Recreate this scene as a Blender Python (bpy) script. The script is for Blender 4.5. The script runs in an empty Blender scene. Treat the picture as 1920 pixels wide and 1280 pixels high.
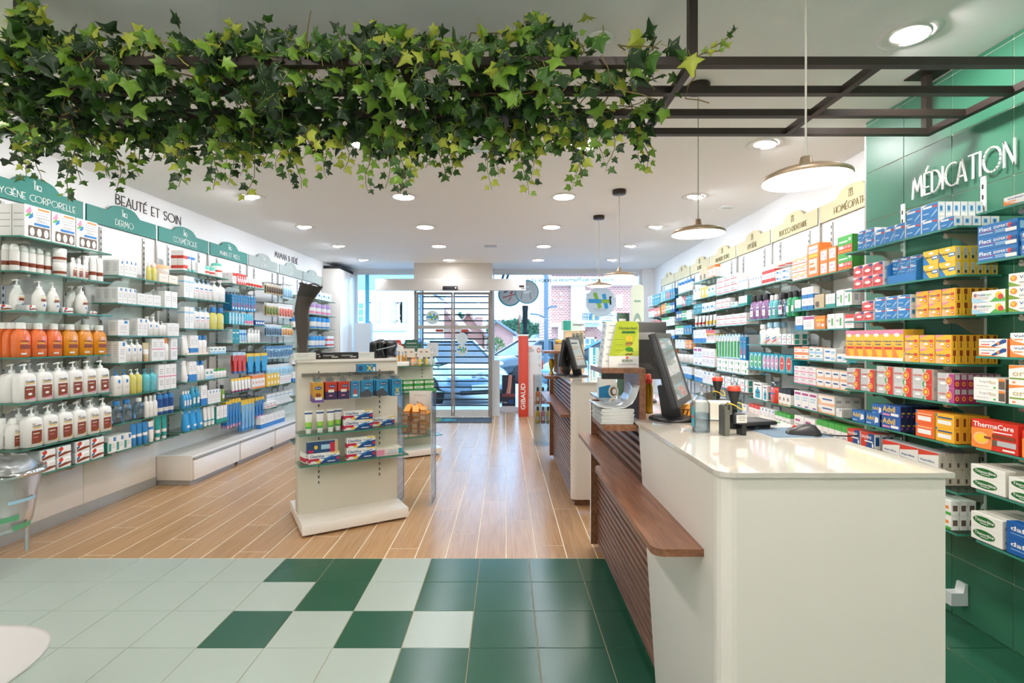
import bpy, bmesh, math, random
from mathutils import Vector, Matrix
random.seed(11)
SC = bpy.context.scene
COL = SC.collection
PI = math.pi
# ---------------------------------------------------------------- camera, sky, exposure
F, UC, VC, EYE = 930.0, 948.0, 637.0, 1.40          # focal length and principal point for a 1920 px wide frame
cam_d = bpy.data.cameras.new('camera'); cam = bpy.data.objects.new('camera', cam_d); COL.objects.link(cam)
cam.location = (0, 0, EYE); cam.rotation_euler = (PI / 2, 0, 0)
cam_d.sensor_width = 36; cam_d.lens = F / 1920 * 36
cam_d.shift_x = (960 - UC) / 1920; cam_d.shift_y = -(640 - VC) / 1920
cam_d.clip_start = .05; cam_d.clip_end = 500
SC.camera = cam
SC.view_settings.view_transform = 'Standard'; SC.view_settings.look = 'None'
SC.view_settings.exposure = 1.12; SC.view_settings.gamma = 1; SC.view_settings.use_curve_mapping = False
LAMP_W = 4.0                                        # watts of one ceiling downlight
PEND_W = 3.5
SKY_STRENGTH = 3.3
w = bpy.data.worlds.new('sky'); SC.world = w; w.use_nodes = True
nt = w.node_tree; nt.nodes.clear()
out = nt.nodes.new('ShaderNodeOutputWorld'); bg = nt.nodes.new('ShaderNodeBackground')
tc = nt.nodes.new('ShaderNodeTexCoord'); no = nt.nodes.new('ShaderNodeTexNoise'); ra = nt.nodes.new('ShaderNodeValToRGB')
no.inputs['Scale'].default_value = 3.0; no.inputs['Detail'].default_value = 6
ra.color_ramp.elements[0].position = .42; ra.color_ramp.elements[0].color = (.40, .70, 1.0, 1)
ra.color_ramp.elements[1].position = .56; ra.color_ramp.elements[1].color = (.84, .93, 1.0, 1)
nt.links.new(tc.outputs['Generated'], no.inputs['Vector']); nt.links.new(no.outputs['Fac'], ra.inputs['Fac'])
nt.links.new(ra.outputs['Color'], bg.inputs['Color']); nt.links.new(bg.outputs['Background'], out.inputs['Surface'])
bg.inputs['Strength'].default_value = SKY_STRENGTH
SC.cycles.max_bounces = 10; SC.cycles.diffuse_bounces = 5; SC.cycles.transparent_max_bounces = 24
SC.cycles.caustics_reflective = False; SC.cycles.caustics_refractive = False

# ---------------------------------------------------------------- helpers
def at(u, v, Y): return Vector(((u - UC) / F * Y, Y, EYE - (v - VC) / F * Y))
def lin(c):
    if isinstance(c, str): c = tuple(int(c[i:i + 2], 16) / 255 for i in (0, 2, 4))
    return tuple(x / 12.92 if x <= .04045 else ((x + .055) / 1.055) ** 2.4 for x in c)
MATS = {}
def mat(key, color=None, rough=.5, metal=0., noise=0., nscale=8., bump=0., bscale=60., alpha_glass=None, emit=0., coat=0., spec=.5, trans=0., sheen=0.):
    if key in MATS: return MATS[key]
    if color is None: color = key
    m = bpy.data.materials.new(key if not key[:1].isdigit() else 'colour_' + key); m.use_nodes = True
    t = m.node_tree; b = t.nodes['Principled BSDF']; c = (*lin(color), 1)
    b.inputs['Base Color'].default_value = c; b.inputs['Roughness'].default_value = rough; b.inputs['Metallic'].default_value = metal
    b.inputs['Specular IOR Level'].default_value = spec; b.inputs['Coat Weight'].default_value = coat
    b.inputs['Transmission Weight'].default_value = trans
    m.diffuse_color = c
    if noise:
        n = t.nodes.new('ShaderNodeTexNoise'); n.inputs['Scale'].default_value = nscale; n.inputs['Detail'].default_value = 5
        r = t.nodes.new('ShaderNodeMix'); r.data_type = 'RGBA'
        o = t.nodes.new('ShaderNodeTexCoord'); t.links.new(o.outputs['Object'], n.inputs['Vector'])
        r.inputs[6].default_value = tuple(x * (1 - noise) for x in c[:3]) + (1,); r.inputs[7].default_value = tuple(min(1, x * (1 + noise)) for x in c[:3]) + (1,)
        t.links.new(n.outputs['Fac'], r.inputs[0]); t.links.new(r.outputs[2], b.inputs['Base Color'])
    if bump:
        n = t.nodes.new('ShaderNodeTexNoise'); n.inputs['Scale'].default_value = bscale; n.inputs['Detail'].default_value = 4
        o = t.nodes.new('ShaderNodeTexCoord'); t.links.new(o.outputs['Object'], n.inputs['Vector'])
        bp = t.nodes.new('ShaderNodeBump'); bp.inputs['Strength'].default_value = bump; bp.inputs['Distance'].default_value = .002
        t.links.new(n.outputs['Fac'], bp.inputs['Height']); t.links.new(bp.outputs['Normal'], b.inputs['Normal'])
    if emit:
        b.inputs['Emission Color'].default_value = c; b.inputs['Emission Strength'].default_value = emit
    if alpha_glass is not None:                      # clear sheet: transparent body, mirror gloss on top
        tr = t.nodes.new('ShaderNodeBsdfTransparent'); tr.inputs['Color'].default_value = c
        gl = t.nodes.new('ShaderNodeBsdfGlossy'); gl.inputs['Roughness'].default_value = rough
        mx = t.nodes.new('ShaderNodeMixShader'); fr = t.nodes.new('ShaderNodeFresnel'); fr.inputs['IOR'].default_value = 1.22
        mu = t.nodes.new('ShaderNodeMath'); mu.operation = 'MULTIPLY_ADD'; mu.inputs[1].default_value = .6; mu.inputs[2].default_value = alpha_glass
        t.links.new(fr.outputs[0], mu.inputs[0]); t.links.new(mu.outputs[0], mx.inputs[0])
        t.links.new(tr.outputs[0], mx.inputs[1]); t.links.new(gl.outputs[0], mx.inputs[2])
        t.links.new(mx.outputs[0], t.nodes['Material Output'].inputs['Surface'])
    MATS[key] = m
    return m
def emat(key, color, strength):
    m = mat(key, color); t = m.node_tree; b = t.nodes['Principled BSDF']
    b.inputs['Base Color'].default_value = (*lin(color), 1)
    b.inputs['Emission Color'].default_value = (*lin(color), 1); b.inputs['Emission Strength'].default_value = strength
    return m
def wood(key, c1, c2, scale=(1, 1, 1), rough=.45, per_object=0., grain=18.):
    m = bpy.data.materials.new(key); m.use_nodes = True; t = m.node_tree; b = t.nodes['Principled BSDF']
    o = t.nodes.new('ShaderNodeTexCoord'); mp = t.nodes.new('ShaderNodeMapping'); mp.inputs['Scale'].default_value = scale
    inf = t.nodes.new('ShaderNodeObjectInfo')
    ad = t.nodes.new('ShaderNodeVectorMath'); ad.operation = 'MULTIPLY_ADD'; ad.inputs[1].default_value = (7, 13, 5)
    t.links.new(inf.outputs['Random'], ad.inputs[0]); t.links.new(o.outputs['Object'], ad.inputs[2])
    n = t.nodes.new('ShaderNodeTexNoise'); n.inputs['Scale'].default_value = grain; n.inputs['Detail'].default_value = 8; n.inputs['Distortion'].default_value = .6
    r = t.nodes.new('ShaderNodeMix'); r.data_type = 'RGBA'
    t.links.new(ad.outputs[0], mp.inputs[0]); t.links.new(mp.outputs[0], n.inputs['Vector'])
    mr = t.nodes.new('ShaderNodeMapRange'); mr.inputs[1].default_value = .3; mr.inputs[2].default_value = .7
    t.links.new(n.outputs['Fac'], mr.inputs[0]); t.links.new(mr.outputs[0], r.inputs[0])
    r.inputs[6].default_value = (*lin(c1), 1); r.inputs[7].default_value = (*lin(c2), 1)
    src = r.outputs[2]
    if per_object:
        h = t.nodes.new('ShaderNodeHueSaturation'); m2 = t.nodes.new('ShaderNodeMapRange'); m2.inputs[3].default_value = 1 - per_object; m2.inputs[4].default_value = 1 + per_object
        t.links.new(inf.outputs['Random'], m2.inputs[0]); t.links.new(m2.outputs[0], h.inputs['Value']); t.links.new(src, h.inputs['Color']); src = h.outputs['Color']
    t.links.new(src, b.inputs['Base Color']); b.inputs['Roughness'].default_value = rough
    MATS[key] = m
    return m
PK = {}
def M(k):
    k = PK.get(k, k)
    if k in MATS: return MATS[k]
    return mat(k, rough=.45)

TXT = {}
def text_geo(s):
    """Flat letters of the built-in sans face as (verts, faces, bounds)."""
    if s in TXT: return TXT[s]
    c = bpy.data.curves.new('t', 'FONT'); c.body = s; c.size = 1; c.resolution_u = 2; c.offset = .018; c.fill_mode = 'FRONT'
    o = bpy.data.objects.new('t', c); COL.objects.link(o)
    me = bpy.data.meshes.new_from_object(o.evaluated_get(bpy.context.evaluated_depsgraph_get()))
    vs = [tuple(v.co[:2]) for v in me.vertices]; fs = [tuple(p.vertices) for p in me.polygons if p.normal.z > 0 or True]
    x = [v[0] for v in vs]; y = [v[1] for v in vs]
    bpy.data.objects.remove(o); bpy.data.curves.remove(c); bpy.data.meshes.remove(me)
    TXT[s] = (vs, fs, (min(x), min(y), max(x), max(y)))
    return TXT[s]

class MB:
    """Collects shapes, then links them as one mesh."""
    def __init__(s): s.v = []; s.f = []; s.m = []; s.sm = []; s.keys = []
    def mi(s, k):
        if k not in s.keys: s.keys.append(k)
        return s.keys.index(k)
    def add(s, vs, fs, k, smooth=False, T=None):
        b = len(s.v); i = s.mi(k)
        s.v += [tuple(T @ Vector(p)) if T else tuple(p) for p in vs]
        for f in fs: s.f.append(tuple(b + j for j in f)); s.m.append(i); s.sm.append(smooth)
        return s
    def box(s, x0, y0, z0, x1, y1, z1, k, T=None, kt=None, ke=None):
        vs = [(x0, y0, z0), (x1, y0, z0), (x1, y1, z0), (x0, y1, z0), (x0, y0, z1), (x1, y0, z1), (x1, y1, z1), (x0, y1, z1)]
        s.add(vs, [(0, 3, 2, 1), (4, 5, 6, 7)], kt or k, T=T)
        s.add(vs, [(0, 1, 5, 4), (1, 2, 6, 5), (2, 3, 7, 6), (3, 0, 4, 7)], ke or k, T=T)
        return s
    def bbox(s, x0, y0, z0, x1, y1, z1, k, r=.004, T=None):
        """box with rounded vertical edges and a chamfered top rim"""
        n = 3; pts = []
        r = min(r, (x1 - x0) * .49, (y1 - y0) * .49)
        for cx, cy, a in ((x1 - r, y1 - r, 0), (x0 + r, y1 - r, 90), (x0 + r, y0 + r, 180), (x1 - r, y0 + r, 270)):
            for i in range(n): an = math.radians(a + 90 * i / (n - 1)); pts.append((cx, cy, r, an))
        def ring(z, q): return [(cx + (r - q) * math.cos(an), cy + (r - q) * math.sin(an), z) for cx, cy, r, an in pts]
        q = r * .4
        R = [ring(z0, 0), ring(z1 - q, 0), ring(z1, q)]
        vs = sum(R, []); N = len(pts)
        fs = [(a * N + i, a * N + (i + 1) % N, (a + 1) * N + (i + 1) % N, (a + 1) * N + i) for a in range(2) for i in range(N)]
        s.add(vs, fs, k, True, T); s.add(R[2], [tuple(range(N))], k, T=T); s.add(R[0], [tuple(range(N))[::-1]], k, T=T)
        return s
    def poly(s, pts, k, T=None): return s.add(pts, [tuple(range(len(pts)))], k, T=T)
    def prism(s, pts, z0, z1, k, T=None, kt=None, smooth=False):
        """pts: outline in xy (counter-clockwise), extruded along z"""
        N = len(pts); vs = [(x, y, z0) for x, y in pts] + [(x, y, z1) for x, y in pts]
        s.add(vs, [(i, (i + 1) % N, N + (i + 1) % N, N + i) for i in range(N)], k, smooth, T=T)
        s.add(vs, [tuple(range(N))[::-1], tuple(range(N, 2 * N))], kt or k, T=T)
        return s
    def lathe(s, prof, k, n=14, c=(0, 0, 0), T=None, cap=True, sx=1, sy=1):
        vs = []; 
        for r, z in prof:
            for i in range(n): a = 2 * PI * i / n; vs.append((c[0] + sx * r * math.cos(a), c[1] + sy * r * math.sin(a), c[2] + z))
        fs = [(j * n + i, j * n + (i + 1) % n, (j + 1) * n + (i + 1) % n, (j + 1) * n + i) for j in range(len(prof) - 1) for i in range(n)]
        s.add(vs, fs, k, True, T)
        if cap:
            L = len(prof) - 1
            if prof[0][0] > 1e-5: s.add(vs[:n], [tuple(range(n))[::-1]], k, T=T)
            if prof[-1][0] > 1e-5: s.add(vs[L * n:], [tuple(range(n))], k, T=T)
        return s
    def loft(s, secs, k, n=16, T=None, cap=True):
        """secs: (z, rx, ry, exponent[, cy]) superellipse rings"""
        vs = []
        for q in secs:
            z, rx, ry, e = q[:4]; cy = q[4] if len(q) > 4 else 0
            for i in range(n):
                a = 2 * PI * (i + .5) / n; ca, sa = math.cos(a), math.sin(a)
                vs.append((rx * math.copysign(abs(ca) ** (2 / e), ca), cy + ry * math.copysign(abs(sa) ** (2 / e), sa), z))
        fs = [(j * n + i, j * n + (i + 1) % n, (j + 1) * n + (i + 1) % n, (j + 1) * n + i) for j in range(len(secs) - 1) for i in range(n)]
        s.add(vs, fs, k, True, T)
        if cap:
            L = len(secs) - 1
            s.add(vs[:n], [tuple(range(n))[::-1]], k, T=T); s.add(vs[L * n:], [tuple(range(n))], k, T=T)
        return s
    def tube(s, path, r, k, n=6, T=None, taper=1.):
        P = [Vector(p) for p in path]; vs = []
        for i, p in enumerate(P):
            d = (P[min(i + 1, len(P) - 1)] - P[max(i - 1, 0)]).normalized()
            u = d.orthogonal().normalized() if abs(d.z) > .95 else d.cross(Vector((0, 0, 1))).normalized()
            w_ = d.cross(u); rr = r * (1 + (taper - 1) * i / (len(P) - 1))
            vs += [tuple(p + rr * (math.cos(2 * PI * j / n) * u + math.sin(2 * PI * j / n) * w_)) for j in range(n)]
        fs = [(i * n + j, i * n + (j + 1) % n, (i + 1) * n + (j + 1) % n, (i + 1) * n + j) for i in range(len(P) - 1) for j in range(n)]
        s.add(vs, fs, k, True, T); s.add(vs[:n], [tuple(range(n))[::-1]], k, T=T); s.add(vs[-n:], [tuple(range(n))], k, T=T)
        return s
    def bar(s, a, b, w_, h, k, up=(0, 0, 1)):
        """square-section bar from a to b"""
        a, b = Vector(a), Vector(b); d = (b - a).normalized(); up = Vector(up)
        if abs(d.dot(up)) > .95: up = Vector((0, 1, 0))
        x = d.cross(up).normalized() * w_ / 2; y = x.cross(d).normalized() * h / 2
        vs = [p + q for p in (a, b) for q in (-x - y, x - y, x + y, -x + y)]
        return s.add(vs, [(0, 1, 2, 3), (7, 6, 5, 4), (0, 4, 5, 1), (1, 5, 6, 2), (2, 6, 7, 3), (3, 7, 4, 0)], k)
    def text(s, t, O, X, Z, w_, h, k, keep=True):
        """flat letters fitted in a w x h box at corner O, running along X, upright along Z"""
        vs, fs, (a, b, c, d) = text_geo(t); O, X, Z = Vector(O), Vector(X), Vector(Z)
        sx, sy = w_ / (c - a), h / (d - b)
        if keep and sy > sx * 1.25: sy = sx * 1.25
        oy = (h - sy * (d - b)) / 2
        return s.add([O + X * ((x - a) * sx) + Z * (oy + (y - b) * sy) for x, y in vs], fs, k)
    def face(s, prims, O, X, Z, w_, h, nrm):
        """flat print on one face; prims in fractions of it"""
        O, X, Z, nrm = Vector(O), Vector(X), Vector(Z), Vector(nrm); e = .0004
        for p in prims:
            o = O + nrm * e; e += .00025
            if p[0] == 'r':
                x0, y0, x1, y1 = p[1:5]; s.poly([o + X * (x * w_) + Z * (y * h) for x, y in ((x0, y0), (x1, y0), (x1, y1), (x0, y1))], p[5])
            elif p[0] == 'p': s.poly([o + X * (x * w_) + Z * (y * h) for x, y in p[1]], p[2])
            elif p[0] == 'e':
                cx, cy, rx, ry = p[1:5]; s.poly([o + X * ((cx + rx * math.cos(a * PI / 7)) * w_) + Z * ((cy + ry * math.sin(a * PI / 7)) * h) for a in range(14)], p[5])
            elif p[0] == 't':
                x0, y0, x1, y1 = p[2:6]; s.text(p[1], o + X * (x0 * w_) + Z * (y0 * h), X, Z, (x1 - x0) * w_, (y1 - y0) * h, p[6])
        return s
    def mesh(s, name):
        me = bpy.data.meshes.new(name); me.from_pydata(s.v, [], s.f)
        for k in s.keys: me.materials.append(M(k))
        me.polygons.foreach_set('material_index', s.m); me.polygons.foreach_set('use_smooth', s.sm); me.update()
        return me
    def build(s, name, parent=None, loc=(0, 0, 0), rz=0): return obj(name, s.mesh(name), parent, loc, rz)

def obj(name, data, parent=None, loc=(0, 0, 0), rz=0):
    o = bpy.data.objects.new(name, data); COL.objects.link(o); o.location = loc; o.rotation_euler = (0, 0, rz)
    if parent: o.parent = parent
    return o
def empty(name, loc=(0, 0, 0), rz=0):
    o = obj(name, None, None, loc, rz); o.empty_display_size = .05; return o
def tag(o, label=None, cat=None, group=None, kind=None):
    if label: o['label'] = label
    if cat: o['category'] = cat
    if group: o['group'] = group
    if kind: o['kind'] = kind
    return o
def struct(o): o['kind'] = 'structure'; return o
ORD = 'first second third fourth fifth sixth seventh eighth ninth tenth eleventh twelfth thirteenth fourteenth fifteenth sixteenth seventeenth eighteenth nineteenth twentieth'.split()
ORD += ['twenty-' + o for o in ORD[:9]] + ['thirtieth'] + ['thirty-' + o for o in ORD[:9]] + ['fortieth']

# ---------------------------------------------------------------- materials
mat('white_paint', 'efeeed', .6, noise=.015, nscale=3)
mat('ceiling_paint', 'f9f8f7', .7, noise=.012, nscale=2)
mat('white_lacquer', 'e6ded5', .28, noise=.01)
mat('white_glass_top', 'cdc6bd', .05, coat=.5)
mat('cream_lacquer', 'cfc7b7', .4, noise=.02)
mat('grey_strip', 'b9bbba', .35, metal=.3)
mat('alu', 'b4b2ab', .35, metal=.75)
mat('steel', '8d8a84', .35, metal=.9)
mat('dark_metal', '3a302b', .42, metal=.35, noise=.12, nscale=30)
mat('black_plastic', '232326', .4)
mat('bracket', 'b3aca0', .4, metal=.3)
mat('slot_dark', '2a2a2a', .7)
mat('glass_shelf', 'e6f3ee', .02, alpha_glass=.02)
mat('glass_edge', '3a8672', .2)
mat('window_glass', 'dfeefa', .01, alpha_glass=.015)
mat('clear_plastic', 'eef3f5', .06, alpha_glass=.05)
mat('clear_film', 'e8eef2', .25, alpha_glass=.16)
mat('grout_light', 'd9d3c0', .8)
mat('grout_floor', 'f0e6d2', .85); mat('grout_tile', 'a99c7e', .85)
mat('tile_green', '23553f', .24, noise=.08, nscale=5, bump=.12, bscale=30)
mat('tile_white', 'a8b4aa', .3, noise=.02, nscale=5)
mat('wall_tile_green', '3a785e', .4, noise=.05, nscale=4, bump=.1, bscale=40)
mat('sign_green', '2f8478', .5, noise=.02)
mat('sign_gold', 'd9cca0', .5, noise=.02)
mat('sign_grey', 'a9b3ac', .45)
mat('letter_white', 'f2f4f2', .5); mat('letter_brown', '3b2f2b', .5); mat('letter_olive', '7b713f', .5)
mat('tip_white', 'fbfbf8', .4)
wood('oak_floor', 'ab8259', 'c49c72', (30, 1.1, 6), .27, .07, 2.5)
wood('walnut', '6d4530', '96674a', (14, 1.2, 14), .38, .05, 4)
wood('walnut_slat', '6a4738', '8f6a58', (14, 1.2, 14), .34, .05, 4)
# ================================================================ the room
CEIL = 2.78
class Wall:
    """a run of wall: x = x0 + k*y; s = -1 left wall (faces +x), s = +1 right wall (faces -x)"""
    def __init__(q, x0, k, s): q.x0, q.k, q.s = x0, k, s; q.rz = (PI / 2 - math.atan(k)) if s < 0 else -(PI / 2 + math.atan(k))
    def P(q, Y, off, z): return Vector((q.x0 + q.k * Y - q.s * off, Y, z))
    def Y(q, u, off): return (q.x0 - q.s * off) / ((u - UC) / F - q.k)
WL = Wall(-3.54, .033, -1); WR = Wall(2.45, .045, 1); WG = Wall(2.29, 0., 1)
NEAR, FAC = -2.2, 9.72
def wall_mesh(name, Wl, Y0, Y1, z0, z1, k, th=.12):
    a, b = Wl.P(Y0, 0, 0), Wl.P(Y1, 0, 0); c, d = Wl.P(Y1, -th, 0), Wl.P(Y0, -th, 0)
    pts = [a, b, c, d] if Wl.s > 0 else [b, a, d, c]
    return struct(MB().prism([(p.x, p.y) for p in pts], z0, z1, k).build(name))
wall_mesh('wall_left', WL, NEAR, FAC + .1, 0, CEIL, 'white_paint')
wall_mesh('wall_right', WR, 3.12, FAC + .1, 0, CEIL, 'white_paint')
struct(MB().box(-3.9, NEAR - .12, 0, 2.6, NEAR, CEIL, 'white_paint').build('wall_back'))
struct(MB().box(-4.0, NEAR - .15, CEIL, 3.3, FAC + .15, CEIL + .12, 'ceiling_paint').build('ceiling'))
# green tiled wall: every tile a part
gw = struct(MB().box(2.2925, NEAR, 0, 2.75, 3.15, CEIL, 'grout_light').build('wall_green'))
gt = MB().bbox(-.152, -.152, 0, .152, .152, .012, 'wall_tile_green', .002).mesh('tile')
def cut_tile(dy, dz): return MB().bbox(-dy / 2 + .002, -dz / 2 + .002, 0, dy / 2 - .0015, dz / 2 - .002, .012, 'wall_tile_green', .002).mesh('tile')
T_ = .308; ys = [2.852 - T_ * i for i in range(0, 13)]
zs = [0] + [.297 + .3075 * i for i in range(0, 9)]; zs = [z for z in zs if z < CEIL] 
yb = [3.15] + ys
zb = zs + ([CEIL] if CEIL - zs[-1] > .02 else [])
for j in range(len(yb) - 1):
    for i in range(len(zb) - 1):
        dy, dz = yb[j] - yb[j + 1], zb[i + 1] - zb[i]
        full = abs(dy - T_) < .003 and abs(dz - .3075) < .004
        o = obj('tile', gt if full else cut_tile(dy, dz), gw, (2.301, (yb[j] + yb[j + 1]) / 2, (zb[i] + zb[i + 1]) / 2))
        o.rotation_euler = (0, -PI / 2, 0) if full else (0, -PI / 2, PI / 2 * 0)
        if not full: o.rotation_euler = (PI / 2, 0, -PI / 2)
# the return of the green wall where it ends
struct(MB().box(2.29, 3.15, 0, 2.75, 3.165, CEIL, 'alu').build('trim_green_wall'))
# ---- floor: planks from the tile edge to the street, tiles on this side
fl = struct(MB().box(-3.9, NEAR, -.1, 3.2, 3.18, -.003, 'grout_tile').box(-3.9, 3.18, -.1, 3.2, FAC + .1, -.001, 'grout_floor').build('floor'))
EDGE = 3.18
PW, PL = .196, 1.2
x = -3.72
plk = {}
col = 0
while x < 2.95:
    off = (col * .47) % PL; y = EDGE - off
    while y < FAC:
        a, b = max(y, EDGE), min(y + PL, FAC)
        if b - a > .02:
            L = round(b - a, 3)
            if L not in plk: plk[L] = MB().bbox(-PW / 2 + .003, -L / 2 + .0025, 0, PW / 2 - .003, L / 2 - .0025, .012, 'oak_floor', .0015).mesh('plank')
            obj('plank', plk[L], fl, (x + PW / 2, (a + b) / 2, -.012))
        y += PL
    x += PW; col += 1
TS = .311
tm = {k: MB().bbox(-TS / 2 + .002, -.154 + .002, 0, TS / 2 - .002, .154 - .002, .012, k, .002).mesh('floor_tile') for k in ('tile_green', 'tile_white')}
G = {0: {-4: 1, -3: 1, -2: 0}, 1: {-4: 0, -3: 1, -2: 0}, 2: {-4: 1, -3: 0, -2: 1, -1: 0}, 3: {}, 4: {-5: 1, -4: 0, -3: 1}, 5: {}}
for r in range(0, 17):
    for c in range(-12, 9):
        xc = -.475 + TS * (c + .5) + TS            # column -1 starts at x = -.475
        if xc > 2.32 or xc < -3.75: continue
        green = c >= -1
        if r in G and c in G[r]: green = G[r][c]
        obj('tile', tm['tile_green' if green else 'tile_white'], fl, (xc, EDGE - .308 * (r + .5), -.012))
# ---- ceiling downlights: a flat round panel over the aisle, tilted spots beside the walls
LIGHT_COL = {0: (1, .95, .93), 1: (.80, .89, 1.0)}
def area(name, loc, size, watts, col, parent=None, spread=PI, rot=(0, 0, 0)):
    d = bpy.data.lights.new(name, 'AREA'); d.shape = 'DISK'; d.size = size; d.energy = watts; d.color = col; d.spread = spread
    o = bpy.data.objects.new(name, d); COL.objects.link(o); o.location = loc; o.rotation_euler = rot
    if parent: o.parent = parent
    return o
emat('lamp_glow', 'fff8ee', 6.0)
mat('lamp_trim', 'efedea', .4)
pan_m = MB().lathe([(.098, 0), (.12, -.002), (.122, -.006), (.118, -.010), (.1, -.010)], 'lamp_trim', 24, cap=False).mesh('downlight')
dif_m = MB().lathe([(.0, -.0085), (.1, -.0085)], 'lamp_glow', 24, cap=False).mesh('diffuser')
spo_m = MB().lathe([(.07, .0), (.085, -.004), (.10, -.008), (.12, -.006), (.122, 0)], 'lamp_trim', 24, cap=False).mesh('downlight')
ring_m = MB().lathe([(.062, -.002), (.074, -.012), (.082, -.010), (.084, -.001)], 'lamp_trim', 24, cap=False).mesh('gimbal_ring')
spd_m = MB().lathe([(.0, -.004), (.02, -.005), (.064, -.004)], 'lamp_glow', 20, cap=False).mesh('diffuser')
GRID_Y = [-1.55, -.3, .98, 2.235, 3.486, 4.77, 6.05, 7.29, 8.55]
COLS = {-2.44: ('tilted spot downlight', 'over the green-signed wall'), -.98: ('round panel downlight', 'on the gondola side'), .56: ('round panel downlight', 'on the counter side'), 1.82: ('tilted spot downlight', 'behind the counters')}
for X, (kind, where) in COLS.items():
    spot = 'spot' in kind
    n = 0
    for Y in reversed(GRID_Y):
        if Y == 2.235 and not spot: continue
        n += 1
        t = obj('downlight', spo_m if spot else pan_m, None, (X, Y, CEIL))
        tag(t, f'{ORD[n-1]} {kind} from the street, {where}', 'ceiling light', 'ceiling downlights')
        d = obj('diffuser', spd_m if spot else dif_m, t)
        if spot: r = obj('gimbal_ring', ring_m, t); r.rotation_euler = (0, (.12 if X > 0 else -.12), 0)
        warm = min(1, max(0, (Y - 2.5) / 4.5)); c0, c1 = LIGHT_COL[0], LIGHT_COL[1]
        colr = tuple(c0[i] + (c1[i] - c0[i]) * warm for i in range(3))
        area('downlight_lamp', (0, 0, -.016), .17 if not spot else .12, LAMP_W * (1.4 if spot else .88) * (.35 if Y > 8 and X == -.98 else 1) * (1.45 if Y < 1.2 else 1), colr, t, spread=PI * .95, rot=(0, (-.6 if X > 0 else .6) if spot else 0, 0))
# ================================================================ street front: windows, sliding door, grille
mat('frame_white', 'dfe2e4', .4); mat('frame_taupe', '9a938c', .4, metal=.2); mat('pane_blue', '58c3e6', .3)
mat('rubber_mat', '3c4a56', .9, noise=.15, nscale=60)
emat('sensor_dot', 'ffffff', 1.5)
HEAD = 2.715
def window(name, x0, x1, mull=()):
    fr = MB(); y0, y1 = FAC - .03, FAC + .03
    fr.box(x0, y0, 0, x0 + .05, y1, HEAD, 'frame_white').box(x1 - .05, y0, 0, x1, y1, HEAD, 'frame_white')
    fr.box(x0 + .05, y0, HEAD - .04, x1 - .05, y1, HEAD, 'frame_white').box(x0 + .05, y0, 0, x1 - .05, y1, .09, 'frame_white')
    o = struct(fr.build(name))
    MB().box(x0 + .05, FAC - .006, .09, x1 - .05, FAC + .006, HEAD - .04, 'window_glass').build('pane', o)
    return o
w1 = window('window_1', -2.95, -1.617)
MB().box(-2.735, FAC - .05, .09, -2.665, FAC - .012, HEAD - .04, 'pane_blue').build('jamb_strip', w1)
w2 = window('window_2', -.27, 2.66)
struct(MB().box(2.66, FAC - .08, 0, 2.92, FAC + .04, CEIL, 'white_paint').build('trim_1'))
struct(MB().box(-3.4, FAC - .04, HEAD, 2.66, FAC + .04, CEIL, 'frame_white').build('trim_2'))
struct(MB().box(-3.4, FAC - .06, 0, -2.95, FAC + .04, HEAD, 'white_paint').build('trim_3'))
# entrance box: transom, glazed cheeks, two sliding leaves
dr = struct(MB().box(-1.65, 8.92, 2.49, -.24, FAC - .05, CEIL - .002, 'white_lacquer').build('door_1'))
for x in (-1.65, -.28): MB().box(x, 8.94, 0, x + .04, 8.99, 2.49, 'frame_taupe').build('post', dr)
for x in (-1.635, -.265):
    MB().box(x, 9.0, .02, x + .01, FAC - .06, 2.49, 'window_glass').build('cheek_pane', dr)
for a, b in ((-1.605, -.955), (-.945, -.285)):
    lf = MB(); lf.box(a, 8.955, .02, a + .028, 8.985, 2.26, 'frame_taupe').box(b - .028, 8.955, .02, b, 8.985, 2.26, 'frame_taupe')
    lf.box(a + .028, 8.955, .02, b - .028, 8.985, .14, 'frame_white').box(a + .028, 8.955, 2.22, b - .028, 8.985, 2.26, 'frame_taupe').box(a + .028, 8.958, 1.60, b - .028, 8.982, 1.66, 'alu')
    l = lf.build('sliding_leaf', dr)
    MB().box(a + .028, 8.966, .14, b - .028, 8.974, 2.22, 'window_glass').build('pane', l)
op = tag(empty('door_operator', (-.98, 8.87, 2.28)), 'long white sliding door operator beam over the glass entrance', 'door operator')
MB().bbox(-1.335, -.07, 0, 1.335, .07, .205, 'white_lacquer', .008).build('housing', op)
sn = MB().bbox(-.13, -.035, 0, .13, .035, .062, 'black_plastic', .01).build('motion_sensor', op, (.0, -.105, .006))
MB().lathe([(0, 0), (.012, 0), (.012, .004), (0, .004)], 'sensor_dot', 10, T=Matrix.Translation((.1, -.036, .03)) @ Matrix.Rotation(PI / 2, 4, 'X')).build('led', sn)
MB().box(1.22, -.0712, .05, 1.31, -.0705, .09, 'letter_brown').box(1.26, -.0712, .02, 1.32, -.0705, .042, 'frame_taupe').build('maker_plate', op)
# rolling grille behind the leaves
gr = tag(empty('roller_grille', (-.95, 9.62, 0)), 'dark horizontal-bar roller grille just outside the sliding glass door', 'grille')
sl = MB().bbox(-.64, -.012, 0, .64, .012, .024, 'slot_dark', .004).mesh('slat')
for i in range(19): obj('slat', sl, gr, (0, 0, .12 + i * .117))
for x in (-.66, .64): MB().box(x, -.03, 0, x + .02, .03, 2.40, 'frame_taupe').build('guide_rail', gr)
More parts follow.
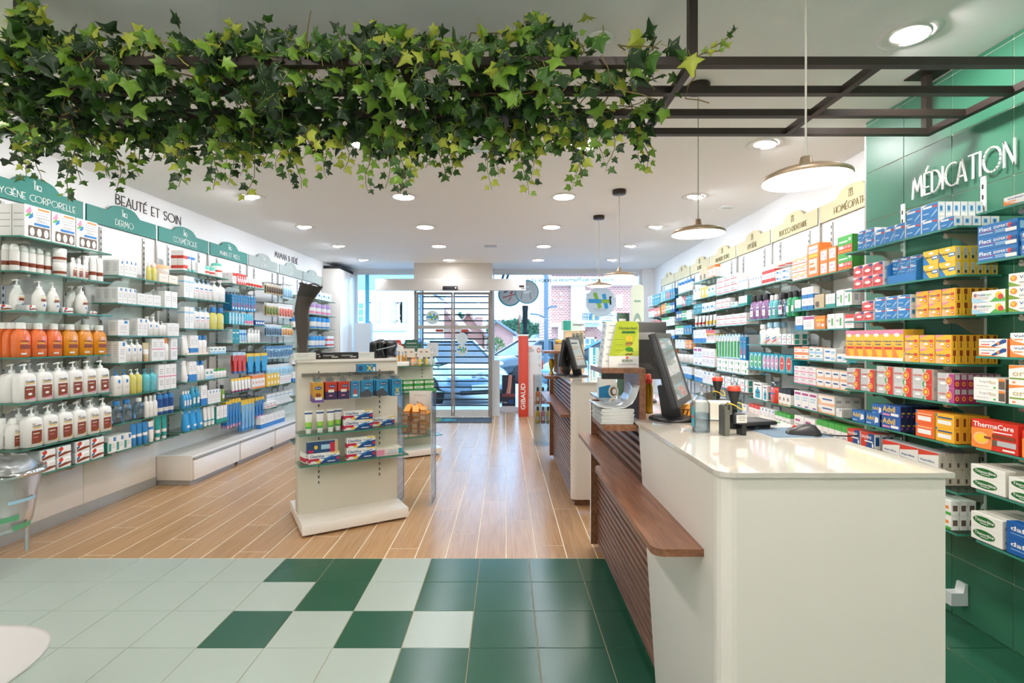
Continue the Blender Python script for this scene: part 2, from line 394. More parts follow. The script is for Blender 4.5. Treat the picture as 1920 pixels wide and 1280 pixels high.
# entrance mat with a worn coloured cross
m = MB().bbox(-.68, -.26, 0, .68, .26, .012, 'rubber_mat', .01)
mat('mat_teal', '2f8f93', .9, noise=.2, nscale=40); mat('mat_green', '6d8a4a', .9, noise=.2, nscale=40)
m.face([('r', .08, .35, .55, .62, 'mat_teal'), ('r', .25, .15, .34, .85, 'mat_green'), ('r', .4, .2, .47, .8, 'mat_teal')], (-.68, -.26, .012), (1, 0, 0), (0, 1, 0), 1.36, .52, (0, 0, 1))
tag(m.build('entrance_mat', None, (-.92, 8.62, 0)), 'dark grey entrance mat with a faded teal cross before the sliding door', 'mat')

# ---- stickers on the glass
mat('sticker_pale', 'd6e6ee', .5); mat('sticker_teal', '3f9fb0', .5); mat('sticker_grey', 'b9c6cc', .5)
mat('cross_blue', '35a0d8', .5); mat('cross_green', '8fc14a', .5); mat('sticker_red', 'b5402c', .5); mat('ink_dark', '2c3a44', .5)
def disc(name, c, r, ring, inner, label, cross=False, extra=(), ring_w=.13):
    t = MB(); n = 36
    t.prism([(r * math.cos(2 * PI * i / n), r * math.sin(2 * PI * i / n)) for i in range(n)], 0, .0015, ring)
    if inner: t.prism([(r * (1 - ring_w) * math.cos(2 * PI * i / n), r * (1 - ring_w) * math.sin(2 * PI * i / n)) for i in range(n)], .0015, .0025, inner)
    z = .003
    def q(pts, k):
        nonlocal z; t.poly([(x * r, y * r, z) for x, y in pts], k); z += .0006
    def rot(x0, y0, x1, y1, a, cx=0, cy=0):
        ca, sa = math.cos(a), math.sin(a); return [(cx + x * ca - y * sa, cy + x * sa + y * ca) for x, y in ((x0, y0), (x1, y0), (x1, y1), (x0, y1))]
    if cross:
        q(rot(-.12, -.55, .14, .55, .35, -.22, .1), 'cross_green'); q(rot(-.12, -.5, .14, .5, .2, .3, .05), 'cross_blue')
        q(rot(-.82, -.14, .1, .14, -.03, 0, .05), 'cross_blue'); q(rot(.05, -.12, .6, .14, -.03, 0, .05), 'cross_green')
        q(rot(.6, -.25, .72, .2, .1), 'ink_dark'); q(rot(.58, .25, .74, .38, .0), 'ink_dark')
        if cross == 2: q(rot(-.5, -.5, .5, -.45, 0), 'sticker_grey'); q(rot(-.4, -.62, .4, -.57, 0), 'sticker_grey')
    for e in extra: q(*e)
    o = t.build(name, None, c); o.rotation_euler = (PI / 2, 0, 0)
    return tag(o, label, 'sticker')
Yd = 8.953
p = at(811, 595, Yd); disc('window_sticker', p, .125, 'sticker_pale', None, 'round pale sticker with blue-green cross on the door leaf away from the counters', 1)
p = at(866, 634, Yd); disc('window_sticker', p, .105, 'sticker_pale', None, 'round plain pale sticker under the red arrow on the door leaf')
p = at(866, 656, Yd); disc('window_sticker', p, .105, 'sticker_pale', None, 'small round cross sticker lowest on the door leaf', 1)
for u0, u1, lab, sgn in ((818, 841, 'red and white arrow sticker pointing away from the door centre on the first leaf', -1), (855, 877, 'red and white arrow sticker pointing away from the centre on the counter-side leaf', 1)):
    a, b = at(u0, 622, Yd), at(u1, 617, Yd); L = b.x - a.x; h = b.z - a.z
    t = MB(); t.prism([(0, 0), (L, 0), (L, h), (0, h)], 0, .001, 'sticker_pale')
    x0, x1 = (0, L * .55) if sgn < 0 else (L * .45, L); tipx = -h * .5 if sgn < 0 else L + h * .5
    pts = [(x0, 0), (x1, 0), (x1, h), (x0, h), (tipx, h / 2)] if sgn < 0 else [(x0, 0), (x1, 0), (tipx, h / 2), (x1, h), (x0, h)]
    t.prism(pts, .001, .002, 'sticker_red'); o = t.build('arrow_sticker', None, a); o.rotation_euler = (PI / 2, 0, 0); tag(o, lab, 'sticker')
a = at(801, 668, Yd - .004); t = MB().box(0, -.002, 0, .20, 0, .25, 'paper_white' if 'paper_white' in MATS else 'frame_white'); 
t.face([('e', .5, .45, .22, .18, 'sticker_grey'), ('e', .5, .45, .16, .13, 'frame_white'), ('r', .15, .85, .5, .88, 'sticker_grey'), ('r', .2, .1, .8, .13, 'sticker_grey')], (0, -.002, 0), (1, 0, 0), (0, 0, 1), .2, .25, (0, -1, 0))
tag(t.build('notice_sheet', None, a), 'white paper notice taped to the first sliding leaf', 'notice')
Yw = FAC - .01
p = at(956, 552, Yw); disc('window_sticker', p, .235, 'sticker_teal', 'sticker_grey', 'round teal-rimmed window sticker with an orthopaedic walker drawing', 0, [([(-.6, -.3), (.5, .0), (.5, .08), (-.6, -.22)], 'sticker_red'), ([(-.5, .1), (-.1, .3), (-.1, .45), (-.5, .2)], 'ink_dark'), ([(.1, .0), (.35, .4), (.25, .45), (.0, .05)], 'sticker_red'), ([(-.1, -.55), (.15, -.2), (.1, -.15), (-.15, -.5)], 'sticker_red')])
p = at(988, 553, Yw - .004); disc('window_sticker', p + Vector((0, 0, .06)), .235, 'sticker_teal', 'sticker_grey', 'round teal-rimmed window sticker with a shower stool drawing', 0, [([(-.4, .05), (.4, .15), (.2, -.12), (-.2, -.15)], 'sticker_pale'), ([(-.42, .05), (-.38, .05), (-.48, -.6), (-.52, -.6)], 'ink_dark'), ([(.2, 0), (.24, 0), (.34, -.6), (.3, -.6)], 'ink_dark'), ([(-.2, .35), (.2, .4), (.2, .5), (-.2, .45)], 'sticker_pale')], ring_w=.09)
p = at(1126, 566, Yw); disc('window_sticker', p, .29, 'sticker_pale', None, 'large round pale sticker with blue-green cross on the shop window by the pendants', 2)
# mirrored window lettering read from inside
def wtext(s, u0, u1, v0, v1, Y, k, label):
    a, b = at(u0, v1, Y), at(u1, v0, Y); t = MB(); t.text(s, (b.x - a.x, 0, 0), (-1, 0, 0), (0, 0, 1), b.x - a.x, b.z - a.z, k)
    return tag(t.build('window_lettering', None, (a.x, Y, a.z)), label, 'lettering')
mat('vinyl_blue', '4e8fb0', .5); mat('vinyl_pale', '8fb2c4', .5)
wtext('le plus j', 982, 1016, 521, 531, Yw, 'vinyl_blue', 'first mirrored blue words along the top of the shop window')
wtext('ix', 1016, 1029, 521, 529, Yw, 'vinyl_blue', 'shortest mirrored blue word along the top of the shop window')
wtext('moins cher des Pharmacies au p', 1029, 1150, 520, 530, Yw, 'vinyl_pale', 'long mirrored pale slogan at the top of the shop window before brick house')
t = MB(); 
for x in (0, .09): t.prism([(x, 0), (x + .05, 0), (x + .10, .16), (x + .05, .16)], 0, .002, 'vinyl_blue')
o = t.build('window_mark', None, at(939, 524, Yw)); o.rotation_euler = (PI / 2, 0, 0); tag(o, 'two slanted blue vinyl strokes at the top of the window above the operator beam', 'sticker')

# ================================================================ the street outside
mat('asphalt', 'a9aeb2', .9, noise=.1, nscale=6); mat('paving', 'b9bcc0', .9, noise=.08, nscale=9)
mat('render_white', 'f2efe8', .8, noise=.02); mat('slate', '7d8a92', .7, noise=.1, nscale=20); mat('slate_joint', 'c8d2d6', .8)
mat('tile_roof', 'b58a80', .8, noise=.12, nscale=14); mat('brick_far', 'c08a78', .85, noise=.18, nscale=25)
mat('shutter_blue', 'b4cfe4', .6); mat('window_far', '6f8ea4', .2); mat('stone_trim', 'e4ddd2', .8); mat('iron', '5d6a74', .5)
mat('pine_leaf', '4f7a5c', .9, noise=.25, nscale=2); mat('bush_leaf', '4f7d3c', .9, noise=.25, nscale=4); mat('trunk_bark', '5b4a3c', .9)
st = struct(MB().box(-60, FAC + .05, -.14, 60, 120, -.1, 'asphalt').box(-60, FAC + .05, -.1, 60, FAC + 1.4, -.02, 'paving').build('ground_street'))
def brickmat(key, c1, c2, cm, scale):
    m = bpy.data.materials.new(key); m.use_nodes = True; t = m.node_tree; b = t.nodes['Principled BSDF']; b.inputs['Roughness'].default_value = .85
    n = t.nodes.new('ShaderNodeTexBrick'); n.inputs['Color1'].default_value = (*lin(c1), 1); n.inputs['Color2'].default_value = (*lin(c2), 1); n.inputs['Mortar'].default_value = (*lin(cm), 1)
    n.inputs['Scale'].default_value = scale; n.inputs['Mortar Size'].default_value = .03
    o = t.nodes.new('ShaderNodeTexCoord'); mp = t.nodes.new('ShaderNodeMapping'); mp.inputs['Rotation'].default_value = (PI / 2, 0, 0)
    t.links.new(o.outputs['Object'], mp.inputs[0]); t.links.new(mp.outputs[0], n.inputs['Vector']); t.links.new(n.outputs['Color'], b.inputs['Base Color']); MATS[key] = m
brickmat('brick_red', 'c4796a', 'b5685c', 'dcc5ba', 3.2)
def far_window(par, x0, z0, x1, z1, y, arch=False):
    f = MB(); w_ = .07
    f.box(x0, y - .06, z0, x0 + w_, y, z1, 'render_white').box(x1 - w_, y - .06, z0, x1, y, z1, 'render_white').box(x0, y - .06, z1 - w_, x1, y, z1, 'render_white').box(x0, y - .06, z0, x1, y, z0 + w_, 'render_white')
    f.box((x0 + x1) / 2 - .03, y - .05, z0, (x0 + x1) / 2 + .03, y, z1, 'render_white')
    for k in (1, 2): f.box(x0, y - .045, z0 + (z1 - z0) * k / 3 - .02, x1, y, z0 + (z1 - z0) * k / 3 + .02, 'render_white')
    o = f.build('window', par); MB().box(x0 + w_, y - .03, z0 + w_, x1 - w_, y - .01, z1 - w_, 'window_far').build('pane', o)
def shutter(par, x0, z0, x1, z1, y):
    f = MB().box(x0, y - .07, z0, x1, y - .01, z1, 'shutter_blue'); 
    for k in range(9):
        for (a, b) in ((.06, .48), (.55, .96)):
            z = z0 + (z1 - z0) * (a + (b - a) * k / 9); f.bar((x0 + .06, y - .08, z + .02), (x1 - .06, y - .08, z + .02), .02, .05, 'render_white')
    f.build('shutter', par)
# white house with slate roof
Yh = 26.0
def hx(u, Y=Yh): return (u - UC) / F * Y
def hz(v, Y=Yh): return EYE - (v - VC) / F * Y
b = tag(empty('house', (0, 0, 0)), 'white rendered house with slate roof and blue shutters across the street', 'building')
x0, x1 = hx(560), hx(806)
MB().box(x0, Yh, -1, x1, Yh + 6, hz(549), 'render_white').build('wall', b)
MB().box(x0 - .2, Yh - .25, hz(549), x1 + .1, Yh, hz(545), 'stone_trim').build('eaves_gutter', b)
MB().prism([(Yh - .2, hz(546)), (Yh + 3.1, hz(546) + 3.3), (Yh + 6.2, hz(546))], x0 - .1, x1 + .1, 'slate_joint', T=Matrix(((0, 0, 1, 0), (1, 0, 0, 0), (0, 1, 0, 0), (0, 0, 0, 1)))).build('roof', b)
s_ = MB(); dz, q = .30, .30; rise = Vector((0, 3.8, 3.8)).normalized()
for r in range(14):
    for c in range(int((x1 - x0) / q)):
        o = Vector((x0 + q * (c + .5 * (r % 2)), Yh - .2, hz(546))) + rise * (r * .15 + .05) + Vector((0, -.02, .02))
        g = .13; s_.add([o + Vector((0, 0, 0)) - rise * g, o + Vector((g, 0, 0)), o + rise * g, o - Vector((g, 0, 0))], [(0, 1, 2, 3)], 'slate')
tag(s_.build('roof_slates', b), kind='stuff')
for u0, u1 in ((734, 747), (664, 688)): far_window(b, hx(u0 + 6), hz(605), hx(u1 + 7), hz(566), Yh)
far_window(b, hx(744), hz(603), hx(754), hz(567), Yh)
for u0, u1 in ((731, 741), (755, 764), (704, 714), (682, 690)): shutter(b, hx(u0), hz(605), hx(u1), hz(565), Yh)
aw = MB().box(hx(650), Yh - .25, hz(620), hx(766), Yh, hz(609), 'sticker_pale')
aw.text('CHAUSSURES', (hx(672), Yh - .26, hz(619)), (1, 0, 0), (0, 0, 1), hx(735) - hx(672), hz(611) - hz(619), 'letter_white')
aw.build('shop_fascia', b)
MB().prism([(Yh - 1.3, hz(640)), (Yh, hz(640)), (Yh, hz(621)), (Yh - 1.3, hz(637))], hx(650), hx(762), 'render_white', T=Matrix(((0, 0, 1, 0), (1, 0, 0, 0), (0, 1, 0, 0), (0, 0, 0, 1)))).build('awning', b)
# tile-roofed houses seen through the door
def gable(name, u0, u1, vb, ve, vr, Y, depth, wallk, roofk, label, chim=None, ridge_u=None, wins=()):
    h = tag(empty(name), label, 'building'); xa, xb = hx(u0, Y), hx(u1, Y); ze, zr = hz(ve, Y), hz(vr, Y); xr = hx(ridge_u, Y) if ridge_u else (xa + xb) / 2
    MB().prism([(xa, -1.5), (xb, -1.5), (xb, ze), (xr, zr), (xa, ze)], Y, Y + depth, wallk, T=Matrix(((1, 0, 0, 0), (0, 0, 1, 0), (0, 1, 0, 0), (0, 0, 0, 1)))).build('wall', h)
    for (x_, sg) in ((xa, -1), (xb, 1)):
        d = Vector((xr - x_, 0, zr - ze)); n = Vector((-d.z, 0, d.x)).normalized() * (.15 if sg > 0 else .15); n = n if n.z > 0 else -n
        e = d.normalized() * -.35; A = Vector((x_, Y - .4, ze)) + e; B = Vector((xr, Y - .4, zr)); dd = Vector((0, depth + .8, 0))
        q = [A, B, B + dd, A + dd]; MB().add(q + [p + n for p in q], [(0, 3, 2, 1), (4, 5, 6, 7), (0, 1, 5, 4), (1, 2, 6, 5), (2, 3, 7, 6), (3, 0, 4, 7)], roofk).build('roof_slope', h)
    for (c0, c1, v0, v1) in chim or ():
        c = MB().box(hx(c0, Y), Y + 1, hz(v0, Y), hx(c1, Y), Y + 2, hz(v1, Y), 'brick_red')
        c.box(hx(c0, Y) - .08, Y + .92, hz(v1, Y), hx(c1, Y) + .08, Y + 2.08, hz(v1, Y) + .15, 'stone_trim').build('chimney', h)
    for q in wins: far_window(h, hx(q[0], Y), hz(q[1], Y), hx(q[2], Y), hz(q[3], Y), Y)
    return h
gable('house', 790, 858, 690, 613, 552, 33, 9, 'brick_red', 'tile_roof', 'steep red-tiled brick house behind the parked cars through the door', ridge_u=806, chim=((818, 824, 590, 566),), wins=((812, 640, 824, 622),))
gable('house', 852, 905, 690, 625, 588, 44, 10, 'brick_far', 'tile_roof', 'low red-tiled house further down the street through the door', chim=((893, 903, 608, 594), (884, 890, 604, 596)))
gable('house', 918, 962, 690, 624, 603, 38, 9, 'brick_red', 'slate', 'brick gable house with pale chimney beside the window post', chim=((930, 939, 622, 599),), ridge_u=930, wins=((925, 668, 932, 645),))
gable('house', 955, 975, 690, 640, 622, 52, 9, 'render_white', 'tile_roof', 'small pale house beyond the brick gable house', wins=((960, 662, 964, 650),))
gable('house', 998, 1016, 690, 640, 628, 60, 9, 'render_white', 'slate', 'tiny grey-roofed house before the pine trees')
# brick town house with stone trim on the corner
Yt = 22.0
def tx(u): return hx(u, Yt)
def tz(v): return hz(v, Yt)
b = tag(empty('town_house'), 'red brick town house with pale stone bands and iron balcony', 'building')
MB().box(tx(1034), Yt, -1, tx(1260), Yt + 8, tz(500), 'brick_red').build('wall', b)
for va, vb, k in ((536, 520, 'stone_trim'), (606, 613, 'stone_trim'), (514, 500, 'stone_trim')):
    MB().box(tx(1032), Yt - .3, min(tz(va), tz(vb)), tx(1262), Yt + .02, max(tz(va), tz(vb)), k).build('stone_band', b)
MB().box(tx(1070), Yt - .2, tz(606), tx(1096), Yt + .02, tz(536), 'stone_trim').build('stone_pier', b)
MB().box(tx(1096), Yt - .05, tz(606), tx(1140), Yt + .03, tz(545), 'stone_trim').build('stone_surround', b)
far_window(b, tx(1100), tz(606), tx(1126), tz(551), Yt - .06)
MB().box(tx(1155), Yt - .06, tz(578), tx(1167), Yt + .02, tz(553), 'stone_trim').build('stone_medallion', b)
for uu, vv in ((1052, 551), (1052, 562), (1052, 576), (1040, 562), (1072, 562)):
    MB().lathe([(0, 0), (.06, 0), (.06, .05), (0, .05)], 'stone_trim', 10, T=Matrix.Translation((tx(uu), Yt, tz(vv))) @ Matrix.Rotation(PI / 2, 4, 'X')).build('stone_boss', b)
bl = MB().box(tx(1086), Yt - .9, tz(606), tx(1160), Yt, tz(602), 'stone_trim').build('balcony', b)
rl = MB(); 
for i in range(26): x = tx(1087) + i * (tx(1159) - tx(1087)) / 25; rl.bar((x, Yt - .85, tz(602)), (x, Yt - .85, tz(590)), .03, .03, 'iron')
for v in (590, 596): rl.bar((tx(1087), Yt - .85, tz(v)), (tx(1159), Yt - .85, tz(v)), .04, .04, 'iron')
rl.build('railing', bl)
far_window(b, tx(1094), tz(672), tx(1117), tz(632), Yt - .04)
MB().prism([(tx(1092) + (tx(1119) - tx(1092)) * (.5 - .5 * math.cos(PI * i / 10)), tz(634) + .35 * math.sin(PI * i / 10)) for i in range(11)][::-1], -.08, .03, 'brick_far', T=Matrix(((1, 0, 0, 0), (0, 0, 1, Yt), (0, 1, 0, 0), (0, 0, 0, 1)))).build('brick_arch', b)
MB().box(tx(1046), Yt - .3, -1, tx(1090), Yt + .02, tz(613), 'stone_trim').build('ground_storey', b)
f = MB().add([(tx(1100), Yt - 1.0, tz(602)), (tx(1103), Yt - 1.0, tz(600)), (tx(1108), Yt - 1.0, tz(578)), (tx(1105), Yt - 1.0, tz(578))], [(0, 1, 2, 3)], 'flag_blue' if mat('flag_blue', '2f78c8', .7) else '')
mat('flag_yellow', 'f0cf3a', .7); f.add([(tx(1103), Yt - 1.0, tz(600)), (tx(1106), Yt - 1.0, tz(601)), (tx(1110.5), Yt - 1.0, tz(580)), (tx(1108), Yt - 1.0, tz(578))], [(0, 1, 2, 3)], 'flag_yellow')
f.bar((tx(1104), Yt, tz(600)), (tx(1106.5), Yt - 1.02, tz(577)), .03, .03, 'iron'); fo = f.build('flag'); md = fo.modifiers.new('thick', 'SOLIDIFY'); md.thickness = .03; tag(fo, 'blue and yellow flag hanging at the balcony of the brick house', 'flag')
# street lamp and wires pole, direction signs
pl = tag(empty('utility_pole', (hx(1024, 17), 17, 0)), 'tall grey utility pole with lamp arms in front of the brick house', 'pole')
MB().tube([(0, 0, -.1), (0, 0, 5.2)], .075, 'iron', 8).build('pole', pl)
for z, s, L in ((3.62, -1, .62), (2.15, -1, .3), (2.4, 1, .12)): MB().tube([(0, 0, z), (s * L, 0, z + .12)], .03, 'iron').bar((s * L, 0, z + .12), (s * (L + .25), 0, z + .14), .1, .06, 'iron').build('lamp_arm', pl)
for i, v in enumerate((590, 602.5, 614)):
    Ys = 17.5; x, z = hx(1122, Ys), hz(v, Ys); L = .62; h = .105
    s_ = MB().prism([(0, -h / 2), (.08, -h), (L, -h), (L, h), (.08, h), (-.06, 0)], 0, .03, 'frame_white'); s_.face([('r', .2, .3, .85, .42, 'ink_dark'), ('r', .2, .58, .75, .7, 'ink_dark')], (0, -h, .03), (1, 0, 0), (0, 1, 0), L, 2 * h, (0, 0, 1))
    o = s_.build('direction_sign', None, (x, Ys, z)); o.rotation_euler = (PI / 2, 0, 0); tag(o, ('topmost', 'middle', 'lowest')[i] + ' white arrow road sign outside the shop window', 'road sign', 'arrow road signs')
sp = MB().tube([(0, 0, -.1), (0, 0, 2.6)], .04, 'iron', 8); tag(sp.build('sign_post', None, (hx(1138, 17.6), 17.6, 0)), 'thin grey post carrying the white arrow road signs', 'post')
# pine trees
rp = random.Random(3)
pine_v = []
for k in range(3):
    m_ = MB(); h = 1.0
    for i in range(420):
        t_ = rp.random() ** .8; a = rp.uniform(0, 2 * PI); r = (.26 * (1 - t_) ** .7 + .03) * rp.uniform(.5, 1.05); p = Vector((r * math.cos(a), r * math.sin(a), .16 + .84 * t_)); s_ = .085
        d = Vector((math.cos(a), math.sin(a), rp.uniform(-.3, .6))); e = d.cross(Vector((rp.uniform(-1, 1), rp.uniform(-1, 1), 1))).normalized() * s_ * .5
        m_.add([p - e, p + e, p + d * s_ * rp.uniform(.8, 1.6)], [(0, 1, 2)], 'pine_leaf')
    m_.lathe([(.22, .16), (.2, .3), (.12, .65), (0, .98)], 'pine_leaf', 9); tr = MB().tube([(0, 0, 0), (0, 0, .9)], .02, 'trunk_bark', 6, taper=.3); pine_v.append((m_.mesh('foliage'), tr.mesh('trunk')))
n = 0
for i in range(17):
    u = 922 + i * 6.6 + rp.uniform(-1.5, 1.5); v = 600 + rp.uniform(-4, 7); Y = rp.uniform(75, 95)
    if i > 13: u = 846 + (i - 14) * 14; v = 588 + rp.uniform(-3, 3)
    t = empty('pine_tree', (hx(u, Y), Y, -2.0)); H_ = hz(v, Y) + 2.0; t.scale = (H_ * .7, H_ * .7, H_)
    tag(t, f'{ORD[i]} pine tree from the door post closing the street view' if i < 14 else f'{ORD[i - 14]} pine seen over the tiled roofs through the door', 'tree', 'pine trees at the end of the street')
    a, c = pine_v[i % 3]; obj('foliage', a, t); obj('trunk', c, t)
bu = empty('bush', (hx(933, 30), 30, -.1)); m_ = MB()
for i in range(500):
    d = Vector((rp.gauss(0, 1), rp.gauss(0, 1), rp.gauss(0, 1))).normalized(); p = Vector((d.x * .45, d.y * .45, .75 + d.z * .8)) * rp.uniform(.8, 1.05); e = d.orthogonal().normalized() * .05; m_.add([p - e, p + e, p + d * .1 + Vector((0, 0, .05))], [(0, 1, 2)], 'bush_leaf')
m_.build('foliage', bu); MB().tube([(0, 0, 0), (0, 0, .7)], .04, 'trunk_bark').build('stem', bu); tag(bu, 'round green bush in front of the brick gable house', 'bush')
# ---- cars
mat('car_grey', '8ea6b6', .22, metal=.5, coat=.6); mat('car_dark', '3a4650', .22, metal=.4, coat=.6); mat('car_blue', '8fb8d2', .25, metal=.4, coat=.6); mat('car_glass', '1d2a34', .05); mat('tyre', '1c1c1e', .8); mat('rim', '9aa2a8', .3, metal=.8); mat('chrome', 'c9ccce', .12, metal=1.); mat('headlight', 'dfe6ea', .08); mat('plate', 'f2f2ea', .5)
def car(loc, rz, paint, label, logo=True, sc=1.0):
    c = tag(empty('car', loc, rz), label, 'car'); c.scale = (sc,) * 3
    # nose points to +x; body lofted along x
    secs = [(-2.05, .40, .80, .70), (-1.95, .32, 1.0, .80), (-1.2, .24, 1.02, .86), (0, .22, 1.03, .88), (1.0, .24, 1.0, .88), (1.75, .27, .88, .84), (2.02, .32, .70, .72), (2.08, .40, .60, .62)]
    n = 12; vs = []
    for x, z0, z1, hw in secs:
        cz, hz_ = (z0 + z1) / 2, (z1 - z0) / 2
        for i in range(n): a = 2 * PI * (i + .5) / n; ca, sa = math.cos(a), math.sin(a); vs.append((x, hw * math.copysign(abs(ca) ** .5, ca), cz + hz_ * math.copysign(abs(sa) ** .55, sa)))
    fs = [(j * n + i, (j + 1) * n + i, (j + 1) * n + (i + 1) % n, j * n + (i + 1) % n) for j in range(len(secs) - 1) for i in range(n)] + [tuple(range(n)), tuple(range((len(secs) - 1) * n, len(secs) * n))[::-1]]
    MB().add(vs, fs, paint, True).build('body', c)
    def cab(k, gx, infl, roof):
        P = [(-1.98, .98), (-1.55, 1.46), (-.5, 1.53), (.25, 1.46), (1.25, .95)]
        w_ = [.76, .62, .60, .60, .74]; vs = []
        for (x, z), h in zip(P, w_): vs += [(x * gx, h + infl, z + infl), (x * gx, -h - infl, z + infl)]
        return MB().add(vs + [(-1.9, .74, .9), (-1.9, -.74, .9), (1.2, .72, .9), (1.2, -.72, .9)], [(0, 1, 3, 2), (2, 3, 5, 4), (4, 5, 7, 6), (6, 7, 9, 8), (0, 2, 4, 6, 8, 12, 10), (1, 11, 13, 9, 7, 5, 3)], k)
    cab('car_glass', 1, 0, 0).build('windows', c)
    rf = MB()
    rf.add([(-1.58, .63, 1.45), (-1.58, -.63, 1.45), (-.5, -.62, 1.545), (-.5, .62, 1.545), (.28, -.61, 1.475), (.28, .61, 1.475)], [(0, 1, 2, 3), (3, 2, 4, 5)], paint)
    for s in (-1, 1):
        for A, B in (((-1.98, .77 * s, .98), (-1.55, .635 * s, 1.46)), ((-.35, .79 * s, .95), (-.45, .625 * s, 1.52)), ((.25, .615 * s, 1.47), (1.25, .75 * s, .95)), ((-1.55, .635 * s, 1.46), (.25, .615 * s, 1.47))): rf.bar(A, B, .06, .06, paint)
    rf.build('roof', c)
    wh = MB().lathe([(.2, -.09), (.31, -.09), (.33, -.05), (.33, .06), (.3, .1), (.2, .1)], 'tyre', 18, T=Matrix.Rotation(PI / 2, 4, 'X')).mesh('wheel')
    hb = MB().lathe([(0, -.1), (.2, -.1), (.21, .1), (.1, .07), (0, .09)], 'rim', 14, T=Matrix.Rotation(PI / 2, 4, 'X')); hb = hb.mesh('hub')
    for x in (-1.3, 1.3):
        for s in (-1, 1): wo = obj('wheel', wh, c, (x, s * .79, .33), 0 if s < 0 else PI); obj('hub', hb, wo, (0, -.0, 0))
    for s in (-1, 1): MB().lathe([(0, -.02), (.16, -.02), (.13, .08), (0, .1)], 'headlight', 12, T=Matrix.Translation((1.93, s * .56, .68)) @ Matrix.Rotation(PI / 2, 4, 'Y') @ Matrix.Diagonal((.55, 1, 1, 1))).build('headlight', c)
    MB().bbox(-.26, -.055, 0, .26, .055, .02, 'plate', .01, T=Matrix.Translation((2.09, 0, .46)) @ Matrix.Rotation(PI / 2, 4, 'Z') @ Matrix.Rotation(PI / 2, 4, 'X')).build('number_plate', c)
    MB().box(2.03, -.5, .3, 2.085, .5, .38, 'slot_dark').build('grille_lower', c)
    for s in (-1, 1): MB().bbox(-.05, -.09, 0, .05, .09, .1, paint, .03, T=Matrix.Translation((.85, s * .92, .98))).build('mirror', c)
    if logo:
        e = MB()
        for k in (0, .075):
            for s in (-1, 1): e.bar((2.065 - k * .1, 0, .70 + k), (2.04 - k * .1, s * .20, .63 + k), .035, .05, 'frame_white')
        e.build('chevron_emblem', c)
    return c
car((-1.5, 12.75, -.1), -1.08, 'car_grey', 'grey-blue car with double chevron nose parked behind the sliding door')
car((hx(1000, 18.5), 18.5, -.1), -2.5, 'car_dark', 'dark car parked behind the red column outside the window', False)
car((hx(1150, 13.6), 13.6, -.1), PI - .4, 'car_blue', 'pale blue car parked outside behind the counters', False)
# ================================================================ thin-stroke capitals for the signs
def arc(cx, cy, rx, ry, a0, a1, n=8): return [(cx + rx * math.cos(math.radians(a0 + (a1 - a0) * i / n)), cy + ry * math.sin(math.radians(a0 + (a1 - a0) * i / n))) for i in range(n + 1)]
GL = {
 'A': (.56, [[(0, 0), (.28, 1), (.56, 0)], [(.08, .28), (.48, .28)]]),
 'B': (.46, [[(0, 0), (0, 1)], [(0, 1)] + arc(.18, .78, .2, .22, 90, -90) + [(0, .56)], [(0, .56)] + arc(.2, .28, .26, .28, 90, -90) + [(0, 0)]]),
 'C': (.6, [arc(.5, .5, .5, .5, 60, 300, 12)]),
 'D': (.58, [[(0, 0), (0, 1)] + arc(.1, .5, .48, .5, 90, -90, 10) + [(0, 0)]]),
 'E': (.38, [[(.38, 1), (0, 1), (0, 0), (.38, 0)], [(0, .34), (.3, .34)]]),
 'G': (.66, [arc(.5, .5, .5, .5, 60, 340, 12) + [(.97, .4), (.55, .4)]]),
 'H': (.52, [[(0, 0), (0, 1)], [(.52, 0), (.52, 1)], [(0, .36), (.52, .36)]]),
 'I': (.02, [[(0, 0), (0, 1)]]),
 'L': (.36, [[(0, 1), (0, 0), (.36, 0)]]),
 'M': (.72, [[(0, 0), (.1, 1), (.36, .3), (.62, 1), (.72, 0)]]),
 'N': (.54, [[(0, 0), (0, 1), (.54, 0), (.54, 1)]]),
 'O': (.96, [arc(.48, .5, .48, .5, 0, 360, 18)]),
 'P': (.44, [[(0, 0), (0, 1)], [(0, 1)] + arc(.18, .7, .26, .3, 90, -90) + [(0, .4)]]),
 'Q': (.96, [arc(.48, .5, .48, .5, 0, 360, 18), [(.6, .25), (.95, -.05)]]),
 'R': (.46, [[(0, 0), (0, 1)], [(0, 1)] + arc(.18, .72, .24, .28, 90, -90) + [(0, .44)], [(.16, .44), (.46, 0)]]),
 'S': (.42, [arc(.22, .76, .2, .24, 40, 250, 8) + arc(.2, .27, .22, .27, 70, -150, 9)]),
 'T': (.5, [[(0, 1), (.5, 1)], [(.25, 1), (.25, 0)]]),
 'U': (.5, [[(0, 1), (0, .28)] + arc(.25, .27, .25, .27, 180, 360, 8) + [(.5, 1)]]),
 'Y': (.54, [[(0, 1), (.27, .45), (.54, 1)], [(.27, .45), (.27, 0)]]),
 '&': (.6, [[(.6, .1), (.12, .7)] + arc(.25, .8, .16, .19, 200, -60, 8) + [(.1, .38)] + arc(.24, .24, .22, .23, 140, 340, 9) + [(.6, .5)]]),
 '-': (.2, [[(0, .4), (.2, .4)]]), ' ': (.28, []),
}
GL['É'] = (GL['E'][0], GL['E'][1] + [[(.12, 1.1), (.3, 1.28)]]); GL['È'] = (GL['E'][0], GL['E'][1] + [[(.08, 1.28), (.26, 1.1)]])
def deco_len(t, gap=.17): return sum(GL[c][0] + gap for c in t) - gap
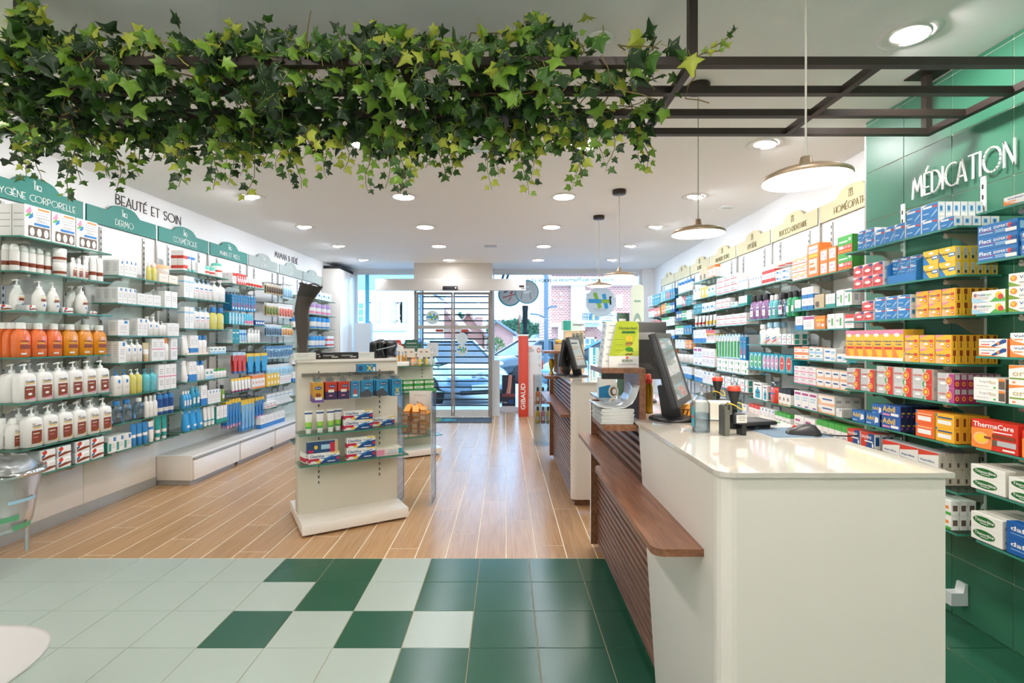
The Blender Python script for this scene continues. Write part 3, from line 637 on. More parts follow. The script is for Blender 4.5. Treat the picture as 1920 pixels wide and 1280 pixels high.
def deco(mb, t, x0, z0, wid, h, k, th, y=0., depth=.004, mid=False):
    """thin capitals on the local xz plane, front towards -y"""
    sx = wid / deco_len(t); x = x0
    for c in t:
        gw, st_ = GL[c]
        for L in st_:
            for a, b_ in zip(L[:-1], L[1:]):
                A = Vector((x + a[0] * sx, y - depth / 2, z0 + a[1] * h)); B = Vector((x + b_[0] * sx, y - depth / 2, z0 + b_[1] * h))
                d = (B - A).normalized() * th * .35; mb.bar(A - d, B + d, depth, th, k, up=Vector((0, -1, 0)).cross(B - A))
        x += (gw + .17) * sx
    return mb
def icon_care(mb, x, z, s, k, y):
    mb.bar((x - .7 * s, y, z - 1 * s), (x - .7 * s, y, z + .6 * s), .002, .22 * s, k, up=(1, 0, 0)); 
    P = arc(x - .7 * s, z + .85 * s, .25 * s, .25 * s, 0, 360, 8)
    for a, b_ in zip(P[:-1], P[1:]): mb.bar((a[0], y, a[1]), (b_[0], y, b_[1]), .002, .12 * s, k, up=(0, 0, 1) if abs(a[0] - b_[0]) > abs(a[1] - b_[1]) else (1, 0, 0))
    mb.bar((x - .15 * s, y, z - 1 * s), (x - .15 * s, y, z + .2 * s), .002, .3 * s, k, up=(1, 0, 0))
    P = arc(x + .55 * s, z - .35 * s, .45 * s, .55 * s, 0, 360, 12)
    for a, b_ in zip(P[:-1], P[1:]): mb.bar((a[0], y, a[1]), (b_[0], y, b_[1]), .002, .13 * s, k, up=Vector((0, -1, 0)).cross(Vector((b_[0] - a[0], 0, b_[1] - a[1]))))
    mb.bar((x + .1 * s, y, z - 1 * s), (x + 1.1 * s, y, z - 1 * s), .002, .12 * s, k)
def icon_family(mb, x, z, s, k, y):
    for cx in (-.4, .4):
        for P in (arc(x + cx * s, z + .55 * s, .32 * s, .38 * s, 0, 360, 9), [(x + (cx - .4) * s, z - 1 * s), (x + (cx - .35) * s, z - .1 * s), (x + (cx + .35) * s, z - .1 * s), (x + (cx + .4) * s, z - 1 * s), (x + (cx - .4) * s, z - 1 * s)]):
            for a, b_ in zip(P[:-1], P[1:]): mb.bar((a[0], y, a[1]), (b_[0], y, b_[1]), .002, .13 * s, k, up=Vector((0, -1, 0)).cross(Vector((b_[0] - a[0], 0, b_[1] - a[1]))))
SHELF = {}
brk_m = MB().prism([(0, 0), (0, -.075), (-.05, -.07), (-.12, -.022), (-.17, -.018), (-.185, 0)], -.006, .006, 'bracket', T=Matrix(((0, 0, 1, 0), (1, 0, 0, 0), (0, 1, 0, 0), (0, 0, 0, 1)))).lathe([(.012, -.012), (.012, .012)], 'bracket', 8, T=Matrix.Translation((0, -.17, -.012)) @ Matrix.Rotation(PI / 2, 4, 'Y')).mesh('bracket')
def bay(key, W, Y0, Y1, shelves, label, header=None, place=None, depth=.28, base='plinth', uprights=(2.34, .42), back='white_paint', upm='slot_dark', skirt=None):
    Yc, wid = (Y0 + Y1) / 2, (Y1 - Y0); r = tag(empty('shelving_unit', W.P(Yc, 0, 0), W.rz), label, 'shelving unit', 'glass-shelved wall units')
    h = wid / 2
    if back:
        MB().box(-h + .003, -.018, .46, h - .003, -.001, 2.36, back).build('back_panel', r)
        MB().box(h - .016 if W.s < 0 else -h, -.035, .46, h if W.s < 0 else -h + .016, -.018, 2.50, 'alu').build('divider_post', r)
    y0 = -.018 if back else -.002
    for x in (-h + .16, h - .16):
        u_ = MB().box(x - .012, y0 - .008, uprights[1], x + .012, y0, uprights[0], 'alu' if upm == 'slot_dark' else 'tip_white')
        z = uprights[1] + .02
        while z < uprights[0] - .03: u_.box(x - .004, y0 - .0095, z, x + .004, y0 - .008, z + .022, 'slot_dark'); z += .05
        u_.build('slotted_upright', r)
    gm = MB().box(-h + .03, -depth, -.009, h - .03, y0 - .012, 0, 'glass_shelf', ke='glass_shelf').box(-h + .03, -depth - .0012, -.009, h - .03, -depth, 0, 'glass_edge').box(-h + .0288, -depth, -.009, -h + .03, -depth + .2, 0, 'glass_edge').box(h - .03, -depth, -.009, h - .0288, -depth + .2, 0, 'glass_edge').mesh('glass_shelf')
    for i, z in enumerate(shelves):
        if z is None: continue
        o = obj('glass_shelf', gm, r, (0, 0, z))
        for x in (-h + .16, h - .16): obj('bracket', brk_m, r, (x, y0 - .006, z - .010))
        SHELF[key + str(i + 1)] = (W, z, depth, f'{ORD[i]} shelf, {place}')
    if base == 'plinth':
        MB().bbox(-h + .002, -.022, .085, h - .002, -.001, .455, 'white_lacquer', .003).build('base_panel', r)
        MB().box(-h, -.02, 0, h, -.001, .083, 'grey_strip').build('kick_strip', r)
    elif base == 'drawer':
        D = .37
        MB().bbox(-h + .004, -D, .05, h - .004, -.001, .285, 'white_lacquer', .004).box(-h + .03, -D + .03, 0, h - .03, -.001, .05, 'grey_strip').build('carcass', r)
        d = MB().bbox(-h + .012, -.018, 0, h - .012, 0, .19, 'white_lacquer', .003).build('drawer', r, (0, -D - .002, .055))
        MB().box(-h + .012, -.022, .196, h - .012, -.002, .212, 'alu').build('grip_rail', d)
    if header:
        txt, k, kt, ic = header; hd = MB(); zb, zt, dr_ = 2.362, 2.50, .15; e = h - .018
        pts = [(-e, zb), (e, zb), (e, zt), (dr_ + .03, zt)] + [(dr_ * math.cos(a), zt + .012 + .056 * math.sin(a) ** .8) for a in [PI * i / 12 for i in range(1, 12)]] + [(-dr_ - .03, zt), (-e, zt)]
        hd.prism(pts, .019, .034, k, T=Matrix(((1, 0, 0, 0), (0, 0, -1, 0), (0, 1, 0, 0), (0, 0, 0, 1))))
        ho = hd.build('header_board', r)
        if txt:
            L = min(wid * .78, deco_len(txt) * .052); t = MB(); deco(t, txt, -L / 2, 2.392, L, .05 if len(txt) < 14 else .046, kt, .0042, -.0345, .003); t.build('lettering', ho)
        t = MB(); (icon_care if ic == 'care' else icon_family)(t, 0, 2.51, .030, kt, -.0355); t.build('emblem', ho)
    return r
LB = [3.2, 3.98, 4.77, 5.56, 6.35, 7.15, 7.93, 8.72]
W_ = 'wall unit with glass shelves'
bay('A', WL, LB[0], LB[1], [2.08, 1.853, 1.593, 1.284, .985, .68, .49], f'{W_} and green header reading hygiène corporelle', ('HYGIÈNE CORPORELLE', 'sign_green', 'letter_white', 'care'), 'body hygiene bay')
bay('B', WL, LB[1], LB[2], [1.924, 1.70, 1.436, 1.213, .946, .72, .499], f'{W_} and green header reading dermo', ('DERMO', 'sign_green', 'letter_white', 'care'), 'dermo bay')
bay('C', WL, LB[2], LB[3], [2.074, 1.813, 1.513, 1.251, .99, .728, .506], f'{W_} and green header reading cosmétique', ('COSMÉTIQUE', 'sign_green', 'letter_white', 'care'), 'cosmetics bay', base='drawer')
bay('D', WL, LB[3], LB[4], [2.04, None, 1.58, 1.364, None, .80], f'{W_} and green header reading mains et pieds', ('MAINS ET PIEDS', 'sign_green', 'letter_white', 'care'), 'foot bay', base='drawer')
bay('E', WL, LB[4], LB[5], [None, None, None, 1.36, None, .80, .52], f'{W_} and grey header reading soins', ('SOINS', 'sign_grey', 'letter_white', 'care'), 'grey soins bay', base='drawer')
bay('F', WL, LB[5], LB[6], [2.05, 1.80, 1.58, 1.28, 1.05, .80, .52], f'{W_} and grey header reading lait', ('LAIT', 'sign_grey', 'letter_white', 'care'), 'grey lait bay', base='drawer')
bay('G', WL, LB[6], LB[7], [2.05, 1.80, 1.58, 1.28, 1.05, .80, .55], f'last {W_} before the white corner cabinet', ('', 'sign_grey', 'letter_white', 'care'), 'corner bay', base='drawer')
RB = [3.3, 4.12, 4.93, 5.75, 6.58, 7.39, 8.19, 9.0]
gold = lambda t: (t, 'sign_gold', 'letter_olive', 'fam')
bay('H', WR, RB[0], RB[1], [1.88, 1.636, 1.48, 1.245, 1.05, .86, .66], f'{W_} and gold header reading homéopathie', gold('HOMÉOPATHIE'), 'homeopathy bay')
bay('I', WR, RB[1], RB[2], [1.906, 1.595, 1.358, 1.12, .84, .66], f'{W_} and gold header reading bucco-dentaire', gold('BUCCO-DENTAIRE'), 'dental bay')
bay('J', WR, RB[2], RB[3], [1.91, 1.749, 1.557, None, 1.052, .87, .66], f'{W_} and gold header reading hygiène', gold('HYGIÈNE'), 'gold hygiene bay')
bay('K', WR, RB[3], RB[4], [2.14, 1.92, 1.74, 1.57, 1.365, 1.08, .87, .70], f'{W_} and gold header reading premiers soins', gold('PREMIERS SOINS'), 'first-aid bay')
bay('L', WR, RB[4], RB[5], [2.06, 1.87, 1.68, 1.48, 1.28, 1.08, .88], f'{W_} and gold header beyond premiers soins', gold('SOINS'), 'soins bay')
bay('M', WR, RB[5], RB[6], [2.02, 1.82, 1.62, 1.42, 1.2, .98], f'{W_} and blank gold header, second from the window', gold(''), 'penultimate bay')
bay('N', WR, RB[6], RB[7], [2.0, 1.8, 1.6, 1.4, 1.2, .98], f'{W_} and blank gold header closest to the shop window', gold(''), 'window-end bay')
bay('P', WG, 2.21, 3.01, [1.917, 1.696, 1.51, 1.289, 1.11, .924, .709, .523], 'glass shelves on the green tiled wall at its inner end', None, 'tiled wall', depth=.25, base=None, back=None, upm='tip', uprights=(2.18, .45))
bay('O', WG, 1.38, 2.18, [1.946, 1.734, 1.512, 1.33, 1.14, .934, .753, .534], 'glass shelves on the green tiled wall nearest the till end', None, 'till-end tiles', depth=.25, base=None, back=None, upm='tip', uprights=(2.18, .45))
# painted wall words
def wall_words(W, t, Ya, Yb, z, h, k, th, label, depth=.003):
    P = W.P((Ya + Yb) / 2, .0135 if W is WG else .002, 0); L = abs(Yb - Ya); m_ = MB(); deco(m_, t, -L / 2, z, L, h, k, th, 0, depth)
    return tag(m_.build('wall_lettering', None, P, W.rz), label, 'lettering')
wall_words(WL, 'BEAUTÉ ET SOIN', 4.32, 5.14, 2.588, .082, 'letter_brown', .008, 'dark thin wall lettering reading beauté et soin above the green headers')
wall_words(WL, 'MAMAN & BÉBÉ', 7.10, 7.82, 2.588, .082, 'letter_brown', .008, 'dark thin wall lettering reading maman et bébé above the grey headers')
Ya = 2.29 * 930 / (1717 - 948); Yb = 2.29 * 930 / (1910 - 948)
wall_words(WG, 'MÉDICATION', Ya, Yb, 2.185, .115, 'tip_white', .0075, 'white raised letters reading médication on the green tiled wall', .007)
# white corner cabinet by the window
cc = tag(empty('corner_cabinet', (-3.10, 9.22, 0)), 'tall plain white cabinet in the corner beside the shop window', 'cabinet')
MB().bbox(-.16, -.45, .05, .16, .44, 2.66, 'white_lacquer', .004).box(-.14, -.43, 0, .14, .42, .05, 'grey_strip').build('body', cc)
for i in (0, 1): MB().bbox(-.445 + .445 * i, -.012, .06, -.01 + .445 * i, 0, 2.65, 'white_lacquer', .003, T=Matrix.Rotation(PI / 2, 4, 'Z')).build('door', cc, (.163, 0, 0))
MB().box(-.14, -.40, 2.66, .14, .40, 2.72, 'slot_dark').build('top_gap_shade', cc)  # dark block stands in for the shaded gap above the cabinet

# ================================================================ ceiling grid, pendants, small ceiling fittings
tr = tag(empty('hanging_trellis', (0, 2.26, 2.48)), 'dark brown metal trellis hung below the ceiling', 'trellis')
YB = [1.935, 2.155, 2.37, 2.58]
for y in YB: MB().box(-2.75, y - 2.26 - .016, -.016, 2.215, y - 2.26 + .016, .016, 'dark_metal').build('long_bar', tr)
for x in (-2.735, -1.91, -1.15, -.4, 0, .727, 1.463, 2.2):
    MB().box(x - .0155, YB[0] - 2.26 - .014, -.0155, x + .0155, YB[3] - 2.26 + .014, .0155, 'dark_metal').build('cross_bar', tr)
for x, y in ((.728, YB[0]), (-1.89, YB[0]), (2.19, YB[3]), (-2.7, YB[3])):
    h_ = MB().box(x - .016, y - 2.26 - .016, .016, x + .016, y - 2.26 + .016, CEIL - 2.48 - .006, 'dark_metal').build('hanger', tr)
    MB().box(x - .075, y - 2.26 - .055, CEIL - 2.48 - .007, x + .075, y - 2.26 + .055, CEIL - 2.48, 'dark_metal').build('fixing_plate', h_)
mat('champagne', 'b59d84', .35, metal=.6); emat('pendant_glow', 'ffecd2', 5.0); mat('cable_clear', 'c9c2b8', .4)
def pendant(x, y, z, R, label):
    p = tag(empty('pendant_lamp', (x, y, z)), label, 'pendant lamp', 'flat disc pendants over the counters')
    MB().lathe([(R * .985, .004), (R, .010), (R * .99, .018), (R * .8, .032), (R * .4, .042), (.035, .048), (.022, .056), (.016, .085), (.0, .088)], 'champagne', 40, cap=False).build('shade', p)
    MB().lathe([(0, .0), (R * .98, .004)], 'pendant_glow', 40, cap=False).build('diffuser', p)
    MB().tube([(0, 0, .085), (0, 0, CEIL - z - .02)], .0035, 'cable_clear', 6).build('cord', p)
    MB().lathe([(.0, -.035), (.06, -.035), (.062, -.03), (.062, 0)], 'dark_metal', 24, c=(0, 0, CEIL - z)).build('ceiling_rose', p)
    area('pendant_bulb', (0, 0, -.006), R * 1.7, PEND_W, (1, .92, .82), p)
for i, (x, y, z) in enumerate(((1.035, 1.71, 1.945), (1.044, 2.69, 1.968), (1.049, 4.58, 1.982), (1.04, 5.53, 1.992))):
    pendant(x, y, z, .139, ('large-looking disc pendant hanging lowest over the near white counter', 'disc pendant with champagne shade over the touchscreen till', 'disc pendant hanging before the round cross window sticker', 'disc pendant over the far counter display')[i])
s_ = MB().lathe([(.0, -.012), (.05, -.011), (.058, -.004), (.06, 0)], 'ceiling_paint', 28, cap=False); tag(s_.build('smoke_detector', None, at(1125, 72, 1.38 * F / 565.)), 'flat round white cover plate on the ceiling above the ivy', 'ceiling plate')
bpy.data.objects['smoke_detector'].location.z = CEIL
e = tag(empty('exit_light', (at(905, 275, 3.55).x, 3.55, CEIL)), 'small rectangular emergency light on the ceiling behind the ivy', 'emergency light')
MB().bbox(-.09, -.04, -.025, .09, .04, 0, 'frame_white', .01).build('housing', e); MB().bbox(-.08, -.03, -.032, .08, .03, -.025, 'sticker_pale', .01).build('lens', e)
e = MB().bbox(-.09, -.06, -.01, .09, .06, 0, 'grey_strip', .004); tag(e.build('ceiling_hatch', None, (at(920, 461, 7.3).x, 7.3, CEIL)), 'small grey rectangular plate on the ceiling far down the aisle', 'ceiling plate')
e = MB().bbox(-.07, -.05, -.012, .07, .05, 0, 'frame_white', .004).box(-.04, -.02, -.0135, .04, .02, -.012, 'grey_strip'); tag(e.build('ceiling_box', None, (2.3, 5.15, CEIL)), 'small square white sensor box on the ceiling near the gold headers', 'ceiling plate')

# ================================================================ counters
mat('paper_white', 'f0efea', .6)
def slat_mesh(L): return MB().prism([(0, 0), (-.010, .002), (-.020, .014), (-.018, .030), (0, .034)], -L / 2, L / 2, 'walnut_slat', T=Matrix(((1, 0, 0, 0), (0, 0, 1, 0), (0, 1, 0, 0), (0, 0, 0, 1)))).mesh('slat')
def counter(key, X, Y0, Y1, right, ztop, wing, ledge, tray, label, sl_y, endp):
    c = tag(empty('service_counter', (X, Y0, 0)), label, 'counter')
    def rel(p): return [(x - X, y - Y0) for x, y in p]
    r = .045; t = .03
    arcp = [(X - .008 + r - r * math.cos(a), Y0 - .008 + r - r * math.sin(a)) for a in [PI / 2 * i / 5 for i in range(6)]]
    MB().prism(rel(arcp + [(right, Y0 - .008), (right, Y1), (X - .008, Y1)]), ztop - .014, ztop, 'white_glass_top').build('countertop', c)
    # end panel towards the tiles, rounded corner, and the slanted wing along the customer side
    arcb = [(X + r - r * math.cos(a), Y0 + r - r * math.sin(a)) for a in [PI / 2 * i / 5 for i in range(6)]]
    inner = [(right - .02, Y0 + t), (X + t, Y0 + t), (X + t, Y0 + r)]
    MB().prism(rel(arcb + [(right - .02, Y0)] + inner), .0 if wing else .06, ztop - .014, 'white_lacquer').build('end_panel', c)
    if wing:
        MB().prism([(Y0 + r - Y0, 0), (wing[0] - Y0, 0), (wing[1] - Y0, ztop - .014), (Y0 + r - Y0, ztop - .014)], 0, t, 'white_lacquer', T=Matrix(((0, 0, 1, 0), (1, 0, 0, 0), (0, 1, 0, 0), (0, 0, 0, 1)))).build('wing_panel', c)
    MB().box(right - X - .05, t, .0 if wing else .06, right - X - .02, Y1 - Y0, ztop - .014, 'white_lacquer').build('staff_panel', c)
    MB().box(.035, t + .02, .0, right - X - .06, Y1 - Y0 - .02, .06, 'walnut').build('plinth', c)
    L = sl_y[1] - sl_y[0]; sm = slat_mesh(L); z = .035
    MB().box(.032, sl_y[0] - Y0, .03, .05, sl_y[1] - Y0, ztop - .02, 'walnut').build('slat_backing', c)
    while z < ztop - .05: obj('slat', sm, c, (.032, (sl_y[0] + sl_y[1]) / 2 - Y0, z)); z += .0385
    MB().bbox(-.03, endp - Y0, .03, .06, endp - Y0 + .028, ztop - .03, 'white_lacquer', .003).box(-.028, endp - Y0 - .006, .03, .058, endp - Y0, ztop - .03, 'walnut').build('divider_panel', c)
    MB().prism(rel(ledge), .742, .765, 'walnut').build('bag_ledge', c)
    x0, x1, y0, y1 = tray
    MB().prism(rel([(x0 + .012, y0), (x1, y0), (x1, y1), (x0, y1), (x0, y0 + .012)]), ztop - .045, ztop - .018, 'walnut').build('brochure_tray', c)
    rs = MB().box(x1 + .02 - X, y0 + .04 - Y0, ztop, x1 + .05 - X, y1 + .05 - Y0, ztop + .215, 'walnut')
    ro = rs.build('riser_post', c); MB().prism(rel([(x0, y0 + .05), (x1 + .05, y0 + .04), (x1 + .05, y1 + .05), (x0, y1 + .05)]), ztop + .215, ztop + .238, 'walnut').build('riser_shelf', c)
    return c
r_ = .035
led = [(.448 + r_ - r_ * math.cos(a), 1.505 + r_ - r_ * math.sin(a)) for a in [PI / 2 * (1 - i / 5) for i in range(6)]]
led = [(.604, 1.505)] + led + [(.448, 2.48), (.46, 2.51), (.498, 2.52), (.498, 3.39), (.604, 3.39)]
counter('one', .602, 1.387, 3.5, 1.25, 1.03, (1.985, 2.25), led[::-1], (.445, .60, 2.26, 2.55), 'white glass-topped service counter with walnut slats closest to the green tiles', (1.93, 3.33), 3.335)
led2 = [(.565, 4.22), (.467, 4.22), (.467, 5.05), (.43, 5.09), (.43, 6.13), (.565, 6.13)]
counter('two', .55, 4.16, 6.1, 1.2, 1.045, None, led2[::-1], (.40, .545, 5.1, 5.55), 'second white service counter with walnut slats, nearer the street door', (4.19, 5.88), 5.885)

# ================================================================ gondolas in the aisle
def gondola(C, th, label, rails, shelves_f, Wd=.78, D=.65, H=1.25):
    g = tag(empty('gondola_display', (*C, 0), th), label, 'gondola')
    MB().bbox(-Wd / 2, -D / 2, .018, Wd / 2, D / 2, .088, 'white_lacquer', .006).box(-Wd / 2 + .05, -D / 2 + .05, 0, Wd / 2 - .05, D / 2 - .05, .018, 'slot_dark').build('base', g)
    MB().bbox(-Wd / 2 + .005, -.062, .088, Wd / 2 - .005, .062, H - .022, 'cream_lacquer', .004).build('spine_panel', g)
    MB().bbox(-Wd / 2, -.07, H - .022, Wd / 2, .07, H, 'white_lacquer', .004).build('cap', g)
    for x in (-.235, .235):
        for sgn in (-1, 1):
            s_ = MB(); z = .30
            while z < H - .08: s_.box(x - .004, sgn * .0635 - .001, z, x + .004, sgn * .0635 + .001, z + .02, 'slot_dark'); z += .042
            s_.build('slotted_upright', g)
    for i, (z, d, sg) in enumerate(shelves_f):
        y0, y1 = (-.064 - d, -.064) if sg < 0 else (.064, .064 + d)
        MB().box(-Wd / 2 - .01, y0, z - .009, Wd / 2 + .02, y1, z, 'glass_shelf', ke='glass_shelf').box(-Wd / 2 - .01, (y0 if sg < 0 else y1) - .0012, z - .009, Wd / 2 + .02, (y0 if sg < 0 else y1), z, 'glass_edge').box(-Wd / 2 - .0112, y0, z - .009, -Wd / 2 - .01, y1, z, 'glass_edge').build('glass_shelf', g)
    for z in rails:
        ra_ = MB().box(-.36, -.088, z - .012, .35, -.072, z + .012, 'steel').box(-.24, -.072, z - .01, -.23, -.06, z + .01, 'steel').box(.23, -.072, z - .01, .24, -.06, z + .01, 'steel').build('hook_rail', g)
        for x in (-.272, -.182, -.092, -.008, .082, .198, .315): MB().tube([(x, -.088, z), (x, -.25, z - .012), (x, -.262, z - .006)], .0035, 'steel', 5).box(x - .012, -.094, z - .014, x + .012, -.088, z + .014, 'steel').build('prong', ra_)
    return g
TH = math.atan2(.5077, .8615); U_, N_ = Vector((.8615, .5077)), Vector((-.5077, .8615))
C1 = Vector((-1.43, 3.49)) + U_ * .39 + N_ * .325
C2 = Vector((-1.452, 5.664)) + U_ * .39 + N_ * .325
g1 = gondola(C1, TH, 'cream gondola display with hook rail, nearest the chequered tiles', [1.135], [(.717, .2, -1), (.493, .2, -1), (.95, .2, 1), (.6, .2, 1)])
g2 = gondola(C2, TH, 'cream gondola display behind the transparent bin, nearer the door', [], [(1.09, .24, -1), (.765, .24, -1), (.24, .24, -1), (1.02, .2, 1)])
def gp(C, x, y, z):                                  # a point on a gondola, from its own axes
    p = C + U_ * x + N_ * y; return Vector((p.x, p.y, z))
# ================================================================ kinds of stock: each returns (name, category, root mesh, [(part name, mesh)])
PK.update(dict(w='f1efec', o='f28a3c', r='d8402f', y='f2c63a', b='2f7fc4', n='1f4f8f', t='2f9fb5', g='4fae4a', p='e58fae', k='2a2a2c', s='b9babb', m='b04a86', c='c9b58c', l='bfe0ee', u='6d4a9a', e='8a3f22', a='2f9a8c', d='6a5a4c', q='e9e2d6', f='f4b98a', v='7a9a2e', i='a7cfe6', h='d9d6d2'))
for k_, v_ in PK.items(): mat(v_, v_, .42)
def K(c): return PK.get(c, c)
def tr(x0, y0, x1, y1, c): return ('r', x0, y0, x1, y1, K(c))
def tx(s, x0, y0, x1, y1, c): return ('t', s, x0, y0, x1, y1, K(c))
def el(x, y, a, b, c): return ('e', x, y, a, b, K(c))
def pl_(c, *p): return ('p', list(p), K(c))
def lines(x0, x1, y, n, c, dy=.07, hgt=.03): return [tr(x0, y - i * dy, x1 - (.1 if i % 2 else 0) * (x1 - x0), y - i * dy + hgt, c) for i in range(n)]
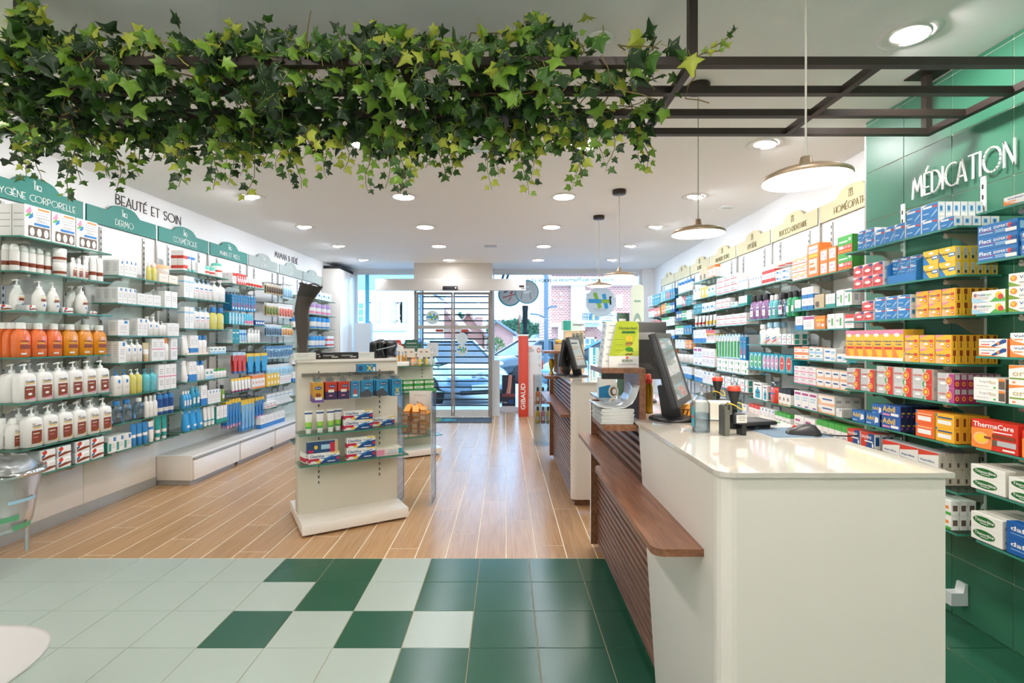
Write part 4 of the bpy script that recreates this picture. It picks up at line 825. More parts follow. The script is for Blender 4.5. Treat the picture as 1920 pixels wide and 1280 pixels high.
# front print, side print, base colour, top colour
DES = {
 'kit': ([tr(.5, .9, .95, .96, 'o'), pl_('p', (.03, .78), (.22, .98), (.26, .8), (.12, .7)), pl_('g', (.02, .66), (.2, .78), (.24, .7), (.05, .62)), pl_('b', (.12, .6), (.3, .8), (.32, .66), (.2, .58)), tx('iSkin', .45, .52, .85, .64, 's'), *lines(.4, .95, .82, 3, 's', .08), tr(.35, .42, .95, .49, 'b'), tr(.14, .06, .95, .38, 'd'), *[el(.27 + .27 * i, .2, .09, .13, 'w') for i in range(3)]], [tr(.1, .3, .9, .33, 's'), tr(.1, .5, .9, .53, 's'), tr(.1, .7, .9, .73, 's')], 'w', 'w'),
 'skin': ([tr(.55, .78, .85, .95, 'b'), *lines(.2, .8, .6, 3, 's', .1), tr(.2, .2, .7, .23, 's')], lines(.2, .8, .8, 6, 's', .1), 'w', 'w'),
 'skin_plain': ([*lines(.15, .85, .65, 3, 's', .12)], [], 'w', 'w'),
 'skin_stripe': ([tr(0, .7, 1, .78, 'i'), *lines(.25, .75, .5, 3, 'i', .1)], [tr(0, .7, 1, .78, 'i')], 'w', 'w'),
 'skin_pink': ([tr(0, .5, 1, .55, 'p'), *lines(.2, .8, .8, 3, 's', .08), *lines(.2, .8, .35, 3, 's', .08)], [], 'w', 'w'),
 'skin_teal': ([tr(.0, .1, .3, .6, 'a'), tr(.6, .7, .9, .95, 'b'), *lines(.35, .9, .5, 3, 's', .1)], [tr(.2, .0, .8, .7, 'a')], 'w', 'w'),
 'peach': ([tr(0, 0, 1, .12, 'f'), *lines(.2, .8, .6, 2, 's')], [], 'q', 'f'),
 'mint': ([tr(0, .0, 1, .25, 'a'), *lines(.2, .8, .7, 3, 's', .12)], [tr(0, 0, 1, 1, 'a')], 'w', 'w'),
 'redband': ([tr(0, .58, 1, .75, 'r'), tr(0, .1, 1, .28, 'r'), *lines(.2, .8, .45, 2, 's')], [tr(0, .6, 1, .75, 'r'), tr(0, .1, 1, .25, 'r')], 'w', 'w'),
 'redtop': ([tr(0, .72, 1, 1, 'r'), *lines(.2, .8, .5, 3, 'r', .12)], [], 'w', 'r'),
 'redwhite': ([tr(.1, .3, .45, .8, 'w'), tr(.55, .15, .9, .55, 'w')], [], 'r', 'r'),
 'tealwhite': ([tr(0, .0, .5, 1, 'l'), *lines(.55, .95, .6, 3, 'w', .12)], [], 't', 't'),
 'tealpink': ([tr(0, 0, 1, .2, 'p'), pl_('w', (.2, .25), (.6, .95), (.9, .95), (.6, .25))], [], 't', 'w'),
 'bluewhite': ([tr(0, .0, 1, .35, 'b'), *lines(.2, .8, .75, 3, 's', .1)], [tr(0, 0, 1, .35, 'b')], 'w', 'w'),
 'navy': ([tr(.1, .3, .9, .7, 'w')], [], 'n', 'n'),
 'orangewhite': ([tr(0, .75, 1, 1, 'o'), tr(0, 0, 1, .15, 'o'), el(.3, .45, .15, .12, 'o'), *lines(.5, .9, .5, 2, 's')], [tr(0, .8, 1, 1, 'o')], 'w', 'w'),
 'yellow': ([tr(.5, .3, .95, .75, 'w'), tr(.05, .1, .4, .2, 'o')], [tr(.3, .2, .7, .8, 'o')], 'y', 'y'),
 'homeo': ([pl_('y', (.0, .6), (1, .8), (1, .65), (0, .45)), tr(.12, .3, .92, .5, 'w'), tr(.15, .36, .85, .42, 'r'), tr(0, 0, 1, .1, 'o')], [tr(.2, .2, .8, .8, 'w')], 'w', 'f'),
 'homeobig': ([tr(.12, .72, .88, .94, 'w'), tx('oscillococcinum', .14, .78, .86, .88, 'u'), tr(.12, .6, .88, .69, 'y'), tr(.15, .1, .85, .55, 'q'), tr(.2, .2, .7, .3, 'o'), tr(.2, .38, .6, .43, 'o')], [], 'o', 'o'),
 'homeopair': ([tr(.12, .15, .88, .88, 'w'), tr(.2, .6, .6, .68, 'p'), tr(.65, .25, .8, .4, 'p'), tr(.2, .3, .5, .36, 's')], [], 'o', 'o'),
 'offer': ([tr(0, .0, 1, .45, 'r'), tr(.1, .25, .4, .42, 'w'), tx('LOT DE 2', .45, .26, .95, .4, 'w'), tx('OFFRE SPÉCIALE', .05, .05, .95, .2, 'y'), tx('Mercurochrome', .05, .6, .7, .72, 'w') if 0 else tr(.1, .62, .7, .7, 'w'), el(.85, .75, .08, .1, 'w')], [], 'g', 'g'),
 'card': ([tr(.1, .1, .5, .5, 'd')], [], 'c', 'c'),
 'violet': ([tr(0, .75, 1, .95, 'm'), *lines(.2, .8, .5, 3, 's', .13)], [], 'w', 'w'),
 'pink': ([pl_('p', (0, .0), (1, .0), (1, .16), (0, .26)), tr(.1, .68, .6, .8, 'm'), tr(.1, .45, .8, .52, 's')], [tr(.2, .3, .8, .5, 's')], 'w', 'w'),
 'pinko': ([pl_('f', (0, .0), (1, .0), (1, .2), (.2, .1), (.1, .5), (0, .6)), tr(.25, .5, .85, .64, 'n'), tr(.0, .9, 1, 1, 'f')], [tr(.2, .3, .8, .6, 's')], 'w', 'w'),
 'pinktall': ([tr(.08, .78, .92, .92, 'm'), *lines(.15, .85, .6, 2, 'i', .15, .07), tr(.5, .06, .9, .14, 'u')], [], 'w', 'w'),
 'blackwhite': ([tr(0, .12, 1, .72, 'w'), tr(.2, .3, .45, .5, 'k'), tr(.6, .3, .75, .42, 'y'), tr(0, 0, 1, .12, 'c')], [tr(0, .12, 1, .7, 'w')], 'k', 'k'),
 'mouthbox': ([pl_('t', (.25, .08), (.8, .08), (.8, .5), (.6, .65), (.6, .75), (.45, .75), (.45, .65), (.25, .5)), tr(.15, .84, .85, .9, 'k'), tr(.3, .38, .75, .44, 'k')], [tr(.2, .1, .8, .6, 't')], 'w', 'w'),
 'toothpaste': ([pl_('a', (.5, 0), (.62, 0), (.75, 1), (.6, 1)), tr(.1, .35, .45, .6, 's'), tr(0, 0, 1, .1, 'p')], [tr(.2, .1, .8, .9, 'a')], 'w', 'w'),
 'flatblue': ([tr(.1, .4, .5, .65, 'b'), tr(.6, .2, .9, .6, 'i')], [], 'w', 'w'),
 'flatpink': ([tr(.06, .2, .94, .34, 'r'), tr(.1, .55, .6, .75, 's')], [], 'w', 'w'),
 'flatteal': ([tr(0, 0, 1, .35, 'i'), tr(.1, .55, .6, .75, 'a')], [], 'w', 'w'),
 'greenwhite': ([tr(.55, .2, .75, .7, 'g'), tr(.1, .45, .45, .6, 's')], [tr(.3, .3, .7, .7, 's')], 'w', 'w'),
 'greencap': ([tr(0, .72, 1, 1, 'g'), tr(.15, .35, .8, .48, 's')], [tr(0, .75, 1, 1, 'g')], 'w', 'g'),
 'tealgreen': ([el(.62, .5, .42, .44, 'w'), el(.66, .5, .36, .38, 'g'), tr(.45, .4, .85, .5, 'w')], [], 't', 't'),
 'tealrose': ([el(.62, .5, .42, .44, 'w'), el(.66, .5, .36, .38, 'p'), tr(.45, .4, .85, .5, 'w')], [], 't', 't'),
 'tealred': ([el(.5, .5, .42, .44, 'c'), el(.5, .5, .33, .38, 'r'), tr(.35, .5, .65, .56, 'w')], [], 't', 't'),
 'effer': ([tr(.06, .72, .62, .86, 'w'), pl_('w', (0, .85), (.35, 1), (0, 1)), tr(.7, .7, .95, .82, 'r'), pl_('i', (.55, .1), (.95, .55), (.95, .4), (.65, .1)), tr(.08, .3, .45, .38, 'i')], [tr(.2, .3, .7, .75, 'i'), tr(.3, .4, .6, .7, 'b')], 'b', 'w', 'w'),
 'nexred': ([pl_('w', (0, .8), (.6, 1), (0, 1)), pl_('r', (.0, .3), (1, .5), (1, .3), (0, .1)), el(.5, .45, .3, .14, 'w'), tr(.65, .75, 1, .95, 'n')], [tr(.2, .3, .8, .6, 's')], 'e0636a', 'w', 'w'),
 'dolib': ([pl_('b', (0, 0), (.45, 0), (.0, .8)), pl_('b', (.6, .3), (1, .35), (1, .6), (.62, .6)), tx('Doliprane', .05, .42, .62, .62, 'k'), el(.55, .8, .16, .1, 'w'), tr(.65, .4, .95, .52, 'w')], [tr(.25, .1, .75, .9, 's'), tr(.35, .15, .65, .35, 'k')], 'y', 'y'),
 'doliy': ([pl_('p', (0, 1), (.6, 1), (0, .8)), pl_('f', (0, 0), (.55, 0), (.2, .45), (0, .5)), tx('Doliprane', .05, .48, .66, .68, 'n'), tr(.68, .48, .92, .68, 'r'), el(.82, .25, .1, .13, 'r'), el(.82, .25, .06, .06, 'w'), el(.45, .36, .14, .08, 'w')], [tr(.25, .55, .75, .95, 'e'), tr(.4, .1, .55, .5, 'k')], 'f2b834', 'f2b834'),
 'doliliq': ([tr(0, .85, 1, 1, 'p'), el(.4, .83, .26, .06, 'w'), tx('Doliprane', .06, .58, .94, .66, 'n'), tx('Liquiz', .3, .48, .86, .56, 'n'), tr(.1, .36, .95, .44, 'r'), pl_('o', (0, .1), (.55, .1), (.1, .5), (0, .5)), tr(0, 0, 1, .1, 'w')], [tr(0, .1, 1, .3, 'q')], 'f2c23c', 'f2b834'),
 'nuro': ([tr(.55, 0, 1, 1, 'r'), pl_('h', (.55, 0), (.7, 0), (.55, .5), (.7, 1), (.55, 1)), el(.7, .5, .17, .3, 'f'), el(.7, .5, .13, .23, 'r'), el(.7, .5, .09, .15, 'y'), tx('NUROFEN', .05, .45, .5, .6, 'r'), el(.3, .32, .16, .09, 'w')], [tr(.3, .5, .7, .85, 'k')], 'c4c4c6', 'h', 'b8a892'),
 'nurog': ([tr(.58, 0, 1, 1, 'r'), pl_('h', (.58, 0), (.72, 0), (.58, .5), (.72, 1), (.58, 1)), pl_('g', (.5, 0), (.6, 0), (.66, .3), (.62, .32)), pl_('g', (.5, 1), (.6, 1), (.66, .7), (.62, .68)), el(.7, .5, .17, .3, 'f'), el(.7, .5, .13, .23, 'r'), el(.7, .5, .09, .15, 'y'), tx('NUROFEN', .04, .5, .5, .64, 'r'), tx('flash', .14, .32, .46, .46, 'g') if 0 else el(.3, .3, .16, .09, 'w')], [tr(.3, .6, .7, .85, 's')], 'c9c9cb', 'h', 'd8d2c8'),
 'nurom': ([tr(.58, 0, 1, 1, 'm'), pl_('h', (.58, 0), (.72, 0), (.58, .5), (.72, 1), (.58, 1)), el(.7, .5, .17, .3, 'f'), el(.7, .5, .13, .23, 'r'), el(.7, .5, .09, .15, 'y'), tx('NUROFEN', .04, .5, .5, .64, 'r'), el(.35, .3, .2, .1, 'w')], [el(.5, .3, .3, .16, 'y'), el(.5, .3, .2, .1, 'r'), tr(.1, .6, .9, .95, 's')], 'c4c4c6', 'h', 'a8285c'),
 'advil': ([tx('Advil', .06, .38, .62, .85, 'y'), pl_('w', (.65, .2), (.92, .35), (.9, .7), (.7, .75)), tr(.06, .1, .4, .2, 'i')], [tx('400', .15, .35, .85, .6, 'y')], '2d6cb4', 'n', '1c2344'),
 'advild': ([tx('Advil', .05, .4, .72, .9, 'y'), tr(.5, .12, .9, .34, 'w'), tr(.06, .1, .45, .25, 'p')], [tx('400', .2, .2, .8, .7, 'y'), el(.3, .2, .15, .1, 'm')], '2a5aa8', '2a4a80', '1c2344'),
 'parao': ([tr(.12, .25, .85, .6, 'w'), tr(.0, .8, .1, 1, 'b'), tr(.12, .72, .9, .82, 'f')], [tr(.3, .2, .7, .8, 'e')], 'ef6a33', 'ef7a3c', 'f0b030'),
 'paray': ([tr(.1, .25, .85, .55, 'w'), tr(.0, .8, .08, 1, 'b'), tr(.12, .7, .9, .8, 'n')], [tr(.3, .2, .7, .8, 'e')], 'f2b432', 'f2b432', 'f0b030'),
 'dalf': ([pl_('n', (.4, 0), (1, 0), (1, 1), (.6, 1)), tx('DALFEINE', .06, .6, .8, .82, 'w'), tr(.3, .38, .9, .48, 'w'), el(.9, .2, .06, .16, 'w')], [tr(.2, .2, .8, .8, 'n')], 'd23f2c', 'd23f2c', 'w'),
 'iprafeine': ([pl_('r', (0, .62), (1, .9), (1, 1), (0, 1)), tx('ibuprofène', .1, .28, .8, .45, 'n'), pl_('s', (0, 0), (1, 0), (1, .1), (0, .2))], [tr(.3, .12, .6, .4, 'd'), tr(.3, .55, .7, .6, 's')], 'e8e6e2', 'b9bec2', 'cfc4b2'),
 'flect': ([tx('Flect', .04, .5, .36, .82, 'w'), tx('EXPERT', .42, .55, .78, .75, 'w'), tr(.04, .40, .5, .45, 'm'), tr(.04, .22, .4, .3, 'i'), tr(.46, .2, .74, .27, 'i'), tr(.46, .33, .74, .4, 'i'), el(.82, .6, .05, .2, 'r'), pl_('n', (.8, .55), (.98, .75), (.98, .35)), tr(.72, .1, .99, .38, 'w')], [tr(.2, .2, .8, .8, 'i')], '2b78bd', '2b78bd'),
 'voltn': ([tx('Volta', .16, .55, .4, .78, 'n'), tx('Natura', .4, .55, .6, .78, 'g'), el(.1, .65, .06, .2, 'o'), pl_('b', (.06, .75), (.14, .75), (.1, .45)), pl_('g', (.55, 0), (1, 0), (1, .3), (.75, .45)), el(.82, .55, .1, .3, 'y'), el(.88, .4, .08, .24, 'r'), pl_('i', (0, 0), (.5, 0), (.0, .5)), *lines(.16, .55, .4, 2, 's', .14, .06)], [], 'w', 'w', '8fb84a'),
 'volt': ([tx('Voltaren', .3, .55, .9, .8, 'n'), el(.14, .62, .1, .24, 'o'), pl_('y', (.06, .75), (.2, .75), (.13, .45)), pl_('v', (0, 0), (.35, 0), (0, .4)), tr(.3, .2, .6, .32, 's')], [], 'w', 'w', 'v'),
 'volta': ([tx('VoltarenActigo', .05, .6, .6, .8, 'n'), pl_('n', (.5, .05), (.98, .6), (.98, .95), (.85, .95), (.45, .2)), el(.7, .5, .05, .2, 'o'), tr(.08, .3, .4, .42, 'r'), pl_('o', (0, 0), (.95, 0), (.5, .12), (0, .2))], [], 'w', 'w', 'o'),
 'volto': ([tx('Voltaren', .1, .65, .75, .85, 'n'), tr(.1, .4, .35, .5, 'o'), pl_('o', (0, 0), (1, 0), (.4, .12), (.1, .35), (0, .7))], [], 'w', 'w', 'o'),
 'lupi': ([tx('lupi', .2, .5, .48, .8, 's'), tx('flex', .5, .5, .72, .8, 'c'), tr(.8, .1, .99, .8, 'd'), tr(.8, .8, .99, 1, 'o'), el(.68, .2, .04, .08, 'g'), tr(.1, .25, .5, .3, 's')], [], 'ecebe8', 'h', 'd'),
 'oro': ([pl_('o', (0, .8), (0, 1), (1, 1), (1, .96), (.35, .92)), tx('oroflex', .1, .45, 1.05, .75, 'c'), tr(.02, .28, 1, .36, 'v'), el(.14, .12, .05, .05, 'o')], [], 'w', 'w'),
 'therma': ([pl_('o', (0, 0), (.45, 0), (.5, .75), (0, .7)), tx('ThermaCare', .04, .76, .92, .94, 'w'), el(.22, .36, .18, .22, 'f'), el(.22, .36, .14, .17, 'y'), tr(.47, .2, .97, .38, 's'), tr(.47, .18, .58, .38, 'd'), tr(.47, .45, .95, .58, 'e'), tr(.3, .38, .45, .46, 'e'), tr(.5, .64, .9, .68, 'w'), tr(.7, .06, .95, .12, 'w')], [], 'd8321f', 'd8321f'),
 'titan': ([el(.42, .5, .36, .34, '1f6b2c'), tx('Titanoréine', .12, .42, .74, .66, 'w'), tr(.3, .3, .56, .35, 'w')], [tr(.3, .3, .65, .6, 's'), tr(.35, .38, .5, .52, 'd')], 'eeece6', 'eae6dc', 'e4dfd2'),
 'daflon': ([tx('daflon', .1, .5, .8, .8, 'w'), tr(.1, .3, .6, .34, 'i')], [], '1f5faa', '1f5faa'),
 'upsa': ([tr(.05, .4, .9, .62, 'o'), tr(0, 0, 1, .2, 'g'), tr(.05, .7, .6, .8, 's')], [tr(.2, .3, .8, .7, 'd')], 'w', 'w'),
 'gold': ([tr(0, 0, 1, .2, 'u'), el(.5, .72, .33, .09, 'n'), tx('durex', .28, .69, .72, .76, 'w'), el(.4, .36, .14, .1, 'e'), el(.6, .36, .14, .1, 'e'), tr(.2, .12, .85, .26, 'w')], [tr(0, 0, 1, .35, 'u'), tr(.3, .4, .5, .9, 'o')], 'cf9a35', 'e0c48a', 'd9923a'),
 'redv': ([tr(0, 0, 1, .48, '3c2a55'), el(.6, .76, .3, .09, '3a3f78'), tx('durex', .4, .73, .8, .79, 'w'), tr(.25, .42, .75, .58, 'q'), tr(.3, .2, .6, .26, 'p')], [tr(0, 0, 1, .4, '3c2a55')], 'c23a26', 'd0695a', '8f2a3a'),
 'bluef': ([el(.5, .8, .36, .1, '2a5a94'), tx('durex', .25, .77, .75, .83, 'w'), pl_('r', (.3, .25), (.7, .25), (.6, .62), (.45, .45), (.4, .62)), tr(.25, .1, .75, .22, 'w')], [], '2a86b4', '3f9fc4', '1f6a94'),
 'blued': ([pl_('4a4c54', (0, 0), (.85, 0), (1, .15), (.55, .5), (0, .3)), el(.62, .78, .34, .1, '2a4a74'), tx('durex', .38, .75, .86, .81, 'w'), tr(.3, .52, .6, .57, 'i')], [tr(0, 0, 1, .3, '3a4a58')], '2a86b4', '58aed0', '1f6a94'),
 'bluex': ([el(.55, .8, .34, .1, '2a4a74'), tx('durex', .32, .77, .78, .83, 'w'), tx('X', .3, .2, .8, .5, 'y'), tr(.3, .05, .8, .15, 's')], [tr(.2, .2, .8, .8, '226f98')], '2a86b4', '58aed0', '1f6a94'),
 'bluexh': ([el(.16, .5, .12, .3, '2a4a74'), tx('X', .48, .15, .8, .85, 'y'), tr(.82, .1, .95, .6, 'q')], [], '2a86b4', '58aed0', '1f6a94'),
 'clear': ([tr(0, .12, .34, .5, 'c8284a'), pl_('n', (.34, .0), (1, 0), (1, .65), (.7, .55), (.5, .35)), pl_('b', (.3, .5), (.6, .35), (.9, .75), (.85, .8), (.55, .5)), tx('Clearblue', .04, .58, .5, .86, 'n'), tr(.55, .68, .85, .75, 's'), tr(.7, .9, 1, 1, 'y'), el(.15, .18, .1, .1, 'w'), el(.32, .18, .08, .12, 'y'), tr(.9, .25, .99, .5, 'c8284a'), tr(.6, .12, .86, .2, 'w')], [tr(0, .1, 1, .5, 'c8284a')], 'w', 'h'),
 'cleard': ([el(.28, .5, .06, .18, 'y'), tr(.03, .05, .2, .3, 'c8284a'), tr(.45, .3, .75, .7, 'i'), tr(.74, .0, .9, .85, 'c8284a'), tr(.9, 0, 1, 1, 'c')], [], '274a78', 'h'),
 'lilac': ([tr(.45, .55, .75, .7, 'i'), tr(.35, .2, .8, .35, 's'), tr(.85, .1, 1, .9, 't'), tr(0, .1, .3, .9, 'p')], [], 'e4d9d4', 'e6dfd0'),
 'orangebox': ([tr(.1, .6, .9, .75, 'y'), tr(.15, .2, .55, .5, 'f'), tr(.65, .2, .9, .4, 'w')], [tr(.1, .2, .9, .8, 'f')], 'e88a1e', 'f0a030', 'd97a1c'),
 'greenled': ([tr(.05, .3, .95, .75, 'w'), tr(.15, .45, .7, .6, 'g'), el(.85, .8, .06, .1, 'r')], [tr(0, .3, 1, .7, 'w')], '3aa34a', '3aa34a'),
 'black': ([tr(.1, .5, .7, .62, 's'), tr(.55, .25, .9, .4, 'h'), tr(.1, .3, .4, .36, 'd')], [tr(.1, .2, .8, .8, 'd')], '2b2725', '3a332e'),
 'whitepost': ([*lines(.12, .7, .7, 2, 's', .25, .06)], [], 'eae6de', 'f0ece6'),
 'tealpack': ([tr(.1, .7, .8, .78, 'w'), tr(.1, .3, .5, .35, 'l')], [tr(0, 0, 1, .2, 'w')], '1f8f9a', '1f8f9a', 'c9dde4'),
}
KINDN = {}
for n_, vs_ in dict(skincare_box='skin skin_plain skin_stripe skin_pink skin_teal peach mint', pill_box='effer nexred dolib doliy doliliq advil advild parao paray', tablet_box='nuro nurog nurom dalf iprafeine upsa pinko pink pinktall', homeopathy_box='homeo homeobig homeopair offer orangewhite', dental_box='toothpaste tealgreen tealrose tealred mouthbox blackwhite greenwhite').items():
    for v_ in vs_.split(): KINDN[v_] = n_
def T_box(w, h, d, v='skin', name=None, **k):
    name = name or KINDN.get(v, 'medicine_box')
    D_ = DES[v]; base, top = K(D_[2]), K(D_[3]); side = K(D_[4]) if len(D_) > 4 else base
    m = MB(); x, y = w / 2, d / 2; vs = [(-x, -y, 0), (x, -y, 0), (x, y, 0), (-x, y, 0), (-x, -y, h), (x, -y, h), (x, y, h), (-x, y, h)]
    m.add(vs, [(0, 1, 5, 4), (2, 3, 7, 6), (0, 3, 2, 1)], base).add(vs, [(4, 5, 6, 7)], top).add(vs, [(1, 2, 6, 5), (3, 0, 4, 7)], side)
    # closing flap: a folded edge across the lid
    m.box(-x + .002, -y + .001, h, x - .002, -y + min(.012, d * .3), h + .0008, top)
    m.face(D_[0], (-x, -y, 0), (1, 0, 0), (0, 0, 1), w, h, (0, -1, 0))
    m.face(D_[1], (x, -y, 0), (0, 1, 0), (0, 0, 1), d, h, (1, 0, 0)); m.face(D_[1], (-x, y, 0), (0, -1, 0), (0, 0, 1), d, h, (-1, 0, 0))
    return name, 'box', m.mesh(name), []
def label_rect(m, w, y, z0, z1, prims): m.face(prims, (-w / 2, y, z0), (1, 0, 0), (0, 0, 1), w, z1 - z0, (0, -1, 0))
mat('gel_orange', 'ee7434', .12, coat=.5); mat('gel_amber', 'e8930f', .12, coat=.5); mat('clear_bottle', 'c9dde8', .08, alpha_glass=.14); mat('gel_yellow', 'd9cf6a', .12, coat=.4); mat('gel_teal', '62bcc4', .12, coat=.4); mat('gel_blue', '4aa3d8', .12, coat=.4); mat('gel_purple', '9a6f9e', .12, coat=.4); mat('gel_green', '35a06a', .12, coat=.4); mat('gel_red', 'd8452c', .1, coat=.4); mat('gel_pink', 'd86a86', .12, coat=.4); mat('gloss_white', 'f0eeea', .25); mat('shrink_film', 'dfe4e4', .2)
LBL = {
 'brown': [tr(0, .02, 1, .62, 'e'), tr(.12, .46, .75, .5, 'q'), tr(.12, .3, .6, .33, 'p'), pl_('y', (0, 0), (.7, .0), (1, .1), (1, 0)), tr(.1, .72, .95, .76, 'y'), tx('Rogé', .05, .88, .35, .96, 'd'), tx('Cavaillès', .05, .78, .95, .9, 'd')],
 'brownp': [tr(0, .02, 1, .62, 'e'), el(.5, .25, .2, .06, 'w'), tr(.12, .46, .75, .5, 'q'), pl_('p', (0, 0), (1, .08), (1, 0)), tr(.1, .72, .95, .76, 'y'), tx('Cavaillès', .05, .78, .95, .9, 'd')],
 'amber': [tr(.1, .3, 1, .5, 'e'), tr(.1, .56, .8, .6, 'y'), tx('Cavaillès', .1, .62, .9, .74, 'e'), tr(.15, .02, .7, .1, 'q')],
 'oval': [tr(.2, .5, .8, .64, 'e'), tr(.15, .7, .9, .73, 'y'), tr(.5, .2, .7, .32, 'b'), tr(.2, .84, .8, .87, 's')],
 'blue': [tr(.3, .72, .7, .95, 'b'), tr(.1, .45, .9, .48, 's'), tr(.1, .35, .7, .38, 's')],
 'none': [tr(.15, .6, .85, .63, 's'), tr(.15, .45, .75, .48, 's')],
 'bluep': [tr(.0, .7, 1, .8, 'b'), tr(.1, .5, .9, .56, 'p'), tr(.2, .3, .8, .33, 's')],
 'white': [tr(.05, .2, .95, .7, 'w'), tr(.2, .5, .7, .55, 's')],
 'mouth': [tr(.05, .1, .95, .85, 'w'), tr(.1, .6, .9, .75, 'u'), tr(.2, .25, .7, .4, 's')],
 'mouthr': [tr(.05, .1, .95, .85, 'w'), el(.5, .6, .4, .15, 'm'), tr(.2, .2, .7, .3, 's')],
 'redblue': [pl_('r', (0, .0), (1, .25), (1, .4), (0, .12)), pl_('b', (0, .3), (1, .5), (1, .6), (0, .42)), tr(.2, .7, .8, .75, 's')],
 'stripe': [tr(0, .1, .3, .9, 'a')],
}
def pump_mesh(z, s, k):
    m = MB(); m.lathe([(s * .5, 0), (s * .5, s * .5), (s * .2, s * .55), (s * .14, s * 1.0), (s * .14, s * 1.5)], k, 10, c=(0, 0, z))
    m.bbox(-s * .3, -s * .22, z + s * 1.4, s * .3, s * .22, z + s * 1.75, k, s * .1); m.bar((-s * .2, 0, z + s * 1.58), (-s * .95, 0, z + s * 1.42), s * .2, s * .22, k)
    return m.mesh('pump_head')
def T_pump(w, h, d, v='brown', body='gloss_white', cap='tip_white', round_=False, **k):
    m = MB(); hb = h * .76; s = min(w, d) * (.42 if not round_ else .5); e = 2.4 if round_ else 4
    if round_: m.loft([(0, w * .36, d * .36, 2), (hb * .06, w * .43, d * .43, 2), (hb * .35, w * .5, d * .5, 2), (hb * .7, w * .46, d * .46, 2), (hb * .92, w * .3, d * .3, 2), (hb, s * .5, s * .5, 2)], body, 14)
    else: m.loft([(0, w * .46, d * .46, e), (hb * .02, w * .5, d * .5, e), (hb * .84, w * .5, d * .5, e), (hb * .95, w * .42, d * .42, e), (hb, s * .6, s * .6, 2)], body, 16)
    label_rect(m, w * .62, -d * .5 - .0005 if not round_ else -d * .5 - .001, hb * .1, hb * .82, LBL[v])
    return 'pump_bottle', 'bottle', m.mesh('pump_bottle'), [('pump_head', pump_mesh(hb, s, cap))]
def T_flat(w, h, d, v='amber', body='gel_orange', cap='tip_white', name='shower_gel_bottle', **k):
    m = MB(); hb = h * .82; m.loft([(0, w * .44, d * .44, 3.5), (hb * .03, w * .5, d * .5, 3.5), (hb * .72, w * .5, d * .5, 3.5), (hb * .9, w * .42, d * .42, 3), (hb * .98, w * .24, d * .3, 2), (hb, w * .2, w * .2, 2)], body, 16)
    label_rect(m, w * .66, -d * .5 - .0006, hb * .08, hb * .8, LBL[v])
    c = MB().lathe([(w * .24, 0), (w * .24, h * .15), (w * .2, h * .18)], cap, 12, c=(0, 0, hb))
    return name, 'bottle', m.mesh(name), [('cap', c.mesh('cap'))]
def T_spray(w, h, d, bands=(('w', 0, .3), ('e', .3, .5), ('w', .5, 1)), body='gloss_white', cap='tip_white', name='spray_can', **k):
    m = MB(); r = w / 2; hb = h * .76
    m.lathe([(r * .92, 0), (r, hb * .02)], 'steel', 14)
    for c, a, b in bands: m.lathe([(r, hb * max(a, .02)), (r, hb * b)], K(c) if c != 'w' else body, 14, cap=False)
    m.lathe([(r, hb), (r * .8, hb * 1.05)], body, 14)
    c = MB().lathe([(r * .88, 0), (r * .9, h * .12), (r * .7, h * .2), (r * .3, h * .225), (0, h * .226)], cap, 14, c=(0, 0, hb * 1.02))
    return name, 'bottle', m.mesh(name), [('cap', c.mesh('cap'))]
def T_tube(w, h, d, body='gloss_white', cap='tip_white', bands=(('b', .55, .7),), **k):
    m = MB(); r = min(w, d) * .46; n = 14; zc = h * .12; cuts = sorted({0., 1.} | {x for b in bands for x in b[1:]}); 
    def sec(t): 
        z = zc + (h - zc) * t; return (z, r + (w * .5 - r) * t, r * (1 - t) + .002, 2 + 1.5 * t)
    for a, b in zip(cuts[:-1], cuts[1:]):
        c = body
        for q in bands:
            if a >= q[1] - 1e-6 and b <= q[2] + 1e-6: c = K(q[0])
        m.loft([sec(a), sec((a + b) / 2), sec(b)], c, n, cap=(b == 1.))
    c = MB().lathe([(r * .92, 0), (r * .95, zc)], cap, 14)
    return 'cream_tube', 'tube', m.mesh('cream_tube'), [('cap', c.mesh('cap'))]
def T_pouch(w, h, d, body='gel_blue', cap='tip_white', **k):
    m = MB(); m.loft([(0, w * .42, d * .5, 2.2), (h * .12, w * .5, d * .5, 2.4), (h * .5, w * .49, d * .34, 2.4), (h * .85, w * .44, d * .1, 2.6), (h, w * .43, .002, 3)], body, 14)
    label_rect(m, w * .55, -d * .5 - .002, h * .12, h * .3, [tr(.1, .2, .9, .8, 'w')])
    c = MB().lathe([(w * .09, 0), (w * .09, h * .08)], cap, 8, T=Matrix.Translation((-w * .42, 0, h * .82)) @ Matrix.Rotation(-.7, 4, 'Y'))
    return 'refill_pouch', 'pouch', m.mesh('refill_pouch'), [('spout', c.mesh('spout'))]
def T_jar(w, h, d, body='gloss_white', cap='f', bands=(), name='cream_jar', **k):
    m = MB(); r = w / 2; hb = h * .62; m.lathe([(r * .9, 0), (r * .98, h * .05), (r * .98, hb)], body, 14)
    for c, a, b in bands: m.lathe([(r * .99, hb * a), (r * .99, hb * b)], K(c), 14, cap=False)
    c = MB().lathe([(r, 0), (r, h * .34), (r * .92, h * .38)], K(cap), 14, c=(0, 0, hb))
    return name, 'jar', m.mesh(name), [('lid', c.mesh('lid'))]
